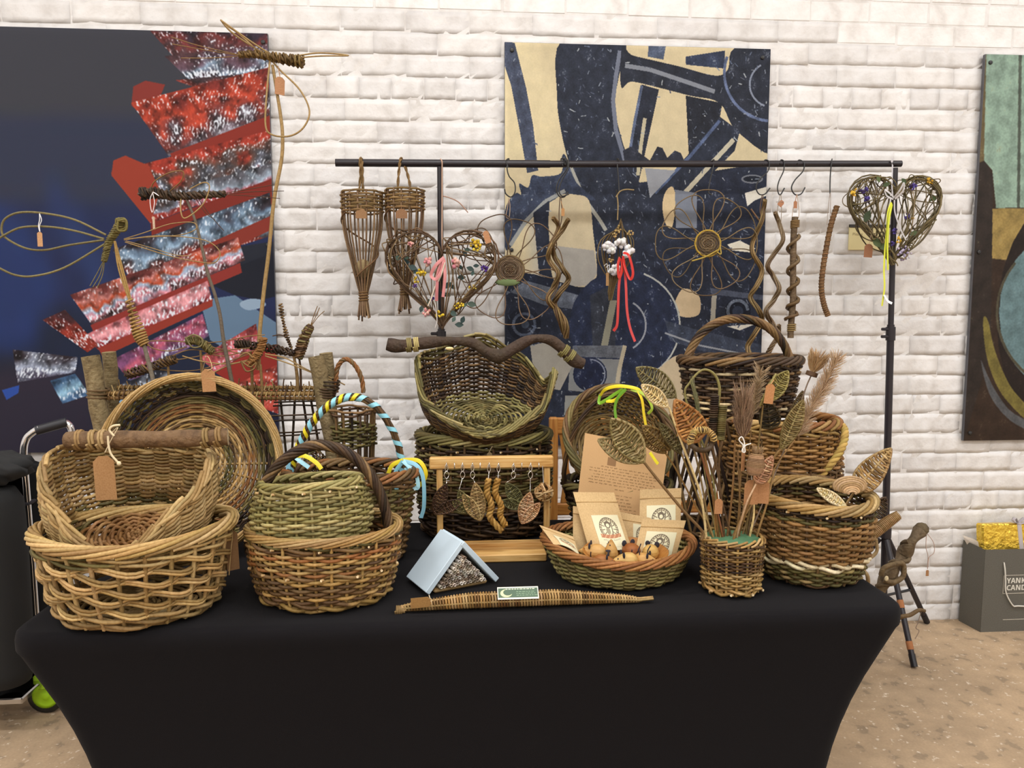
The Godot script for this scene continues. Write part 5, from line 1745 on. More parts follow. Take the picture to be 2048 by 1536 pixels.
func hearts() -> void:
	var tw := pals(["6f5844", "80684e", "5f4a38", "8f7858"])
	var t := heart("willow_heart", "big wound willow heart with pink ribbon and dried flowers, before the left rail pole", 884, 543, 0.0129, 0.0126, 0.06, 90, tw)
	var z := RZ + 0.10
	for e in [[952, 490, 0.024, 22], [842, 545, 0.020, 16], [832, 560, 0.016, 10], [918, 610, 0.018, 14], [880, 628, 0.018, 14], [945, 575, 0.014, 9]]:
		clump(t, e[0], e[1], z, e[2], e[3], pals(["d8b830", "c8a428", "e4c848"]), "yellow_flower", "cluster of small yellow dried flowers", 0.26)
	for e in [[855, 525, 0.020], [912, 525, 0.022], [853, 624, 0.015], [820, 488, 0.012]]:
		clump(t, e[0], e[1], z, e[2], 12, pals(["d89890", "e8b8a8", "c88088"]), "pink_flower", "dried pink flower", 0.36)
	for e in [[970, 536, 0.016], [866, 597, 0.011], [830, 572, 0.010]]:
		clump(t, e[0], e[1], z, e[2], 12, pals(["4a2c78", "5a3a8a"]), "purple_flower", "purple dried flower", 0.3)
	for k in 26:
		var e: Array = [[936, 500], [930, 525], [945, 540], [920, 545], [905, 570], [900, 590], [940, 600], [925, 640], [850, 605], [812, 525], [820, 540], [800, 515], [915, 632]][k % 13]
		leaflet(t, e[0] + rng.randf_range(-10, 10), e[1] + rng.randf_range(-10, 10), z - 0.01, rng.randf_range(0.022, 0.038), rng.randf() * TAU, pick(pals(["2c3a38", "3c4c48", "4a5a50", "22302e"])))
	bow("ribbon_bow", "pink satin ribbon bow with long tails on the middle of the big heart", [
		[[[888, 515, 0], [872, 530, 0.02], [862, 550, 0.02], [872, 558, 0.02], [884, 540, 0.01], [888, 518, 0]], "d88a88", 0.29],
		[[[886, 520, 0], [876, 545, 0.01], [874, 575, 0.015], [873, 602, 0.01]], "cc7c7c", 0.29],
		[[[888, 520, 0], [890, 550, 0.01], [888, 575, 0.01], [886, 594, 0.01]], "d88a88", 0.29]], 0.007)
	var wb := MB.new()
	var s := thing("cream_cord", "cream cord hanging across the big heart below the pink bow", "cord", P(890, 525, 0.3))
	wb.tube(rel([[890, 525], [882, 550], [870, 575], [862, 598], [856, 612]], 0.3, s.position), 0.0034, col("d8c8b4"), 5)
	wb.tube(rel([[868, 560], [870, 600], [874, 640], [870, 656]], 0.295, s.position), 0.002, col("d8d0c8"), 5)
	put(wb, "strand", mat.cloth, s)
	var hk := MB.new()
	hk.tube(rel([[881, 318, 0.0], [884, 324, 0.018], [884, 345, 0.012], [884, 420, 0.02], [884, 480, 0.05], [886, 520, 0.06]], RZ, t.position), 0.0026, col("c8a48c"), 5)
	hk.tube(rel([[886, 392, 0.015], [900, 396, 0.015], [918, 405, 0.015], [936, 425, 0.015]], RZ, t.position), 0.002, col("b08a74"), 4)
	put(hk, "hanging_string", mat.cloth, t)
	swing_tag("peach paper tag at the upper right edge of the big heart", P(970, 462, 0.30), Vector2(0.026, 0.046), 0.5, -0.35, col("c8946c"), [P(962, 470, 0.29), P(970, 462, 0.3)], col("d8d0d0"))
	# right hand heart
	t = heart("willow_heart", "wound willow heart with yellow ribbon hanging at the right end of the rail", 1788, 426, 0.0116, 0.0118, 0.05, 120, pals(["6f6448", "7c7050", "5f5640", "8c7c5c"]))
	z = RZ + 0.085
	for e in [[1709, 385, 0.017, 12], [1860, 362, 0.016, 12], [1825, 438, 0.011, 8], [1798, 480, 0.016, 10]]:
		clump(t, e[0], e[1], z, e[2], e[3], pals(["d8b040", "c89a34"]), "yellow_flower", "cluster of small yellow dried flowers", 0.28)
	for e in [[1728, 383, 0.018], [1734, 398, 0.015], [1826, 374, 0.014], [1788, 463, 0.013], [1786, 488, 0.012], [1814, 432, 0.012]]:
		clump(t, e[0], e[1], z, e[2], 12, pals(["453a7c", "54468c", "3a2a50"]), "purple_flower", "purple dried flower", 0.34)
	for e in [[1728, 445, 0.05, 1.2], [1745, 475, 0.05, -0.9], [1755, 485, 0.045, -0.7], [1860, 402, 0.03, 0.7], [1765, 372, 0.03, 0.4], [1760, 365, 0.028, 2.2], [1768, 385, 0.03, -0.8], [1812, 368, 0.03, 2.4], [1820, 470, 0.03, 0.5]]:
		leaflet(t, e[0], e[1], z, e[2], e[3], pick(pals(["4c5a3a", "5c6a48", "3a4630"])))
	clump(t, 1808, 505, z - 0.01, 0.032, 40, pals(["b4a8c0", "c8bcd0", "a498b4"]), "lilac_lace", "tuft of pale lilac lace", 0.16)
	bow("ribbon_bow", "long bright yellow ribbon falling from the right hand heart", [
		[[[1783, 405, 0], [1776, 425, 0.01], [1774, 460, 0.012], [1770, 500, 0.012], [1768, 540, 0.01], [1769, 575, 0.008], [1764, 612, 0.006]], "e4e83c", 0.28],
		[[[1784, 408, 0], [1778, 440, 0.016], [1775, 490, 0.014], [1776, 540, 0.01]], "d8e030", 0.28],
		[[[1768, 590, 0.008], [1776, 602, 0.014], [1784, 607, 0.018]], "f2f0ec", 0.28]], 0.0062)
	bow("ribbon_bow", "sheer white ribbon bow at the notch of the right hand heart", [
		[[[1788, 395, 0], [1778, 385, 0.012], [1770, 380, 0.012], [1774, 392, 0.01], [1786, 398, 0]], "c8c4c4", 0.27],
		[[[1788, 395, 0], [1800, 380, 0.012], [1808, 366, 0.012], [1806, 382, 0.01], [1790, 398, 0]], "c8c4c4", 0.27],
		[[[1789, 400, 0], [1790, 425, 0.01], [1800, 455, 0.012], [1812, 480, 0.012]], "bcb8b8", 0.27],
		[[[1786, 398, 0], [1784, 370, -0.02], [1785, 335, -0.075], [1785, 318, -0.075], [1783, 325, -0.07]], "d0ccd0", 0.27]], 0.005)
	swing_tag("brown paper tag hanging under the right hand heart, before the cream plaque", P(1738, 488, 0.25), Vector2(0.034, 0.052), 0.0, 0.05, col("96684c"), [P(1742, 470, 0.25), P(1738, 488, 0.25)], col("c8a890"))

func wire_flower(label: String, cx: float, cy: float, hub: float, R: float, dz: float, pal: Array, rim: Color, petals: int, ph: float) -> Node3D:
	var z := RZ + dz
	var o := P(cx, cy, z)
	var m := (CAM_POS.z - z) / FOCAL
	var t := thing("willow_flower", label, "ornament", o)
	for k in petals:
		var a := TAU * k / petals + ph
		var d := Vector3(cos(a), sin(a), 0); var s := Vector3(-sin(a), cos(a), 0)
		var q := []
		for e in [[0.24, 0.03], [0.42, 0.12], [0.66, 0.27], [0.85, 0.31], [0.97, 0.20], [1.0, 0.0], [0.97, -0.20], [0.85, -0.31], [0.66, -0.27], [0.42, -0.12], [0.24, -0.03]]:
			var rr: float = R * m * (1.0 + 0.06 * sin(k * 2.4))
			q.append(d * e[0] * rr + s * e[1] * rr + Vector3(0, 0, 0.006 * (1 if k % 2 == 0 else -1) * e[0]))
		var b := MB.new()
		var pp := cr(q, 4)
		b.tube(pp, 0.0023, shades(pp.size(), pick(pal), 0.12), 5)
		put(b, "petal", mat.willow, t)
	var c := MB.new()
	var H := hub * m
	for k in 9:
		var r := H * (k + 0.6) / 9.0
		var q := PackedVector3Array()
		for j in 36:
			var a := TAU * j / 36
			q.append(Vector3(r * cos(a), r * sin(a), 0.004 + 0.0026 * cos(PI * (j / 3.0 + k))))
		c.tube(q, H / 18.0, pick(pal), 4, true, Vector3.BACK)
	put(c, "woven_centre", mat.willow, t)
	var e := MB.new()
	var q := PackedVector3Array()
	for j in 37: q.append(Vector3(H * 1.04 * cos(TAU * j / 36), H * 1.04 * sin(TAU * j / 36), 0.004 + 0.002 * sin(j * 2.0)))
	e.tube(q, 0.0034, rim, 5)
	put(e, "centre_rim", mat.willow, t)
	return t

func twist(label: String, runs: Array, dz: float, pal: Array, w := 0.0055) -> Node3D:
	var z := RZ + dz
	var o := P(runs[0][0][0], runs[0][0][1], z)
	var t := thing("twisted_willow", label, "ornament", o)
	for r in runs:
		var pts := []
		for k in r.size(): pts.append([r[k][0], r[k][1], 0.014 * (1 if k % 2 == 0 else -1)])
		var b := MB.new()
		var pp := rel(pts, z, o, 6)
		rope(b, pp, 5, taper(pp.size(), w * 0.7, w), w * 0.5, 2.0, pal)
		put(b, "strand", mat.willow, t)
	return t

func hangings() -> void:
	rail()
	s_hook("black wire hook holding the left willow flower by the edge of the navy panel", [[1016, 334, 0.016], [1012, 322, 0.012], [1018, 318, -0.006], [1014, 334, 0.016], [1018, 352, 0.016], [1029, 366, 0.016], [1030, 384, 0.016], [1022, 394, 0.016], [1012, 388, 0.016], [1009, 378, 0.016]])
	s_hook("black wire hook behind its twin, above the double twisted willow", [[1126, 332, 0.02], [1122, 318, 0], [1132, 320, 0.018], [1134, 336, 0.02], [1118, 360, 0.02], [1113, 378, 0.02], [1118, 392, 0.02], [1128, 394, 0.02], [1136, 384, 0.02]])
	s_hook("second of the two black wire hooks above the double twisted willow", [[1131, 330, 0.03], [1127, 317, 0], [1136, 322, 0.026], [1136, 338, 0.03], [1124, 360, 0.03], [1118, 380, 0.03], [1124, 392, 0.03], [1138, 388, 0.03]])
	s_hook("black wire hook seen edge-on, holding the cotton and red ribbon bundle", [[1238, 320, 0.016], [1234, 318, -0.004], [1235, 335, 0.016], [1237, 362, 0.016], [1238, 384, 0.02], [1234, 392, 0.024], [1233, 380, 0.03]])
	s_hook("black wire hook holding the right willow flower with the yellow rim", [[1424, 322, 0.016], [1428, 320, -0.004], [1426, 336, 0.016], [1420, 362, 0.016], [1417, 384, 0.02], [1424, 390, 0.024]])
	s_hook("leftmost of the open black hooks right of the navy panel edge", [[1526, 330, 0.014], [1530, 320, 0], [1538, 324, 0.014], [1536, 342, 0.016], [1520, 358, 0.016], [1512, 374, 0.016], [1518, 388, 0.016], [1530, 388, 0.016], [1540, 376, 0.016]])
	s_hook("narrow open black hook above the single twisted willow", [[1560, 328, 0.014], [1562, 320, 0], [1568, 324, 0.014], [1567, 342, 0.016], [1558, 362, 0.016], [1555, 378, 0.016], [1560, 390, 0.016], [1569, 376, 0.016]])
	s_hook("widest open black hook, above the thick wrapped willow twist", [[1594, 328, 0.014], [1598, 320, 0], [1608, 326, 0.014], [1606, 342, 0.016], [1590, 360, 0.016], [1583, 376, 0.016], [1590, 389, 0.016], [1602, 388, 0.016], [1610, 375, 0.016]])
	s_hook("straight black hook edge-on, above the plain curved willow stick", [[1664, 318, 0.0], [1663, 326, 0.016], [1661, 345, 0.016], [1660, 368, 0.016], [1660, 388, 0.02]])
	cone_holder("left hanging willow cone with a pale ball inside its open rods", 724, 384, 636, 39, 0.03, true, [[718, 386], [721, 350], [720, 325, 0.0], [722, 316, -0.03], [724, 326, 0.0], [725, 355], [726, 386]])
	cone_holder("right hanging willow cone, partly behind the big heart", 809, 380, 622, 37, 0.025, false, [[795, 384], [797, 350], [800, 325, 0], [803, 317, -0.03], [811, 335, -0.02], [818, 360, -0.01], [822, 384]])
	swing_tag("small square tag inside the left hanging cone, below its woven band", P(722, 418, 0.29), Vector2(0.04, 0.034), 0.0, 0.0, col("9c7854"), [P(722, 412, 0.288), P(722, 418, 0.29)], col("9c7854"))
	swing_tag("small square tag with a hole inside the right hanging cone", P(803, 418, 0.285), Vector2(0.042, 0.034), 0.0, 0.0, col("946f50"), [P(803, 412, 0.284), P(803, 418, 0.285)], col("946f50"))
	hearts()
	var t := wire_flower("willow wire flower with a plain brown woven centre, half over the white wall", 1020, 540, 27, 106, 0.03, pals(["75604a", "85705a", "66523e"]), col("7d6a48"), 11, 0.2)
	var mo := MB.new()
	mo.ball(Transform3D(Basis.IDENTITY, P(1015, 565, 0.215) - t.position), Vector3(0.05, 0.014, 0.006), col("6c7c50"), 8)
	put(mo, "moss", mat.cloth, t, "scrap of green moss")
	mo = MB.new()
	mo.tube(rel([[1018, 396], [1015, 415], [1012, 432], [1018, 436], [1020, 414], [1018, 396]], RZ + 0.02, t.position), 0.0016, col("a8907c"), 4)
	put(mo, "hanging_string", mat.cloth, t)
	t = wire_flower("willow wire flower with a yellow-rimmed woven centre, before the navy panel", 1415, 487, 25, 102, 0.03, pals(["7c6a50", "8c7a5e", "6c5a44"]), col("c0a040"), 12, 0.0)
	mo = MB.new()
	mo.tube(rel([[1436, 500, 0.012], [1410, 514, 0.012], [1384, 522, 0.012]], RZ + 0.03, t.position), 0.0032, col("b8a04c"), 5)
	mo.tube(rel([[1440, 492, 0.012], [1442, 508, 0.02], [1434, 504, 0.012]], RZ + 0.03, t.position), 0.0026, col("b8a04c"), 5)
	put(mo, "yellow_tie", mat.willow, t, "tied yellow strip")
	# double twist
	t = twist("double twisted willow strips hanging over the cream gap of the navy panel", [[[1106, 435], [1117, 456], [1100, 495], [1098, 521], [1117, 547], [1106, 576], [1096, 600], [1117, 623], [1132, 649], [1132, 675]], [[1137, 438], [1124, 461], [1106, 487], [1109, 513], [1127, 540], [1137, 560], [1119, 586], [1109, 607], [1117, 633], [1130, 668]]], 0.035, pals(["7a6242", "6a5236", "8c744e"]), 0.008)
	mo = MB.new()
	mo.tube(rel([[1120, 394], [1118, 430], [1120, 452], [1124, 430], [1122, 394]], RZ + 0.04, t.position), 0.0018, col("5c4a3c"), 4)
	put(mo, "hanging_string", mat.cloth, t)
	swing_tag("pale brown tag on the strings above the double twisted willow", P(1126, 416, 0.225), Vector2(0.014, 0.03), 0.4, 0.0, col("bf9060"), [P(1122, 402, 0.224), P(1126, 416, 0.226)], col("bf9060"))
	t = twist("long wavy twisted willow strip hanging at the right edge of the navy panel", [[[1530, 400], [1527, 420], [1522, 446], [1506, 482], [1506, 508], [1524, 540], [1514, 571], [1501, 594], [1517, 620], [1524, 638], [1511, 665], [1496, 691], [1500, 712]]], 0.03, pals(["7c6644", "6c5638", "907a54"]), 0.0075)
	mo = MB.new()
	mo.tube(rel([[1524, 390], [1520, 420], [1524, 440]], RZ + 0.03, t.position), 0.0018, col("6c5646"), 4)
	mo.tube(rel([[1526, 390], [1527, 420], [1525, 440]], RZ + 0.03, t.position), 0.0018, col("6c5646"), 4)
	mo.tube(rel([[1502, 418], [1515, 436], [1522, 446]], RZ + 0.03, t.position), 0.003, col("7c5c40"), 5)
	put(mo, "hanging_string", mat.cloth, t)
	t = twist("wavy twisted willow strip against the white wall, just right of the navy panel", [[[1550, 425], [1558, 446], [1566, 480], [1548, 508], [1535, 532], [1545, 550], [1558, 576], [1548, 599], [1532, 623], [1543, 644], [1557, 668], [1575, 700]], [[1558, 650], [1556, 672], [1544, 692], [1533, 712]]], 0.028, pals(["7c6850", "6c5842", "8c7860"]), 0.0075)
	mo = MB.new()
	mo.tube(rel([[1560, 390], [1555, 420], [1556, 440]], RZ + 0.028, t.position), 0.0014, col("a0907c"), 4)
	mo.tube(rel([[1562, 390], [1563, 420], [1562, 446]], RZ + 0.028, t.position), 0.0014, col("a0907c"), 4)
	put(mo, "hanging_string", mat.cloth, t)
	swing_tag("tiny tilted brown tag above the wavy willow strip on the white wall", P(1566, 402, 0.215), Vector2(0.02, 0.024), 0.0, 0.7, col("b07c5c"), [P(1552, 404, 0.214), P(1566, 404, 0.216)], col("9c8c80"))
	# thick wrapped one
	var o := P(1588, 430, RZ + 0.03)
	t = thing("wrapped_willow_stick", "thick willow stick with a rod coiled loosely round it, hanging at the right", "ornament", o)
	mo = MB.new()
	var core := rel([[1590, 434], [1587, 480], [1586, 540], [1586, 600], [1582, 650], [1581, 676]], RZ + 0.03, o, 4)
	mo.tube(core, 0.013, shades(core.size(), col("75624a"), 0.12), 8)
	put(mo, "core_stick", mat.bark, t)
	mo = MB.new()
	wound(mo, rel([[1587, 470], [1586, 540], [1586, 600], [1582, 640]], RZ + 0.03, o, 5), 0.021, 0.0075, 4.6, pals(["6a543c", "7a6448"]), 12)
	put(mo, "coiled_rod", mat.willow, t)
	mo = MB.new()
	binding(mo, P(1590, 448, RZ + 0.03) - o, Vector3(0, 1, 0), 0.0135, 0.003, 5, 0.03, TAN)
	put(mo, "binding", mat.willow, t)
	mo = MB.new()
	binding(mo, P(1583, 655, RZ + 0.03) - o, Vector3(0, 1, 0), 0.0135, 0.003, 4, 0.03, TAN)
	put(mo, "binding", mat.willow, t)
	mo = MB.new()
	mo.tube(rel([[1594, 388], [1586, 420], [1584, 436]], RZ + 0.03, o), 0.0014, col("c0a890"), 4)
	mo.tube(rel([[1594, 388], [1598, 420], [1597, 436]], RZ + 0.03, o), 0.0014, col("c0a890"), 4)
	put(mo, "hanging_string", mat.cloth, t)
	swing_tag("tiny brown tag on the string of the thick coiled stick", P(1591, 402, 0.216), Vector2(0.016, 0.028), 0.2, 0.0, col("b07c5c"), [P(1593, 390, 0.214), P(1591, 402, 0.217)], col("b07c5c"))
	o = P(1660, 520, RZ + 0.02)
	t = thing("bound_willow_stick", "slim curved brown stick bound with fine willow, hanging alone before the white wall", "ornament", o)
	mo = MB.new()
	var pp := rel([[1674, 412], [1662, 450], [1652, 500], [1645, 545], [1643, 580], [1648, 610], [1656, 632]], RZ + 0.02, o, 5)
	mo.tube(pp, 0.0105, shades(pp.size(), col("80613f"), 0.1), 8, false, Vector3.ZERO, 1, 1, col("d8b890"))
	put(mo, "core_stick", mat.bark, t)
	mo = MB.new()
	wound(mo, pp, 0.0108, 0.0026, 34.0, pals(["8a6a48", "7c5c3e", "966f4c"]), 6)
	put(mo, "binding", mat.willow, t)
	mo = MB.new()
	mo.tube(rel([[1660, 386], [1656, 420], [1654, 450]], RZ + 0.022, o), 0.0012, col("a8988c"), 4)
	mo.tube(rel([[1661, 386], [1661, 410], [1660, 436]], RZ + 0.022, o), 0.0012, col("a8988c"), 4)
	put(mo, "hanging_string", mat.cloth, t)
	# bundle of twigs, cotton and red ribbon
	o = P(1235, 500, RZ + 0.03)
	t = thing("twig_bundle", "hanging bundle of twigs with white cotton balls and a red ribbon", "ornament", o)
	for k in 16:
		mo = MB.new()
		var x: float = 1204 + k * 4.2
		var q := rel([[1238 + k * 0.6, 437 + absf(k - 7) * 3.0], [x + rng.randf_range(-3, 3), 480, rng.randf_range(-0.02, 0.03)], [x - 4 + rng.randf_range(-4, 4), 520, rng.randf_range(-0.02, 0.03)], [lerpf(x, 1222, 0.7), 560, 0.01], [1216 + k * 0.5, 585 + (k % 5) * 4]], RZ + 0.03, o, 4)
		mo.tube(q, 0.0022, pick(pals(["5c4c34", "6c5a3c", "7c6a48"])), 4)
		put(mo, "twig", mat.willow, t)
	mo = MB.new()
	mo.tube(rel([[1234, 390, 0.0], [1236, 410], [1235, 440]], RZ + 0.03, o), 0.0026, col("a08c64"), 5)
	mo.tube(rel([[1232, 394, 0.0], [1240, 383], [1252, 379], [1268, 380]], RZ + 0.03, o), 0.0026, col("a08c64"), 5)
	put(mo, "hanging_tie", mat.willow, t)
	for e in [[1216, 493, 0.020], [1224, 500, 0.016], [1240, 486, 0.021], [1258, 503, 0.021], [1228, 540, 0.019]]: clump(t, e[0], e[1], RZ + 0.06, e[2], 16, pals(["e8e6e4", "dcdad8"]), "cotton_ball", "white cotton ball", 0.5)
	for e in [[1236, 458, 0.014], [1260, 468, 0.014], [1221, 520, 0.012], [1230, 470, 0.012]]: clump(t, e[0], e[1], RZ + 0.05, e[2], 10, pals(["b89c68", "a88c58"]), "dry_flower", "straw coloured dried flower", 0.3)
	bow("ribbon_bow", "red satin bow with two long tails on the cotton and twig bundle", [
		[[[1240, 515, 0], [1236, 530, 0.016], [1238, 555, 0.016], [1244, 540, 0.01], [1244, 518, 0]], "c8281c", 0.27],
		[[[1247, 505, 0], [1258, 512, 0.014], [1266, 545, 0.016], [1260, 558, 0.016], [1250, 535, 0.01], [1246, 512, 0]], "cc2a1e", 0.27],
		[[[1243, 535, 0], [1238, 570, 0.01], [1236, 620, 0.01], [1234, 650, 0.01], [1227, 662, 0.01]], "cf3c38", 0.27],
		[[[1250, 535, 0], [1252, 575, 0.01], [1254, 620, 0.01], [1260, 655, 0.01], [1270, 683, 0.01]], "d04440", 0.27]], 0.0068)
	swing_tag("narrow brown tag with a white string bow on the cotton and twig bundle", P(1215, 545, 0.27), Vector2(0.012, 0.05), 0.3, 0.0, col("b08a5c"), [P(1208, 532, 0.268), P(1214, 528, 0.27), P(1216, 545, 0.272), P(1219, 530, 0.272), P(1212, 535, 0.27)], col("e0e0e0"))
	# plaque on the wall
	o = P(1697, 500, 0.012)
	t = thing("wall_plaque", "small cream plaque with a dark top strip on the wall behind the right hand heart", "sign", o)
	mo = MB.new()
	var wd := P(1778, 500, 0.012).x - o.x; var ht := P(1697, 449, 0.012).y - o.y
	mo.box(Transform3D(Basis.IDENTITY, Vector3(wd / 2, ht / 2, -0.003)), Vector3(wd, ht, 0.008), col("d8ca96"), 0.0015)
	put(mo, "board", mat.plain, t)
	mo = MB.new()
	mo.box(Transform3D(Basis.IDENTITY, Vector3(wd / 2, ht - 0.006, -0.001)), Vector3(wd, 0.013, 0.009), col("3c3836"), 0.001)
	put(mo, "top_strip", mat.plain, t)
	lettering(t, "Please", Vector3(0.014, ht * 0.62, 0.0013), 0.011, Basis.IDENTITY, col("8c7c58"), "wording")

func lettering(t: Node3D, txt: String, at: Vector3, size: float, f: Basis, c: Color, called: String, bold := false) -> MeshInstance3D:
	var tm := TextMesh.new()
	var sf := SystemFont.new()
	sf.font_names = PackedStringArray(["Droid Sans"])
	if bold: sf.font_weight = 700
	tm.font = sf
	tm.text = txt
	tm.font_size = 32
	tm.pixel_size = size / 23.0
	tm.depth = 0.0006
	tm.horizontal_alignment = HORIZONTAL_ALIGNMENT_LEFT
	tm.vertical_alignment = VERTICAL_ALIGNMENT_CENTER
	var m := std(c, 0.7, false)
	m.albedo_color = c.linear_to_srgb()
	tm.material = m
	var o := MeshInstance3D.new()
	o.mesh = tm; o.name = called
	o.transform = Transform3D(f, at)
	t.add_child(o, true)
	return o

# ---------------------------------------------------------------- front of the table
func insect_house() -> void:
	var o := P(923, 1176, 1.447); o.y = TABLE + 0.001
	var t := thing("insect_house", "small pale blue pitched-roof insect house packed with hollow stems, front centre", "insect house", o)
	var f := Basis(Vector3.UP, deg_to_rad(25.0))
	var blue := col("c2d2dc")
	var H := 0.100; var E := 0.088; var D := 0.118; var T := 0.0125
	for s in [-1.0, 1.0]:
		var L := sqrt(H * H + E * E) + 0.004
		var ang := atan2(H, E)
		var c := Vector3(s * E * 0.5, H * 0.5 + 0.006, -D * 0.5 + 0.010)
		var bs := f * Basis(Vector3.BACK, -s * ang)
		var b := MB.new()
		b.box(Transform3D(bs, f * (c + Vector3(s * 0.0, 0.004, 0.0005 * s))), Vector3(L, T, D), blue, 0.0012)
		put(b, "roof_slab", mat.plain, t)
	var b := MB.new()
	b.box(Transform3D(f, f * Vector3(0, 0.006, -D * 0.5 + 0.008)), Vector3(E * 1.56, 0.0105, D * 0.86), col("bfa880"), 0.004)
	put(b, "base_board", mat.pine, t)
	b = MB.new()
	b.poly(PackedVector3Array([f * Vector3(-E * 0.8, 0.01, -0.02), f * Vector3(E * 0.8, 0.01, -0.02), f * Vector3(0, H * 0.92, -0.02)]), col("3a2c22"), f * Vector3.BACK)
	put(b, "back_board", mat.plain, t)
	var r := 0.0042
	var row := 0
	var y := 0.0165
	while y < H - 0.02:
		var half := E * (1.0 - y / H) - 0.0155
		var n := int(half * 2.0 / (r * 2.0)) + 1
		for k in n:
			var x := (k - (n - 1) * 0.5) * r * 2.02
			var rr := r * rng.randf_range(0.82, 1.0)
			var q := MB.new()
			var cc := pick(pals(["b8a894", "d4c8b8", "988470", "e4dacc"]))
			q.lathe(Transform3D(f * Basis(Vector3.RIGHT, PI / 2), f * Vector3(x, y + rng.randf_range(-0.0005, 0.0005), 0.002 + rng.randf_range(-0.002, 0.003))), [[rr, -0.014], [rr, 0.006], [rr * 0.66, 0.006], [rr * 0.62, -0.01]], 9, cc)
			put(q, "hollow_stem", mat.plain, t)
		y += r * 1.78
		row += 1

func long_wand() -> void:
	var a := P(782, 1193, 1.575); var bq := P(1306, 1197, 1.562)
	a.y = TABLE + 0.012; bq.y = TABLE + 0.011
	var o := a.lerp(bq, 0.5); o.y = TABLE
	var t := thing("willow_wand", "long spindle of closely wound willow lying along the front edge of the table", "ornament", o)
	var q := PackedVector3Array(); var big := PackedFloat32Array()
	for k in 41:
		var f := k / 40.0
		var w := 0.0045 + 0.0125 * pow(clampf(minf(f / 0.3, (1.0 - f) / 0.36), 0, 1), 0.7)
		var p := a.lerp(bq, 0.03 + 0.91 * f) - o
		p.y = w + 0.004
		q.append(p); big.append(w)
	for s in 5:
		var b := MB.new()
		var qq := PackedVector3Array()
		for k in 41: qq.append(q[k] + Vector3(0, sin(TAU * s / 5.0), cos(TAU * s / 5.0)) * big[k] * 0.82)
		qq.append(bq - o + Vector3(0.0, 0.002 * sin(s * 2.0), 0.004 * cos(s * 2.0)))
		b.tube(qq, 0.0026, pick(TAN), 5, false, Vector3.ZERO, 1, 1, col("e8d8b0"))
		put(b, "long_rod", mat.willow, t)
	var b := MB.new()
	wound(b, q, big, 0.0026, 84.0, pals(["a5824f", "b39464", "8a6a40", "c0a070", "7a5a38"]), 6)
	put(b, "winding", mat.willow, t)
	b = MB.new()
	binding(b, a - o + (bq - a) * 0.03 + Vector3(0, -0.006, 0), bq - a, 0.0065, 0.0024, 4, 0.016, TAN)
	binding(b, a - o + (bq - a) * 0.045 + Vector3(0, -0.005, 0), bq - a, 0.005, 0.0022, 3, 0.01, TAN)
	put(b, "end_tie", mat.willow, t)
	# printed label laid on it
	var im := Image.create(200, 60, false, Image.FORMAT_RGB8)
	im.fill(Color("e4e2cc"))
	im.fill_rect(Rect2i(4, 6, 192, 46), Color("3f5a40"))
	for y in 60:
		for x in 200:
			var d1 := Vector2((x - 42) / 1.5, y - 30).length(); var d2 := Vector2((x - 50) / 1.5, y - 26).length()
			if d1 < 19 and d2 > 15.0: im.set_pixel(x, y, Color("dcdca0"))
	rng.seed = 40
	for l in 4:
		var x := 40 if l == 0 else 92
		while x < 180:
			var wd := rng.randi_range(6, 16)
			im.fill_rect(Rect2i(x, [9, 22, 31, 40][l], wd, 4 if l == 0 else 3), Color("d0d4bc") if l == 0 else Color("7f9a78"))
			x += wd + 4
	rng.seed = 41
	var tl := P(996, 1180, 1.56); var tr := P(1077, 1182, 1.56)
	var c := P(1036, 1191, 1.577)
	c.y = TABLE + 0.037
	var lb := thing("printed_label", "small green printed label with a cream crescent, lying on the long wand", "label", c)
	var fl := Basis(Vector3.RIGHT, deg_to_rad(38.0))
	b = MB.new()
	b.box(Transform3D(fl, Vector3.ZERO), Vector3(tl.distance_to(tr), 0.0008, 0.030).rotated(Vector3.RIGHT, 0.0), col("e4e2cc"), 0.0)
	put(b, "card", mat.card, lb)
	b = MB.new()
	var hw := tl.distance_to(tr) / 2
	b.grid([PackedVector3Array([fl * Vector3(-hw, 0.0006, -0.015), fl * Vector3(hw, 0.0006, -0.015)]), PackedVector3Array([fl * Vector3(-hw, 0.0006, 0.015), fl * Vector3(hw, 0.0006, 0.015)])], false, Color.WHITE, false, true)
	var pm := std(Color.WHITE, 0.5, false); pm.albedo_texture = ImageTexture.create_from_image(im)
	put(b, "print", pm, lb)
	swing_tag("brown tag lying flat in front of the long wand, near its left end", P(862, 1203, 1.60), Vector2(0.022, 0.042), 0.0, 1.5, col("94703f"), [P(858, 1190, 1.595), P(862, 1203, 1.6)], col("e0d0b0"))

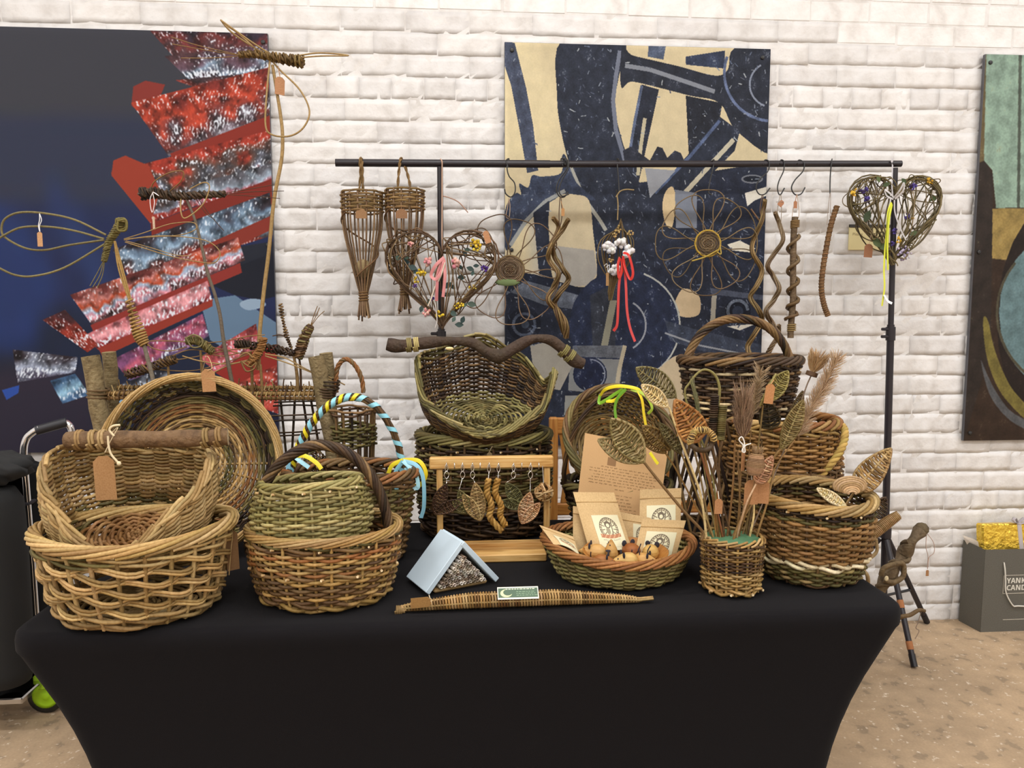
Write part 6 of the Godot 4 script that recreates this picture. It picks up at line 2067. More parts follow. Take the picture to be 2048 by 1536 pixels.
func key_rack() -> void:
	var o := Vector3(0.1, TABLE, 1.2)
	var t := thing("keyring_rack", "small pale wooden rack with a row of hooks holding woven keyrings", "rack", o)
	var wood := col("d9b67c")
	var L := P(859, 926, 1.21) - o; var R := P(1106, 922, 1.21) - o
	var b := MB.new()
	b.box(Transform3D(Basis(Vector3.BACK, atan2(R.y - L.y, R.x - L.x)), (L + R) * 0.5 + Vector3(0, 0.0, 0)), Vector3(R.x - L.x, 0.03, 0.024), wood, 0.003)
	put(b, "top_bar", mat.pine, t)
	for e in [P(879, 935, 1.21).x, P(1094, 935, 1.21).x]:
		b = MB.new()
		b.box(Transform3D(Basis.IDENTITY, Vector3(e - o.x, (L.y - 0.015 + 0.02) * 0.5, 0.008)), Vector3(0.016, L.y - 0.035, 0.014), wood, 0.002)
		put(b, "upright", mat.pine_v, t)
	b = MB.new()
	b.box(Transform3D(Basis.IDENTITY, Vector3(0.0, 0.0115, 0.045)), Vector3(0.275, 0.021, 0.045), wood, 0.003)
	put(b, "foot_bar", mat.pine, t)
	b = MB.new()
	b.box(Transform3D(Basis.IDENTITY, Vector3(0.0, 0.020, 0.008)), Vector3(0.275, 0.038, 0.026), col("cfa970"), 0.003)
	put(b, "foot_bar", mat.pine, t)
	var silver := Color(0.75, 0.74, 0.72)
	for px in [893, 909, 925, 945, 960, 978, 997, 1027, 1043, 1061, 1077]:
		var h := MB.new()
		var p := P(px, 926, 1.2225) - o
		h.tube(cr([p, p + Vector3(0, 0.002, 0.008), p + Vector3(0, -0.006, 0.012), p + Vector3(0, -0.014, 0.008), p + Vector3(0, -0.012, 0.003)], 4), 0.0014, silver, 6)
		put(h, "hook", mat.chrome, t)
	# what hangs on it
	var items := [
		[893, "dark brown woven heart keyring at the left end of the wooden rack", [[893, 968, 868, 1026, 0.016], [924, 1000, 868, 1027, 0.014]], pals(["4a3426", "3c2a1e", "5a4230"])],
		[925, "small olive brown woven heart keyring, mostly behind the tan one", [[918, 980, 936, 1024, 0.013], [905, 1000, 934, 1026, 0.011]], OLIVE],
		[945, "tan woven heart keyring left of the golden plaits", [[950, 966, 962, 1040, 0.018], [926, 988, 960, 1041, 0.015]], TAN],
		[1027, "green woven heart keyring right of the golden plaits", [[1012, 966, 1044, 1012, 0.017], [1003, 1002, 1046, 1014, 0.013]], pals(["5c5a38", "6c6a44", "4e4c2e"])],
		[1061, "palest woven heart keyring, pinkish cream, at the right of the rack", [[1060, 985, 1043, 1046, 0.018], [1080, 1006, 1043, 1047, 0.014]], pals(["c49a74", "d8b894", "b0845c"])]]
	for e in items:
		var c := P(e[0], 930, 1.236)
		var k := thing("woven_keyring", e[1], "keyring", c)
		var h := MB.new()
		var lf: Array = e[2][0]
		var tp := P(lf[0], lf[1], 1.245) - c
		h.tube(cr([Vector3(0, 0.002, 0), Vector3(-0.004, -0.008, 0.001), Vector3(0, -0.018, 0), Vector3(0.004, -0.008, -0.001)], 4, true), 0.0011, silver, 5, true)
		h.tube(cr([Vector3(0, -0.016, 0), Vector3(-0.006, -0.026, 0.002), Vector3(0, -0.036, 0), Vector3(0.006, -0.026, -0.002)], 4, true), 0.0012, silver, 5, true)
		h.tube(cr([Vector3(0, -0.034, 0), tp * 0.9 + Vector3(0, -0.002, 0.004), tp], 4), 0.001, silver, 5)
		put(h, "split_ring", mat.chrome, k)
		for l in e[2]:
			woven_leaf(k, P(l[2], l[3], 1.245) - c, P(l[0], l[1], 1.248) - c, l[4], Vector3.BACK, e[3], e[3], 11, 0.2, 0.002, 0.0, 0.2)
	for e in [[978, [[977, 958], [974, 985], [983, 1010], [980, 1035], [1004, 1062]], "left golden plaited willow keyring in the middle of the wooden rack"], [997, [[996, 958], [990, 985], [1002, 1010], [1000, 1030], [1011, 1052]], "right golden plaited willow keyring in the middle of the wooden rack"]]:
		var c := P(e[0], 930, 1.238)
		var k := thing("plaited_keyring", e[2], "keyring", c)
		var h := MB.new()
		h.tube(cr([Vector3(0, 0.002, 0), Vector3(-0.004, -0.01, 0.001), Vector3(0, -0.02, 0), Vector3(0.004, -0.01, -0.001)], 4, true), 0.0012, silver, 5, true)
		h.tube(PackedVector3Array([Vector3(0, -0.018, 0), P(e[1][0][0], e[1][0][1], 1.25) - c]), 0.001, silver, 5)
		put(h, "split_ring", mat.chrome, k)
		h = MB.new()
		var pp := rel(e[1], 1.25, c, 6)
		rope(h, pp, 3, 0.0052, 0.0046, 4.5, pals(["a87e3c", "b88e4a", "946c30"]), 6)
		put(h, "plait", mat.willow, k)
	var c := P(1085, 932, 1.232)
	var k := thing("woven_ball_keyring", "round plaited straw ball keyring at the right end of the wooden rack", "keyring", c)
	var h := MB.new()
	h.tube(PackedVector3Array([Vector3.ZERO, P(1087, 966, 1.24) - c]), 0.0012, silver, 5)
	put(h, "chain", mat.chrome, k)
	h = MB.new()
	var bc := P(1088, 984, 1.235) - c
	for i in 40:
		var n := Vector3(rng.randfn(), rng.randfn(), rng.randfn()).normalized()
		var u := n.cross(Vector3(0.3, 0.8, 0.5)).normalized(); var w := n.cross(u)
		var q := PackedVector3Array()
		var a0 := rng.randf() * TAU
		for j in 7: q.append(bc + (u * cos(a0 + j * 0.3) + w * sin(a0 + j * 0.3)) * Vector3(0.02, 0.024, 0.02).y * (0.92 + 0.08 * sin(i)))
		h.tube(q, 0.0026, pick(pals(["a58050", "bf9c6c", "d2b488", "8a673e"])), 4)
	put(h, "straw_ball", mat.willow, k)
	swing_tag("narrow grey-brown price slip sticking up behind the middle of the wooden rack", P(978, 905, 1.19), Vector2(0.016, 0.055), 0.5, -0.2, col("7c6c50"), [P(985, 892, 1.188), P(978, 905, 1.19)], col("7c6c50"))

# a printed sheet between four corners, bulged by t
func sheet(tl: Vector3, tr: Vector3, br: Vector3, bl: Vector3, t: float, lift: float, c: Color, b: MB, uv := false, n := 8) -> void:
	var nm := (tr - tl).cross(tl - bl).normalized()
	if nm.z < 0: nm = -nm
	var rows := []
	for i in n + 1:
		var v := float(i) / n
		var q := PackedVector3Array()
		for j in n + 1:
			var u := float(j) / n
			var p := tl.lerp(tr, u).lerp(bl.lerp(br, u), v)
			q.append(p + nm * (t * pow(sin(PI * u), 0.6) * clampf(v * 1.5 - 0.18, 0, 1) + lift))
		rows.append(q)
	b.grid(rows, false, c, false, uv)

func soap_label() -> ImageTexture:
	var im := Image.create(128, 144, false, Image.FORMAT_RGB8)
	im.fill(Color("dfd8b4"))
	for y in 144:
		for x in 128:
			var p := Vector2(x - 64, (y - 56) * 0.95)
			var d := p.length(); var a := atan2(p.y, p.x)
			var c := Color(0, 0, 0, 0)
			if y < 82 and d < 44 and d > 39 + 2.0 * sin(a * 26): c = Color("6a5a44")
			if y < 84 and d < 39 and d > 20 and sin(a * 11.0) > 0.72: c = Color("7c6c54")
			if y < 84 and d < 37 and d > 33 and sin(a * 11.0) < 0.3: c = Color("8a7a60")
			if Vector2((x - 62) * 1.0, y - 40).length() < 15 and Vector2(x - 62, y - 43).length() > 8: c = Color("6a5c48")
			if Vector2(x - 58, (y - 66) * 0.7).length() < 10: c = Color("9a9074")
			if absf(x - 78.0 + (y - 60) * 0.12) < 2 and y > 30 and y < 84: c = Color("5c4c3a")
			var by := 84.0 + 5.0 * cos((x - 64) / 24.0)
			if x > 16 and x < 112 and y > by - 7 and y < by + 8: c = Color("b0724e") if sin(x * 0.3 + y * 0.25) < 0.5 else Color("c89870")
			if c.a > 0: im.set_pixel(x, y, c)
	var r := RandomNumberGenerator.new(); r.seed = 5
	for k in 11:
		var x := 24 + k * 7 + (4 if k > 5 else 0); var y := int(102 - 5.0 * pow((k - 5) / 5.0, 2.0))
		im.fill_rect(Rect2i(x, y, 1, 6), Color("7a7460")); im.fill_rect(Rect2i(x + 1, y + (r.randi() % 3) * 2, 3, 1), Color("7a7460")); im.fill_rect(Rect2i(x + 3, y + r.randi() % 3, 1, 4), Color("7a7460"))
	for k in 14: im.fill_rect(Rect2i(22 + k * 6, 130, 3 + r.randi() % 2, 2), Color("b4ac8c"))
	return ImageTexture.create_from_image(im)

func tray_contents() -> void:
	# the kraft information card
	var tl := P(1170, 866, 1.19); var tr := P(1336, 898, 1.185); var bl := P(1150, 1040, 1.25); var br := P(1313, 1064, 1.245)
	var c := (bl + br) * 0.5
	var t := thing("information_card", "upright kraft card printed with lines of small text, behind the paper bags", "card", c)
	var b := MB.new()
	for q in [0.0, -0.0012]: sheet(tl - c, tr - c, br - c, bl - c, 0.0, q, col("b58f60"), b, false, 2)
	put(b, "card", mat.card, t)
	var im := Image.create(256, 272, false, Image.FORMAT_RGB8)
	im.fill(Color("c39c6c"))
	var r := RandomNumberGenerator.new(); r.seed = 12
	for y in 272:
		for x in range(0, 256, 2):
			var g := r.randf_range(0.985, 1.015)
			im.fill_rect(Rect2i(x, y, 2, 1), Color(0.765 * g, 0.612 * g, 0.424 * g))
	var lines := [[92, 60, 210], [101, 26, 236], [110, 26, 232], [119, 40, 222], [128, 34, 236], [137, 26, 240], [146, 28, 238], [158, 110, 140], [176, 92, 166], [186, 100, 156], [196, 98, 164], [206, 98, 162], [216, 96, 186], [226, 96, 188], [242, 98, 150], [252, 96, 160]]
	for l in lines:
		var x: int = l[1]
		while x < l[2]:
			var wd := r.randi_range(5, 15)
			for k in wd:
				if r.randf() < 0.86: im.fill_rect(Rect2i(x + k, l[0] + (r.randi() % 2), 1, 2 + r.randi() % 2), Color("85643f") if l[0] < 240 and l[0] != 176 else Color("94724c"))
			x += wd + 4
	im.fill_rect(Rect2i(78, 62, 26, 26), Color("8a6844"))
	b = MB.new()
	sheet(tl - c, tr - c, br - c, bl - c, 0.0, 0.0006, Color.WHITE, b, true, 2)
	var pm := std(Color.WHITE, 0.85, false); pm.albedo_texture = ImageTexture.create_from_image(im)
	put(b, "print", pm, t)
	# paper bags
	var lm := std(Color.WHITE, 0.6, false); lm.albedo_texture = soap_label()
	var tone := col("d6b888")
	var bags := [
		["tallest kraft paper bag with round emblem label, standing left in the low basket", [1146, 984], [1228, 985], [1264, 1100], [1180, 1106], 1.33, 1.395, [0.26, 0.40, 0.90, 1.0], 0.016],
		["kraft paper bag at the back right of the low basket, label half hidden", [1280, 979], [1363, 976], [1360, 1088], [1278, 1090], 1.285, 1.33, [0.16, 0.30, 0.86, 0.98], 0.014],
		["kraft paper bag squeezed in the middle between two other bags", [1237, 1023], [1302, 1036], [1296, 1112], [1236, 1112], 1.325, 1.36, [0.45, 0.22, 1.0, 0.95], 0.012],
		["kraft paper bag leaning right front in the low basket, its label behind the bowl", [1285, 1038], [1372, 1041], [1346, 1134], [1264, 1128], 1.375, 1.42, [0.16, 0.27, 0.86, 1.0], 0.014],
		["kraft paper bag lying over the left rim of the low basket", [1079, 1050], [1146, 1073], [1164, 1122], [1108, 1090], 1.36, 1.44, [0.2, 0.45, 0.9, 1.0], 0.012],
		["brown shaded side of a kraft paper bag behind the tallest one", [1146, 1012], [1178, 1016], [1192, 1108], [1146, 1100], 1.31, 1.35, [], 0.008]]
	for e in bags:
		var a := P(e[1][0], e[1][1], e[5]); var d := P(e[2][0], e[2][1], e[5]); var g := P(e[3][0], e[3][1], e[6]); var h := P(e[4][0], e[4][1], e[6])
		c = (g + h) * 0.5
		t = thing("paper_bag", e[0], "bag", c)
		var nm := (d - a).cross(a - h).normalized()
		if nm.z < 0: nm = -nm
		b = MB.new()
		sheet(a - c, d - c, g - c, h - c, e[8], 0.0, tone, b)
		sheet(a - c, d - c, g - c, h - c, -e[8], -0.001, tone, b)
		put(b, "pouch", mat.card, t)
		b = MB.new()
		var f0 := a.lerp(h, 0.17) - c; var f1 := d.lerp(g, 0.17) - c
		b.tube(PackedVector3Array([f0 + nm * 0.001, f1 + nm * 0.001]), 0.0012, col("bb9a66"), 4)
		put(b, "seal_fold", mat.card, t)
		if e[7].size():
			b = MB.new()
			var rows := []
			for i in 9:
				var v: float = lerpf(e[7][1], e[7][3], i / 8.0)
				var q := PackedVector3Array()
				for j in 9:
					var u: float = lerpf(e[7][0], e[7][2], j / 8.0)
					q.append(a.lerp(d, u).lerp(h.lerp(g, u), v) - c + nm * (e[8] * pow(sin(PI * u), 0.6) * clampf(v * 1.5 - 0.18, 0, 1) + 0.0008))
				rows.append(q)
			b.grid(rows, false, Color.WHITE, false, true)
			put(b, "label_print", lm, t, "cream label with a round brown emblem and red banner")
	# bowl of mice
	var o := P(1250, 1128, 1.438)
	t = thing("wooden_bowl", "oval wooden bowl of little wooden mice in the low basket", "bowl", o)
	b = MB.new()
	b.lathe(Transform3D(Basis(Vector3.RIGHT, 0.12), Vector3.ZERO), [[0.0, -0.004], [0.055, -0.003], [0.083, 0.010], [0.099, 0.032], [0.1015, 0.034], [0.098, 0.034], [0.080, 0.014], [0.05, 0.004], [0.0, 0.003]], 40, col("b5813f"), 1.0, 0.80)
	put(b, "bowl", mat.pine, t)
	var mice := [
		["pale wooden mouse facing out at the left end of the bowl, with grey ears", 1190, 1104, 1.425, 200.0, "d0ab70", 0.021],
		["brown wooden mouse lying at the front left of the bowl", 1206, 1124, 1.465, 20.0, "a46c34", 0.019],
		["pale wooden mouse standing nose up in the middle left of the bowl", 1222, 1106, 1.43, 90.0, "c9a468", 0.018],
		["reddish brown wooden mouse at the back centre of the bowl", 1262, 1102, 1.42, 250.0, "9a5e2a", 0.021],
		["palest wooden mouse facing left at the front of the bowl", 1254, 1121, 1.468, 175.0, "dcbf80", 0.020],
		["round yellow wooden mouse at the back right of the bowl", 1302, 1104, 1.43, 300.0, "d8b874", 0.020],
		["pale wooden mouse at the front right of the bowl, tail over the edge", 1288, 1121, 1.462, 30.0, "cfa86a", 0.019]]
	var dk := col("2c2730")
	for e in mice:
		o = P(e[1], e[2], e[3])
		t = thing("wooden_mouse", e[0], "toy mouse", o)
		var up: bool = e[4] == 90.0
		var bs := Basis(Vector3.UP, deg_to_rad(-e[4] if not up else 20.0)) * (Basis(Vector3.BACK, PI / 2) if up else Basis.IDENTITY)
		var R: float = e[6] * 1.12
		b = MB.new()
		b.lathe(Transform3D(bs * Basis(Vector3.BACK, -PI / 2), Vector3.ZERO), [[0.0, -R * 1.1], [R * 0.5, -R * 1.0], [R * 0.82, -R * 0.55], [R * 0.86, 0.0], [R * 0.66, R * 0.65], [R * 0.34, R * 1.25], [R * 0.08, R * 1.65], [0.0, R * 1.7]], 12, col(e[5]))
		put(b, "body", mat.pine, t)
		for s in [-1.0, 1.0]:
			b = MB.new()
			b.ball(Transform3D(bs, bs * Vector3(R * 0.5, R * 0.72, s * R * 0.5)), Vector3(R * 0.12, R * 0.34, R * 0.3), dk, 8)
			put(b, "ear", mat.cloth, t)
			b = MB.new()
			b.ball(Transform3D(bs, bs * Vector3(R * 1.05, R * 0.32, s * R * 0.28)), Vector3.ONE * R * 0.1, dk, 6)
			put(b, "eye", mat.black, t)
		b = MB.new()
		b.tube(cr([bs * Vector3(-R * 1.0, 0, 0), bs * Vector3(-R * 1.35, R * 0.3, 0) + Vector3(0, R * 0.2, 0), bs * Vector3(-R * 1.3, R * 0.5, R * 0.3) + Vector3(0, R * 0.6, 0)], 4), 0.0014, dk, 5)
		put(b, "tail", mat.cloth, t)

# ---------------------------------------------------------------- the stems in the foam
func leaf_stem(label: String, foot: Array, bends: Array, leaves: Array, z: float, pal: Array, sc: Color, r := 0.0026) -> Node3D:
	var o := P(foot[0], foot[1], 1.497 + (foot[2] if foot.size() > 2 else 0.0))
	var t := thing("willow_leaf_stem", label, "ornament", o)
	var q := [Vector3(0, -0.02, 0), Vector3.ZERO]
	for e in bends: q.append(P(e[0], e[1], z + (e[2] if e.size() > 2 else 0.0)) - o)
	stem(t, cr(q, 6), r, r * 0.8, sc)
	for l in leaves:   # [foot px, py, tip px, py, half width px, face yaw, rows, shape]
		var m := (CAM_POS.z - z) / FOCAL
		woven_leaf(t, P(l[0], l[1], z) - o, P(l[2], l[3], z) - o, l[4] * m, Basis(Vector3.UP, l[5]) * Vector3(0, 0.15, 1), pal, pal, l[6], 0.3, l[7] if l.size() > 7 else 0.0022, 1.0 if l.size() > 8 else 0.0, 0.2)
	return t

func grass_stem(label: String, foot: Array, bends: Array, head: Array, z: float, rad: float, n: int, len: float, pal: Array, sc: Color, lean: float, thick := 0.0008) -> Node3D:
	var o := P(foot[0], foot[1], 1.497)
	var t := thing("dried_grass_stem", label, "dried flower", o)
	var q := [Vector3(0, -0.02, 0), Vector3.ZERO]
	for e in bends: q.append(P(e[0], e[1], z) - o)
	stem(t, cr(q, 6), 0.002, 0.0016, sc)
	plume(t, rel(head, z, o, 5), rad, n, len, pal, lean, thick)
	return t

func stems() -> void:
	var olive := pals(["746a44", "665c3a", "847a52", "5a5030"])
	var tanp := pals(["a98a5c", "97784c", "b99a6c"])
	var cream := pals(["dcc898", "d0b880", "e8d8b0"])
	leaf_stem("cream woven willow leaf on a long peeled stem, leaning furthest left", [1412, 1068, 0.01], [[1400, 985], [1365, 890], [1338, 815]], [[1336, 814, 1283, 770, 15, 0.2, 15]], 1.50, cream, col("dcc692"), 0.0032)
	leaf_stem("large grey-olive woven leaf at top left of the stems, before the navy panel", [1420, 1066, -0.02], [[1400, 950], [1372, 840], [1352, 795]], [[1352, 794, 1272, 736, 24, 0.2, 20]], 1.42, olive, col("8a744c"))
	leaf_stem("big olive woven heart of two lobes on a thick stem, overhanging the card", [1404, 1062, 0.03], [[1370, 1025], [1320, 965], [1286, 922]], [[1288, 925, 1222, 838, 28, 0.1, 18, 0.0026], [1286, 924, 1196, 880, 20, 0.1, 18, 0.0026]], 1.54, pals(["8a7c54", "9a8c62", "74683f"]), col("7a6040"), 0.0036)
	leaf_stem("brown woven double leaf behind the olive heart, before the bow basket", [1422, 1064, -0.01], [[1385, 1000], [1350, 935], [1330, 905]], [[1332, 906, 1276, 866, 13, 0.1, 15], [1340, 900, 1284, 852, 16, 0.1, 15]], 1.45, pals(["7c6438", "6a5430", "8c7444"]), col("8a6c40"))
	leaf_stem("slim olive woven leaf standing right of the brown double leaf", [1424, 1066, 0.0], [[1395, 990], [1362, 905]], [[1362, 908, 1318, 846, 12, 0.3, 16]], 1.46, olive, col("9a8250"))
	leaf_stem("bright orange-brown woven leaf, broadest of the stems, left of the dark spikes", [1432, 1068, 0.0], [[1425, 990], [1405, 915], [1396, 880]], [[1397, 882, 1350, 800, 30, 0.05, 15, 0.0032, 1]], 1.49, pals(["a87844", "98683a", "b88850"]), col("a8844c"))
	# bound ring
	var o := P(1436, 1070, 1.497)
	var t := thing("bound_ring_stem", "ring of dark willow half bound in pale straw, on a stem left of centre", "ornament", o)
	stem(t, cr([Vector3(0, -0.02, 0), Vector3.ZERO, P(1425, 985, 1.52) - o, P(1408, 905, 1.53) - o], 6), 0.003, 0.0024, col("86643c"))
	var b := MB.new()
	var c := P(1404, 880, 1.535) - o
	var q := PackedVector3Array(); var ql := PackedVector3Array()
	for k in 33:
		var p := c + Vector3(0.026 * cos(TAU * k / 32), 0.023 * sin(TAU * k / 32), 0.004 * sin(k))
		q.append(p)
		if k <= 18: ql.append(p)
	b.tube(q, 0.0062, pick(DARK), 7)
	put(b, "ring", mat.willow, t)
	b = MB.new()
	wound(b, ql, 0.0068, 0.002, 22.0, pals(["c8ac6c", "b8985c"]), 6)
	put(b, "straw_binding", mat.willow, t)
	# spikes and bristles
	for e in [["dark brown furry willow spike standing in the middle of the stems", 1424, 872, 1430, 792, 0.0085, DARK, 1.47], ["olive brown furry willow spike right of the dark one", 1440, 880, 1446, 812, 0.009, OLIVE, 1.47]]:
		o = P(1448, 1068, 1.497)
		t = thing("furry_willow_spike", e[0], "ornament", o)
		stem(t, cr([Vector3(0, -0.02, 0), Vector3.ZERO, P(1438, 960, e[7]) - o, P(e[1], e[2] + 10, e[7]) - o, P(e[3], e[4], e[7]) - o], 6), 0.003, 0.003, col("6a5238"))
		b = MB.new()
		var hd := rel([[e[1], e[2]], [(e[1] + e[3]) / 2.0, (e[2] + e[4]) / 2.0], [e[3], e[4]]], e[7], o, 6)
		wound(b, hd, e[5], 0.0026, 18.0, e[6], 7)
		b.tube(hd, e[5] * 0.85, pick(e[6]), 8)
		put(b, "bound_head", mat.willow, t)
	o = P(1440, 1068, 1.497)
	t = thing("looped_grass_stem", "green-tan grass blade bent over in a loop above the spikes", "dried flower", o)
	stem(t, cr([Vector3(0, -0.02, 0), Vector3.ZERO, P(1420, 930, 1.46) - o, P(1372, 800, 1.45) - o, P(1380, 765, 1.45) - o, P(1405, 740, 1.45) - o, P(1428, 748, 1.45) - o, P(1439, 775, 1.45) - o, P(1436, 812, 1.45) - o], 6), 0.0022, 0.0034, col("8c8452"), "grass_blade")
	grass_stem("pale green stiff bristle head between the orange leaf and dark spike", [1432, 1066], [[1415, 980], [1400, 880]], [[1402, 866], [1396, 820], [1388, 778]], 1.46, 0.004, 170, 0.035, pals(["9a9a72", "8a8a60", "acac86"]), col("8a7c50"), 0.9)
	grass_stem("mauve-brown brush of dried grass tied with white string, centre of the stems", [1474, 1070], [[1480, 980], [1485, 885]], [[1486, 880], [1486, 850], [1487, 800]], 1.52, 0.026, 560, 0.058, pals(["a88c74", "b89c84", "947a64"]), col("8c6f48"), 0.82, 0.0009)
	grass_stem("soft tan grass plume behind the mauve-brown brush", [1478, 1066], [[1492, 980], [1502, 860]], [[1504, 830], [1512, 785], [1522, 742]], 1.44, 0.012, 340, 0.034, pals(["bca484", "ccb494", "ac9474"]), col("8c6f48"), 0.6)
	leaf_stem("olive woven double leaf with an orange tag, at top right of the stems", [1492, 1066, -0.02], [[1505, 980], [1518, 880], [1526, 810]], [[1530, 806, 1576, 742, 17, -0.1, 18], [1520, 812, 1552, 748, 8, 0.9, 16]], 1.45, pals(["8c824c", "7c723e", "9c925a"]), col("8a7448"))
	swing_tag("bright tan tag hanging from the olive double leaf at top right", P(1542, 768, 1.47), Vector2(0.022, 0.046), 0.0, 0.12, col("c08a5a"), [P(1548, 760, 1.465), P(1542, 768, 1.471)], col("c08a5a"))
	leaf_stem("very dark rounded woven leaf right of the mauve brush", [1496, 1066, -0.01], [[1510, 980], [1524, 880]], [[1540, 858, 1534, 800, 22, 0.0, 14, 0.0022, 1]], 1.44, pals(["3c3422", "4a402a", "322a1c"]), col("6a5638"))
	leaf_stem("long narrow olive woven leaf slanting right, below the dried plume", [1470, 1070, 0.02], [[1495, 1010], [1545, 920], [1562, 898]], [[1562, 900, 1606, 800, 17, -0.1, 24]], 1.5, pals(["8c7c50", "7c6c42", "9c8c60"]), col("8a6c40"), 0.0036)
	leaf_stem("slim brown woven leaf behind the long narrow olive one", [1486, 1066, -0.02], [[1530, 950], [1578, 860]], [[1574, 868, 1606, 782, 10, -0.2, 20]], 1.42, pals(["6a5838", "7a6844", "5a4a2e"]), col("8a7048"))
	var g := grass_stem("fluffy pampas plume leaning out to the upper right", [1466, 1070], [[1510, 1000], [1560, 920], [1590, 880]], [[1596, 872], [1620, 820], [1650, 770], [1675, 715]], 1.46, 0.016, 900, 0.036, pals(["d8bc9c", "e4ccb0", "c8a888"]), col("94744a"), 0.62, 0.0009)
	g = grass_stem("thistle-like pom-pom of pale bristles on a thin grey stem, top right", [1500, 1068], [[1545, 960], [1590, 840], [1612, 775], [1622, 752]], [[1624, 748], [1632, 728]], 1.43, 0.016, 620, 0.048, pals(["d0ac80", "dcbc94", "c09c70"]), col("8a7868"), 0.68, 0.0009)
	b = MB.new()
	b.tube(PackedVector3Array([P(1622, 752, 1.43) - g.position, P(1625, 744, 1.43) - g.position]), 0.0135, col("5a4430"), 12)
	put(b, "dark_calyx", mat.willow, g)
	# raffia flowers and tags low among the stems
	g = grass_stem("pale raffia tassel wound into a barrel, low right of the stems", [1478, 1072], [[1500, 1000], [1512, 950]], [[1512, 920], [1514, 908]], 1.54, 0.012, 160, 0.028, pals(["b49470", "a48460", "c0a480"]), col("8c6c44"), 0.75)
	b = MB.new()
	wound(b, rel([[1508, 950], [1511, 930], [1514, 908]], 1.54, g.position, 6), PackedFloat32Array(range(13).map(func(k): return 0.012 + 0.007 * sin(PI * k / 12.0))), 0.0022, 15.0, pals(["a88868", "b89878", "987858"]), 10)
	put(b, "raffia_winding", mat.willow, g)
	leaf_stem("pink and cream striped woven leaf, low right of the stems", [1474, 1074, 0.02], [[1492, 1010], [1512, 968]], [[1514, 966, 1545, 912, 15, -0.1, 13, 0.0022, 1]], 1.55, pals(["b8896c", "d8b898", "a07858"]), col("c8a888"))
	for e in [["tan tag hanging low among the stems, right of the white string bow", 1504, 962, 0.034, 0.056, 0.1], ["tan tag just right of it, partly behind a thick stem", 1526, 962, 0.03, 0.054, -0.25], ["narrow tan tag under the white string bow", 1487, 905, 0.012, 0.044, 0.6], ["small pointed tan tag low at left of the stems", 1438, 1000, 0.018, 0.034, 0.0]]:
		swing_tag(e[0], P(e[1], e[2] - 2, 1.53), Vector2(e[3], e[4]), e[5], 0.03, col("b08058"), [P(e[1] - 2, e[2] - 18, 1.525), P(e[1], e[2] - 2, 1.531)], col("d8d0c4"))
	o = P(1487, 890, 1.56)
	t = thing("string_bow", "small white string bow tied under the mauve-brown brush", "string", o)
	b = MB.new()
	b.tube(rel([[1488, 892], [1478, 880], [1484, 874], [1489, 888], [1484, 902], [1490, 904], [1490, 892], [1502, 887]], 1.56, o), 0.0014, col("e8e4dc"), 5)
	put(b, "cord", mat.cloth, t)
	var bare := [["plain red-brown stem", 1445, 1072, 1398, 895, "8a5a3c"], ["dark plain stem", 1462, 1074, 1410, 900, "5c4632"], ["thick plain tan stem right of centre", 1478, 1074, 1475, 900, "8a6c48"], ["pale peeled short stem", 1500, 1070, 1508, 1000, "dcc48c"], ["thin tan stem at far right of the pot", 1515, 1068, 1548, 940, "9a7c50"], ["slender brown stem leaning left of centre", 1455, 1070, 1470, 880, "7c5c3a"]]
	for e in bare:
		o = P(e[1], e[2], 1.5)
		t = thing("bare_stem", e[0] + " standing in the small pot basket", "stem", o)
		stem(t, cr([Vector3(0, -0.02, 0), Vector3.ZERO, P((e[1] + e[3]) / 2.0 + 3, (e[2] + e[4]) / 2.0, 1.5) - o, P(e[3], e[4], 1.49) - o], 5), 0.003, 0.0024, col(e[5]))
	# ornaments on the white-banded basket
	o = P(1712, 978, 1.46)
	t = thing("woven_leaf", "big pale and brown striped woven leaf rising from the white-banded basket's right rim", "ornament", o)
	woven_leaf(t, Vector3.ZERO, P(1782, 897, 1.44) - o, 0.030, Vector3(-0.1, 0.15, 1), pals(["c0a070", "b08c5c", "d0b488", "8a6c44"]), TAN, 20, 0.15, 0.003, 1.0, 0.15)
	stem(t, PackedVector3Array([P(1690, 1012, 1.45) - o, Vector3.ZERO]), 0.003, 0.003, col("b8986a"))
	o = P(1694, 974, 1.47)
	t = thing("raffia_rosette", "shell-like rosette of coiled raffia on the white-banded basket's right rim", "ornament", o)
	for k in 8:
		b = MB.new()
		q = PackedVector3Array()
		var rr := 0.008 + 0.0042 * k
		for j in 19:
			var a := -0.5 + (PI + 1.0) * j / 18.0
			q.append(Vector3(rr * cos(a) * 1.05 + 0.006, rr * sin(a) * 0.55 - 0.012 + 0.0022 * k, 0.012 - 0.0016 * k))
		b.tube(q, 0.0034, pick(pals(["b89872", "a88860", "c8a880"])), 5)
		put(b, "coil", mat.willow, t)
	o = P(1692, 1014, 1.50)
	t = thing("woven_leaf", "small cream woven leaf lying inside the white-banded basket's rim", "ornament", o)
	woven_leaf(t, Vector3.ZERO, P(1634, 977, 1.47) - o, 0.0125, Vector3(0.2, 0.4, 1), cream, cream, 15, 0.2, 0.0026)
	o = P(1770, 996, 1.33)
	t = thing("dark_woven_pod", "dark brown woven pod poking out behind the white-banded basket at its right", "ornament", o)
	woven_leaf(t, P(1740, 1030, 1.33) - o, P(1772, 995, 1.33) - o, 0.022, Vector3(0, 0.1, 1), pals(["5c4a34", "6a563c", "4c3c2a"]), DARK, 14, 0.1, 0.0024, 1.0, 0.5)
	o = P(1727, 1086, 1.36)
	t = thing("bound_wand", "tapered wand bound in fine tan willow, leaning out right of the white-banded basket", "ornament", o)
	b = MB.new()
	var hd2 := rel([[1724, 1090], [1745, 1068], [1770, 1048], [1797, 1030]], 1.36, o, 6)
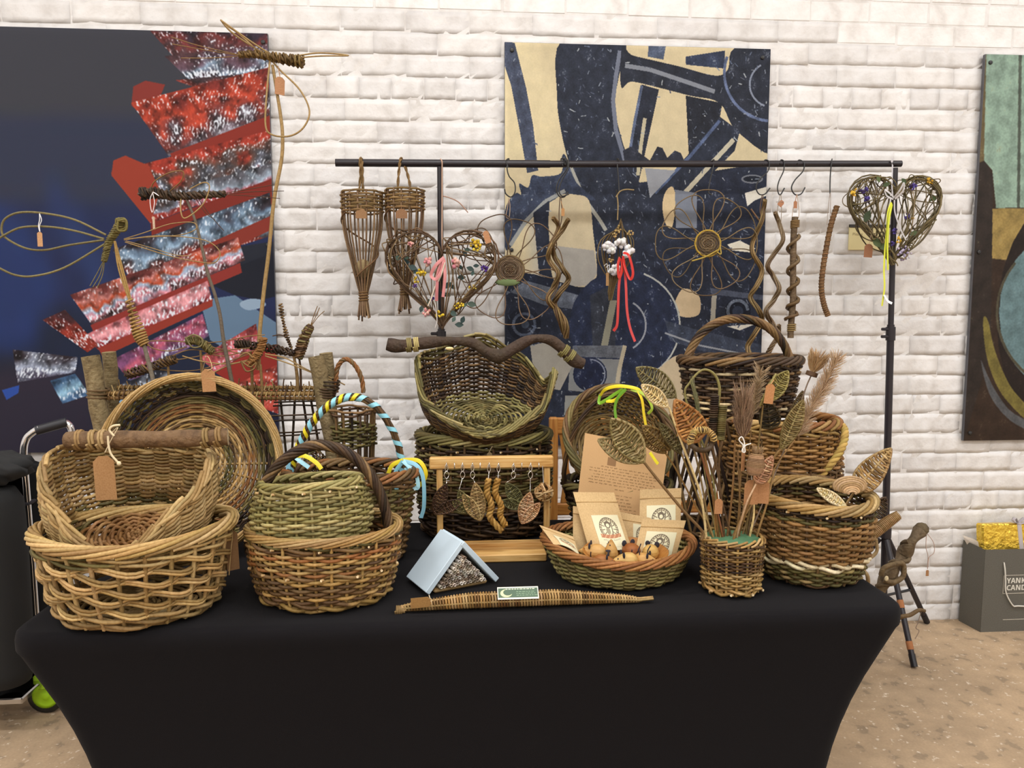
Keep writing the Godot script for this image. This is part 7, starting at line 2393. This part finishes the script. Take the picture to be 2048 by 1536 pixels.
	var bw := PackedFloat32Array(range(hd2.size()).map(func(k): return 0.006 + 0.0085 * sin(PI * (0.12 + 0.72 * k / (hd2.size() - 1)))))
	b.tube(hd2, bw, col("8a6e48"), 10)
	wound(b, hd2, bw, 0.0022, 30.0, pals(["9a7c54", "8a6c46", "a88a60"]), 8)
	put(b, "bound_head", mat.willow, t)
	# tall sticks standing in the floor basket
	o = P(1775, 1160, 0.62)
	t = thing("twisted_branch", "thick grey-brown twisted branch with a knotty curled foot, right of the table corner", "ornament", o)
	b = MB.new()
	var tp := rel([[1720, 1330, -0.06], [1752, 1215, -0.03], [1768, 1165], [1790, 1135, 0.012], [1806, 1110, -0.012], [1822, 1085, 0.01], [1840, 1062]], 0.62, o, 6)
	b.tube(tp, PackedFloat32Array(range(tp.size()).map(func(k): return 0.021 + 0.006 * sin(k * 0.55))), shades(tp.size(), col("7c6c54"), 0.12), 10, false, Vector3.ZERO, 1, 1, col("8c7a58"))
	put(b, "branch", mat.bark, t)
	b = MB.new()
	wound(b, rel([[1756, 1200], [1790, 1138], [1822, 1086]], 0.625, o, 6), 0.023, 0.0085, 2.6, pals(["6f5f48", "86755a"]), 12)
	b.tube(rel([[1762, 1150, 0.03], [1768, 1136, 0.04], [1790, 1128, 0.045], [1806, 1128, 0.04], [1806, 1152, 0.04], [1788, 1164, 0.04], [1766, 1160, 0.03]], 0.62, o), 0.009, col("7c6a4c"), 7)
	put(b, "climber", mat.bark, t)
	b = MB.new()
	b.ball(Transform3D(Basis.IDENTITY, P(1843, 1058, 0.62) - o), Vector3(0.026, 0.024, 0.024), col("6a5c44"), 10)
	b.ball(Transform3D(Basis.IDENTITY, P(1773, 1157, 0.675) - o), Vector3(0.008, 0.010, 0.004), col("e8dcb8"), 8)
	put(b, "knob", mat.bark, t)
	swing_tag("tiny brown tag on a long string loop hanging from the twisted branch", P(1855, 1140, 0.64), Vector2(0.011, 0.022), 0.0, 0.0, col("a87c54"), [P(1852, 1064, 0.63), P(1867, 1085, 0.64), P(1868, 1105, 0.64), P(1858, 1115, 0.64), P(1855, 1138, 0.64), P(1856, 1112, 0.64), P(1852, 1095, 0.64), P(1853, 1064, 0.635)], col("b89c8c"))
	o = P(1800, 1236, 0.7)
	t = thing("crooked_twig", "short crooked brown twig sticking out under the table's right corner", "twig", o)
	stem(t, rel([[1770, 1262, -0.1], [1798, 1236], [1820, 1230], [1838, 1220], [1850, 1222]], 0.7, o), 0.009, 0.006, col("6a563c"))
	b = MB.new()
	b.tube(rel([[1842, 1224], [1836, 1245], [1832, 1256], [1838, 1262], [1830, 1278]], 0.7, o), 0.0016, col("8c7868"), 4)
	put(b, "string", mat.cloth, t)
	o = P(1742, 1120, 0.75)
	t = thing("curled_vine", "thin curled pale vine twisting down behind the bound wand", "twig", o)
	stem(t, rel([[1752, 1078], [1754, 1100], [1746, 1112], [1732, 1122], [1728, 1140], [1736, 1160], [1730, 1230, -0.1], [1712, 1310, -0.2]], 0.75, o), 0.006, 0.0075, col("96805c"))

# ---------------------------------------------------------------- round the table
func surroundings() -> void:
	# wooden chair behind the table
	var z := 0.45
	var xl := P(1098, 850, z).x; var xr := P(1478, 850, z).x
	var o := Vector3((xl + xr) / 2, 0, z)
	var t := thing("wooden_chair", "orange-brown wooden chair with shaped back slats, facing the wall side behind the table", "chair", o)
	var w := (xr - xl) / 2
	var wood := col("b5803f")
	var b := MB.new()
	b.box(Transform3D(Basis.IDENTITY, Vector3(0, P(1120, 852, z).y, 0)), Vector3(w * 2, 0.062, 0.022), wood, 0.006)
	put(b, "top_rail", mat.pine, t)
	b = MB.new()
	b.box(Transform3D(Basis.IDENTITY, Vector3(0, P(1120, 1018, z).y, 0)), Vector3(w * 2 - 0.04, 0.045, 0.02), wood, 0.005)
	put(b, "lower_rail", mat.pine, t)
	for s in [-1.0, 1.0]:
		b = MB.new()
		b.box(Transform3D(Basis.IDENTITY, Vector3(s * (w - 0.016), 0.5, 0)), Vector3(0.032, 1.0, 0.03), wood, 0.005)
		put(b, "back_post", mat.pine_v, t)
		b = MB.new()
		b.box(Transform3D(Basis.IDENTITY, Vector3(s * (w - 0.02), 0.22, -0.33)), Vector3(0.034, 0.44, 0.034), wood, 0.005)
		put(b, "front_leg", mat.pine_v, t)
	b = MB.new()
	b.box(Transform3D(Basis.IDENTITY, Vector3(0, 0.452, -0.16)), Vector3(w * 2 + 0.01, 0.026, 0.38), wood, 0.006)
	put(b, "seat", mat.pine, t)
	var y0 := P(1120, 1005, z).y; var y1 := P(1120, 868, z).y
	for k in 4:
		b = MB.new()
		var rows := []
		var x := -w + 0.062 + k * (w * 2 - 0.124) / 3.0
		for i in 13:
			var f := i / 12.0
			var hw := 0.008 + 0.018 * pow(absf(f - 0.42) / 0.58, 1.6) + 0.008 * exp(-pow((f - 0.42) / 0.07, 2.0))
			var q := PackedVector3Array()
			for e in [[-1, -1], [1, -1], [1, 1], [-1, 1]]: q.append(Vector3(x + e[0] * hw, lerpf(y0, y1, f), e[1] * 0.006))
			rows.append(q)
		b.grid(rows, true, wood)
		put(b, "back_slat", mat.pine_v, t)
	# gift bag by the wall
	o = Vector3(P(1960, 1265, 0.14).x, 0, 0.142)
	t = thing("gift_bag", "dark grey paper carrier bag with white lettering, on the floor by the wall", "bag", o)
	var W := 0.44; var H := 0.365; var D := 0.125
	var grey := col("64635c")
	var faces := [[Vector3(0, 0, 0), Vector3(W, 0, 0), Vector3.BACK], [Vector3(0, 0, -D), Vector3(W, 0, -D), Vector3.FORWARD], [Vector3(0, 0, 0), Vector3(-0.012, 0, -D), Vector3.LEFT], [Vector3(W, 0, 0), Vector3(W, 0, -D), Vector3.RIGHT]]
	for e in faces:
		b = MB.new()
		for k in 2:
			var d: Vector3 = e[2] * (0.0006 if k == 0 else -0.0006)
			b.poly(PackedVector3Array([e[0] + d, e[1] + d, e[1] + d + Vector3(0, H + (0.006 if e[2] == Vector3.LEFT else 0.0), 0), e[0] + d + Vector3(0, H, 0)]), grey, d)
		put(b, "side_panel", mat.card, t)
	b = MB.new()
	b.box(Transform3D(Basis.IDENTITY, Vector3(W / 2, 0.002, -D / 2)), Vector3(W, 0.003, D), grey)
	put(b, "bottom", mat.card, t)
	var m := 3.04 / FOCAL
	var lx := 46.0 * m; var ty := P(2004, 1151, 0.142).y; var by := P(2004, 1187, 0.142).y
	var white := col("d8d4c8")
	b = MB.new()
	var fw := 0.235
	for e in [[lx, by, lx + fw, by], [lx, ty, lx + fw, ty], [lx, by, lx, ty], [lx + fw, by, lx + fw, ty]]:
		b.box(Transform3D(Basis.IDENTITY, Vector3((e[0] + e[2]) / 2, (e[1] + e[3]) / 2, 0.0009)), Vector3(absf(e[2] - e[0]) + 0.002, absf(e[3] - e[1]) + 0.002, 0.0006), white)
	put(b, "logo_frame", mat.card, t)
	lettering(t, "YANKEE", Vector3(lx + 0.014, lerpf(ty, by, 0.30), 0.001), 0.023, Basis.IDENTITY, white, "lettering", true)
	lettering(t, "CANDLE", Vector3(lx + 0.014, lerpf(ty, by, 0.69), 0.001), 0.023, Basis.IDENTITY, white, "lettering", true)
	b = MB.new()
	b.box(Transform3D(Basis.IDENTITY, Vector3(lx + 0.125, P(2010, 1239, 0.142).y, 0.0009)), Vector3(0.235, 0.002, 0.0006), white)
	put(b, "small_print_line", mat.card, t)
	b = MB.new()
	b.tube(cr([P(2008, 1125, 0.145) - o, P(2010, 1140, 0.15) - o, P(2011, 1160, 0.15) - o, P(2012, 1185, 0.15) - o, P(2025, 1210, 0.15) - o, P(2036, 1212, 0.15) - o, P(2075, 1210, 0.15) - o, P(2088, 1185, 0.15) - o, P(2094, 1125, 0.145) - o], 6), 0.0032, white, 6)
	put(b, "rope_handle", mat.cloth, t)
	var gp := P(1950, 1122, 0.10)
	t = thing("gold_parcel", "shiny gold foil parcel with a silver ribbon, inside the grey carrier bag", "parcel", Vector3(gp.x + 0.205, 0.24, 0.085))
	var gm := std(Color.WHITE, 0.28); gm.metallic = 0.75
	gm.normal_enabled = true; gm.normal_texture = ntex(61, 0.02, 256, true, 8.0); tri(gm, 6.0)
	b = MB.new()
	b.box(Transform3D(Basis(Vector3.RIGHT, -0.12), Vector3(0, 0.085, 0)), Vector3(0.35, 0.27, 0.045), col("f0cc50"), 0.006)
	put(b, "foil_wrap", gm, t)
	b = MB.new()
	b.box(Transform3D(Basis(Vector3.RIGHT, -0.12) * Basis(Vector3.BACK, 0.08), Vector3(0.004, 0.085, 0)), Vector3(0.02, 0.274, 0.049), col("b8b0b0"), 0.002)
	put(b, "ribbon", mat.satin, t)
	b = MB.new()
	for s in [-1.0, 1.0]: b.tube(cr([Vector3(0, 0.218, -0.01), Vector3(s * 0.022, 0.245, 0.0), Vector3(s * 0.036, 0.232, 0.008), Vector3(0, 0.218, 0.0)], 5), 0.009, col("b8b0b4"), 6, false, Vector3.BACK, 1.0, 0.12)
	put(b, "ribbon_loop", mat.satin, t)
	t = thing("tissue_paper", "scrap of white tissue sticking out of the left side of the grey carrier bag", "paper", Vector3(o.x - 0.004, H, 0.06))
	b = MB.new()
	b.grid([PackedVector3Array([Vector3(-0.02, 0.03, -0.03), Vector3(0.01, 0.022, 0.0), Vector3(0.04, 0.0, 0.03)]), PackedVector3Array([Vector3(-0.022, 0.018, -0.02), Vector3(0.01, 0.0, 0.01), Vector3(0.04, -0.03, 0.04)]), PackedVector3Array([Vector3(0.0, -0.02, -0.02), Vector3(0.03, -0.03, 0.01), Vector3(0.05, -0.05, 0.03)])], false, col("d8cfc4"))
	put(b, "sheet", mat.card, t)
	# folding trolley and black bags at the left
	z = 0.52
	o = Vector3(P(95, 1395, z).x, 0, z)
	t = thing("folding_trolley", "folding luggage trolley with a chrome handle and lime green wheels, left of the table", "trolley", o)
	var chrome := Color(0.8, 0.8, 0.82)
	for s in 2:
		b = MB.new()
		var dx := 0.0 if s == 0 else 0.0
		var pts: Array = [[78, 1330], [66, 1150], [54, 990], [48, 910], [52, 880], [64, 866], [80, 856]] if s == 0 else [[168, 1330], [158, 1150], [150, 990], [146, 900], [144, 862], [136, 848], [122, 844]]
		b.tube(rel(pts, z - 0.0 if s == 0 else z - 0.03, o, 6), 0.0115, chrome, 10)
		put(b, "chrome_tube", mat.chrome, t)
	b = MB.new()
	b.tube(PackedVector3Array([P(72, 861, z) - o, P(134, 844, z - 0.03) - o]), 0.0165, Color(0.015, 0.015, 0.016), 12)
	put(b, "black_grip", mat.black, t)
	b = MB.new()
	b.box(Transform3D(Basis.IDENTITY, Vector3(-0.20, 0.115, 0.02)), Vector3(0.40, 0.022, 0.26), Color(0.55, 0.55, 0.56), 0.004)
	put(b, "base_plate", mat.chrome, t)
	for e in [Vector3(0.0, 0.062, 0.0), Vector3(-0.30, 0.062, 0.0)]:
		b = MB.new()
		var wx := Transform3D(Basis(Vector3.RIGHT, PI / 2), e)
		b.lathe(wx, [[0.044, -0.014], [0.060, -0.013], [0.062, 0.0], [0.060, 0.013], [0.044, 0.014]], 24, Color(0.015, 0.015, 0.015))
		put(b, "tyre", mat.black, t)
		b = MB.new()
		b.lathe(wx, [[0.0, -0.016], [0.012, -0.016], [0.014, -0.010], [0.034, -0.010], [0.045, -0.014], [0.045, 0.014], [0.034, 0.010], [0.014, 0.010], [0.012, 0.016], [0.0, 0.016]], 24, col("a8d81c"))
		put(b, "green_wheel", mat.plain, t)
		b = MB.new()
		b.box(Transform3D(Basis.IDENTITY, e + Vector3(-0.01, 0.055, 0.02)), Vector3(0.04, 0.05, 0.02), col("a0cc20"), 0.004)
		put(b, "wheel_bracket", mat.plain, t)
	var blk := Color(0.028, 0.027, 0.028)
	t = thing("black_holdall", "large soft black fabric holdall standing on the trolley at the left edge", "bag", Vector3(-1.65, 0.128, 0.42))
	b = MB.new()
	var rows := []
	for e in [[0.0, 0.8], [0.004, 0.98], [0.05, 1.0], [0.35, 1.0], [0.62, 1.01], [0.70, 0.97], [0.72, 0.8], [0.725, 0.01]]:
		var q := PackedVector3Array()
		for k in 40:
			var a := TAU * k / 40
			var cx := signf(cos(a)) * pow(absf(cos(a)), 0.4); var cz := signf(sin(a)) * pow(absf(sin(a)), 0.4)
			q.append(Vector3(0.245 * cx * e[1], e[0] + 0.01 * sin(a * 3.0), 0.11 * cz * e[1] * (1.0 + 0.03 * sin(a * 5 + e[0] * 9))))
		rows.append(q)
	b.grid(rows, true, Color(0.05, 0.048, 0.048))
	put(b, "body", mat.spandex, t)
	b = MB.new()
	b.tube(cr([Vector3(-0.2, 0.60, 0.115), Vector3(0.0, 0.59, 0.122), Vector3(0.2, 0.605, 0.115), Vector3(0.235, 0.62, 0.06)], 6), 0.008, blk, 8)
	put(b, "seam", mat.cloth, t)
	o = P(10, 938, 0.60)
	t = thing("black_jacket", "crumpled black garment heaped on top of the holdall at the left edge", "garment", o)
	b = MB.new()
	rows = []
	var fz := fnoise(71, 7.0, 3)
	for i in 11:
		var ph := -PI / 2 + PI * i / 10.0
		var q := PackedVector3Array()
		for k in 28:
			var a := TAU * k / 28
			var d := Vector3(cos(ph) * cos(a), sin(ph), cos(ph) * sin(a))
			var r := 1.0 + 0.35 * fz.get_noise_3d(d.x, d.y * 1.5, d.z)
			q.append(Vector3(d.x * 0.15, d.y * 0.055, d.z * 0.10) * r + Vector3(-0.07, 0.0, 0))
		rows.append(q)
	b.grid(rows, true, Color(0.022, 0.022, 0.023))
	put(b, "fabric", mat.cloth, t)
	t = thing("black_roll_bag", "tall narrow black rolled bag standing before the holdall, cut by the left edge", "bag", Vector3(P(2, 1190, 0.62).x, 0.15, 0.62))
	b = MB.new()
	rows = []
	for e in [[0.0, 0.5], [0.012, 0.85], [0.06, 1.0], [0.5, 1.0], [0.62, 0.95], [0.66, 0.7], [0.67, 0.01]]:
		var q := PackedVector3Array()
		for k in 24:
			var a := TAU * k / 24
			q.append(Vector3(0.085 * cos(a), e[0], 0.085 * sin(a)) * Vector3(e[1], 1, e[1]))
		rows.append(q)
	b.grid(rows, true, Color(0.014, 0.014, 0.015))
	put(b, "body", mat.cloth, t)

func things() -> void:
	baskets()
	log_frame()
	dragonflies()
	lantern_basket()
	left_tags()
	hangings()
	insect_house()
	long_wand()
	key_rack()
	tray_contents()
	stems()
	surroundings()

func _ready() -> void:
	# camera
	cam_basis = Basis(Vector3.UP, deg_to_rad(-YAW)) * Basis(Vector3.RIGHT, deg_to_rad(-PITCH))
	var cam := Camera3D.new()
	cam.name = "camera"
	cam.fov = rad_to_deg(2.0 * atan(768.0 / FOCAL))
	cam.transform = Transform3D(cam_basis, CAM_POS)
	cam.current = true
	add_child(cam)
	# surroundings and exposure
	var we := WorldEnvironment.new()
	we.name = "world"
	var e := Environment.new()
	e.background_mode = Environment.BG_COLOR
	e.background_color = Color(0.02, 0.02, 0.02)
	e.tonemap_mode = Environment.TONE_MAPPER_LINEAR
	e.tonemap_exposure = 2.06
	e.sdfgi_enabled = true; e.ssao_enabled = true; e.ssil_enabled = true
	we.environment = e
	add_child(we)
	rng.seed = 7
	make_materials()
	lamps()
	hall()
	panels()
	table()
	things()
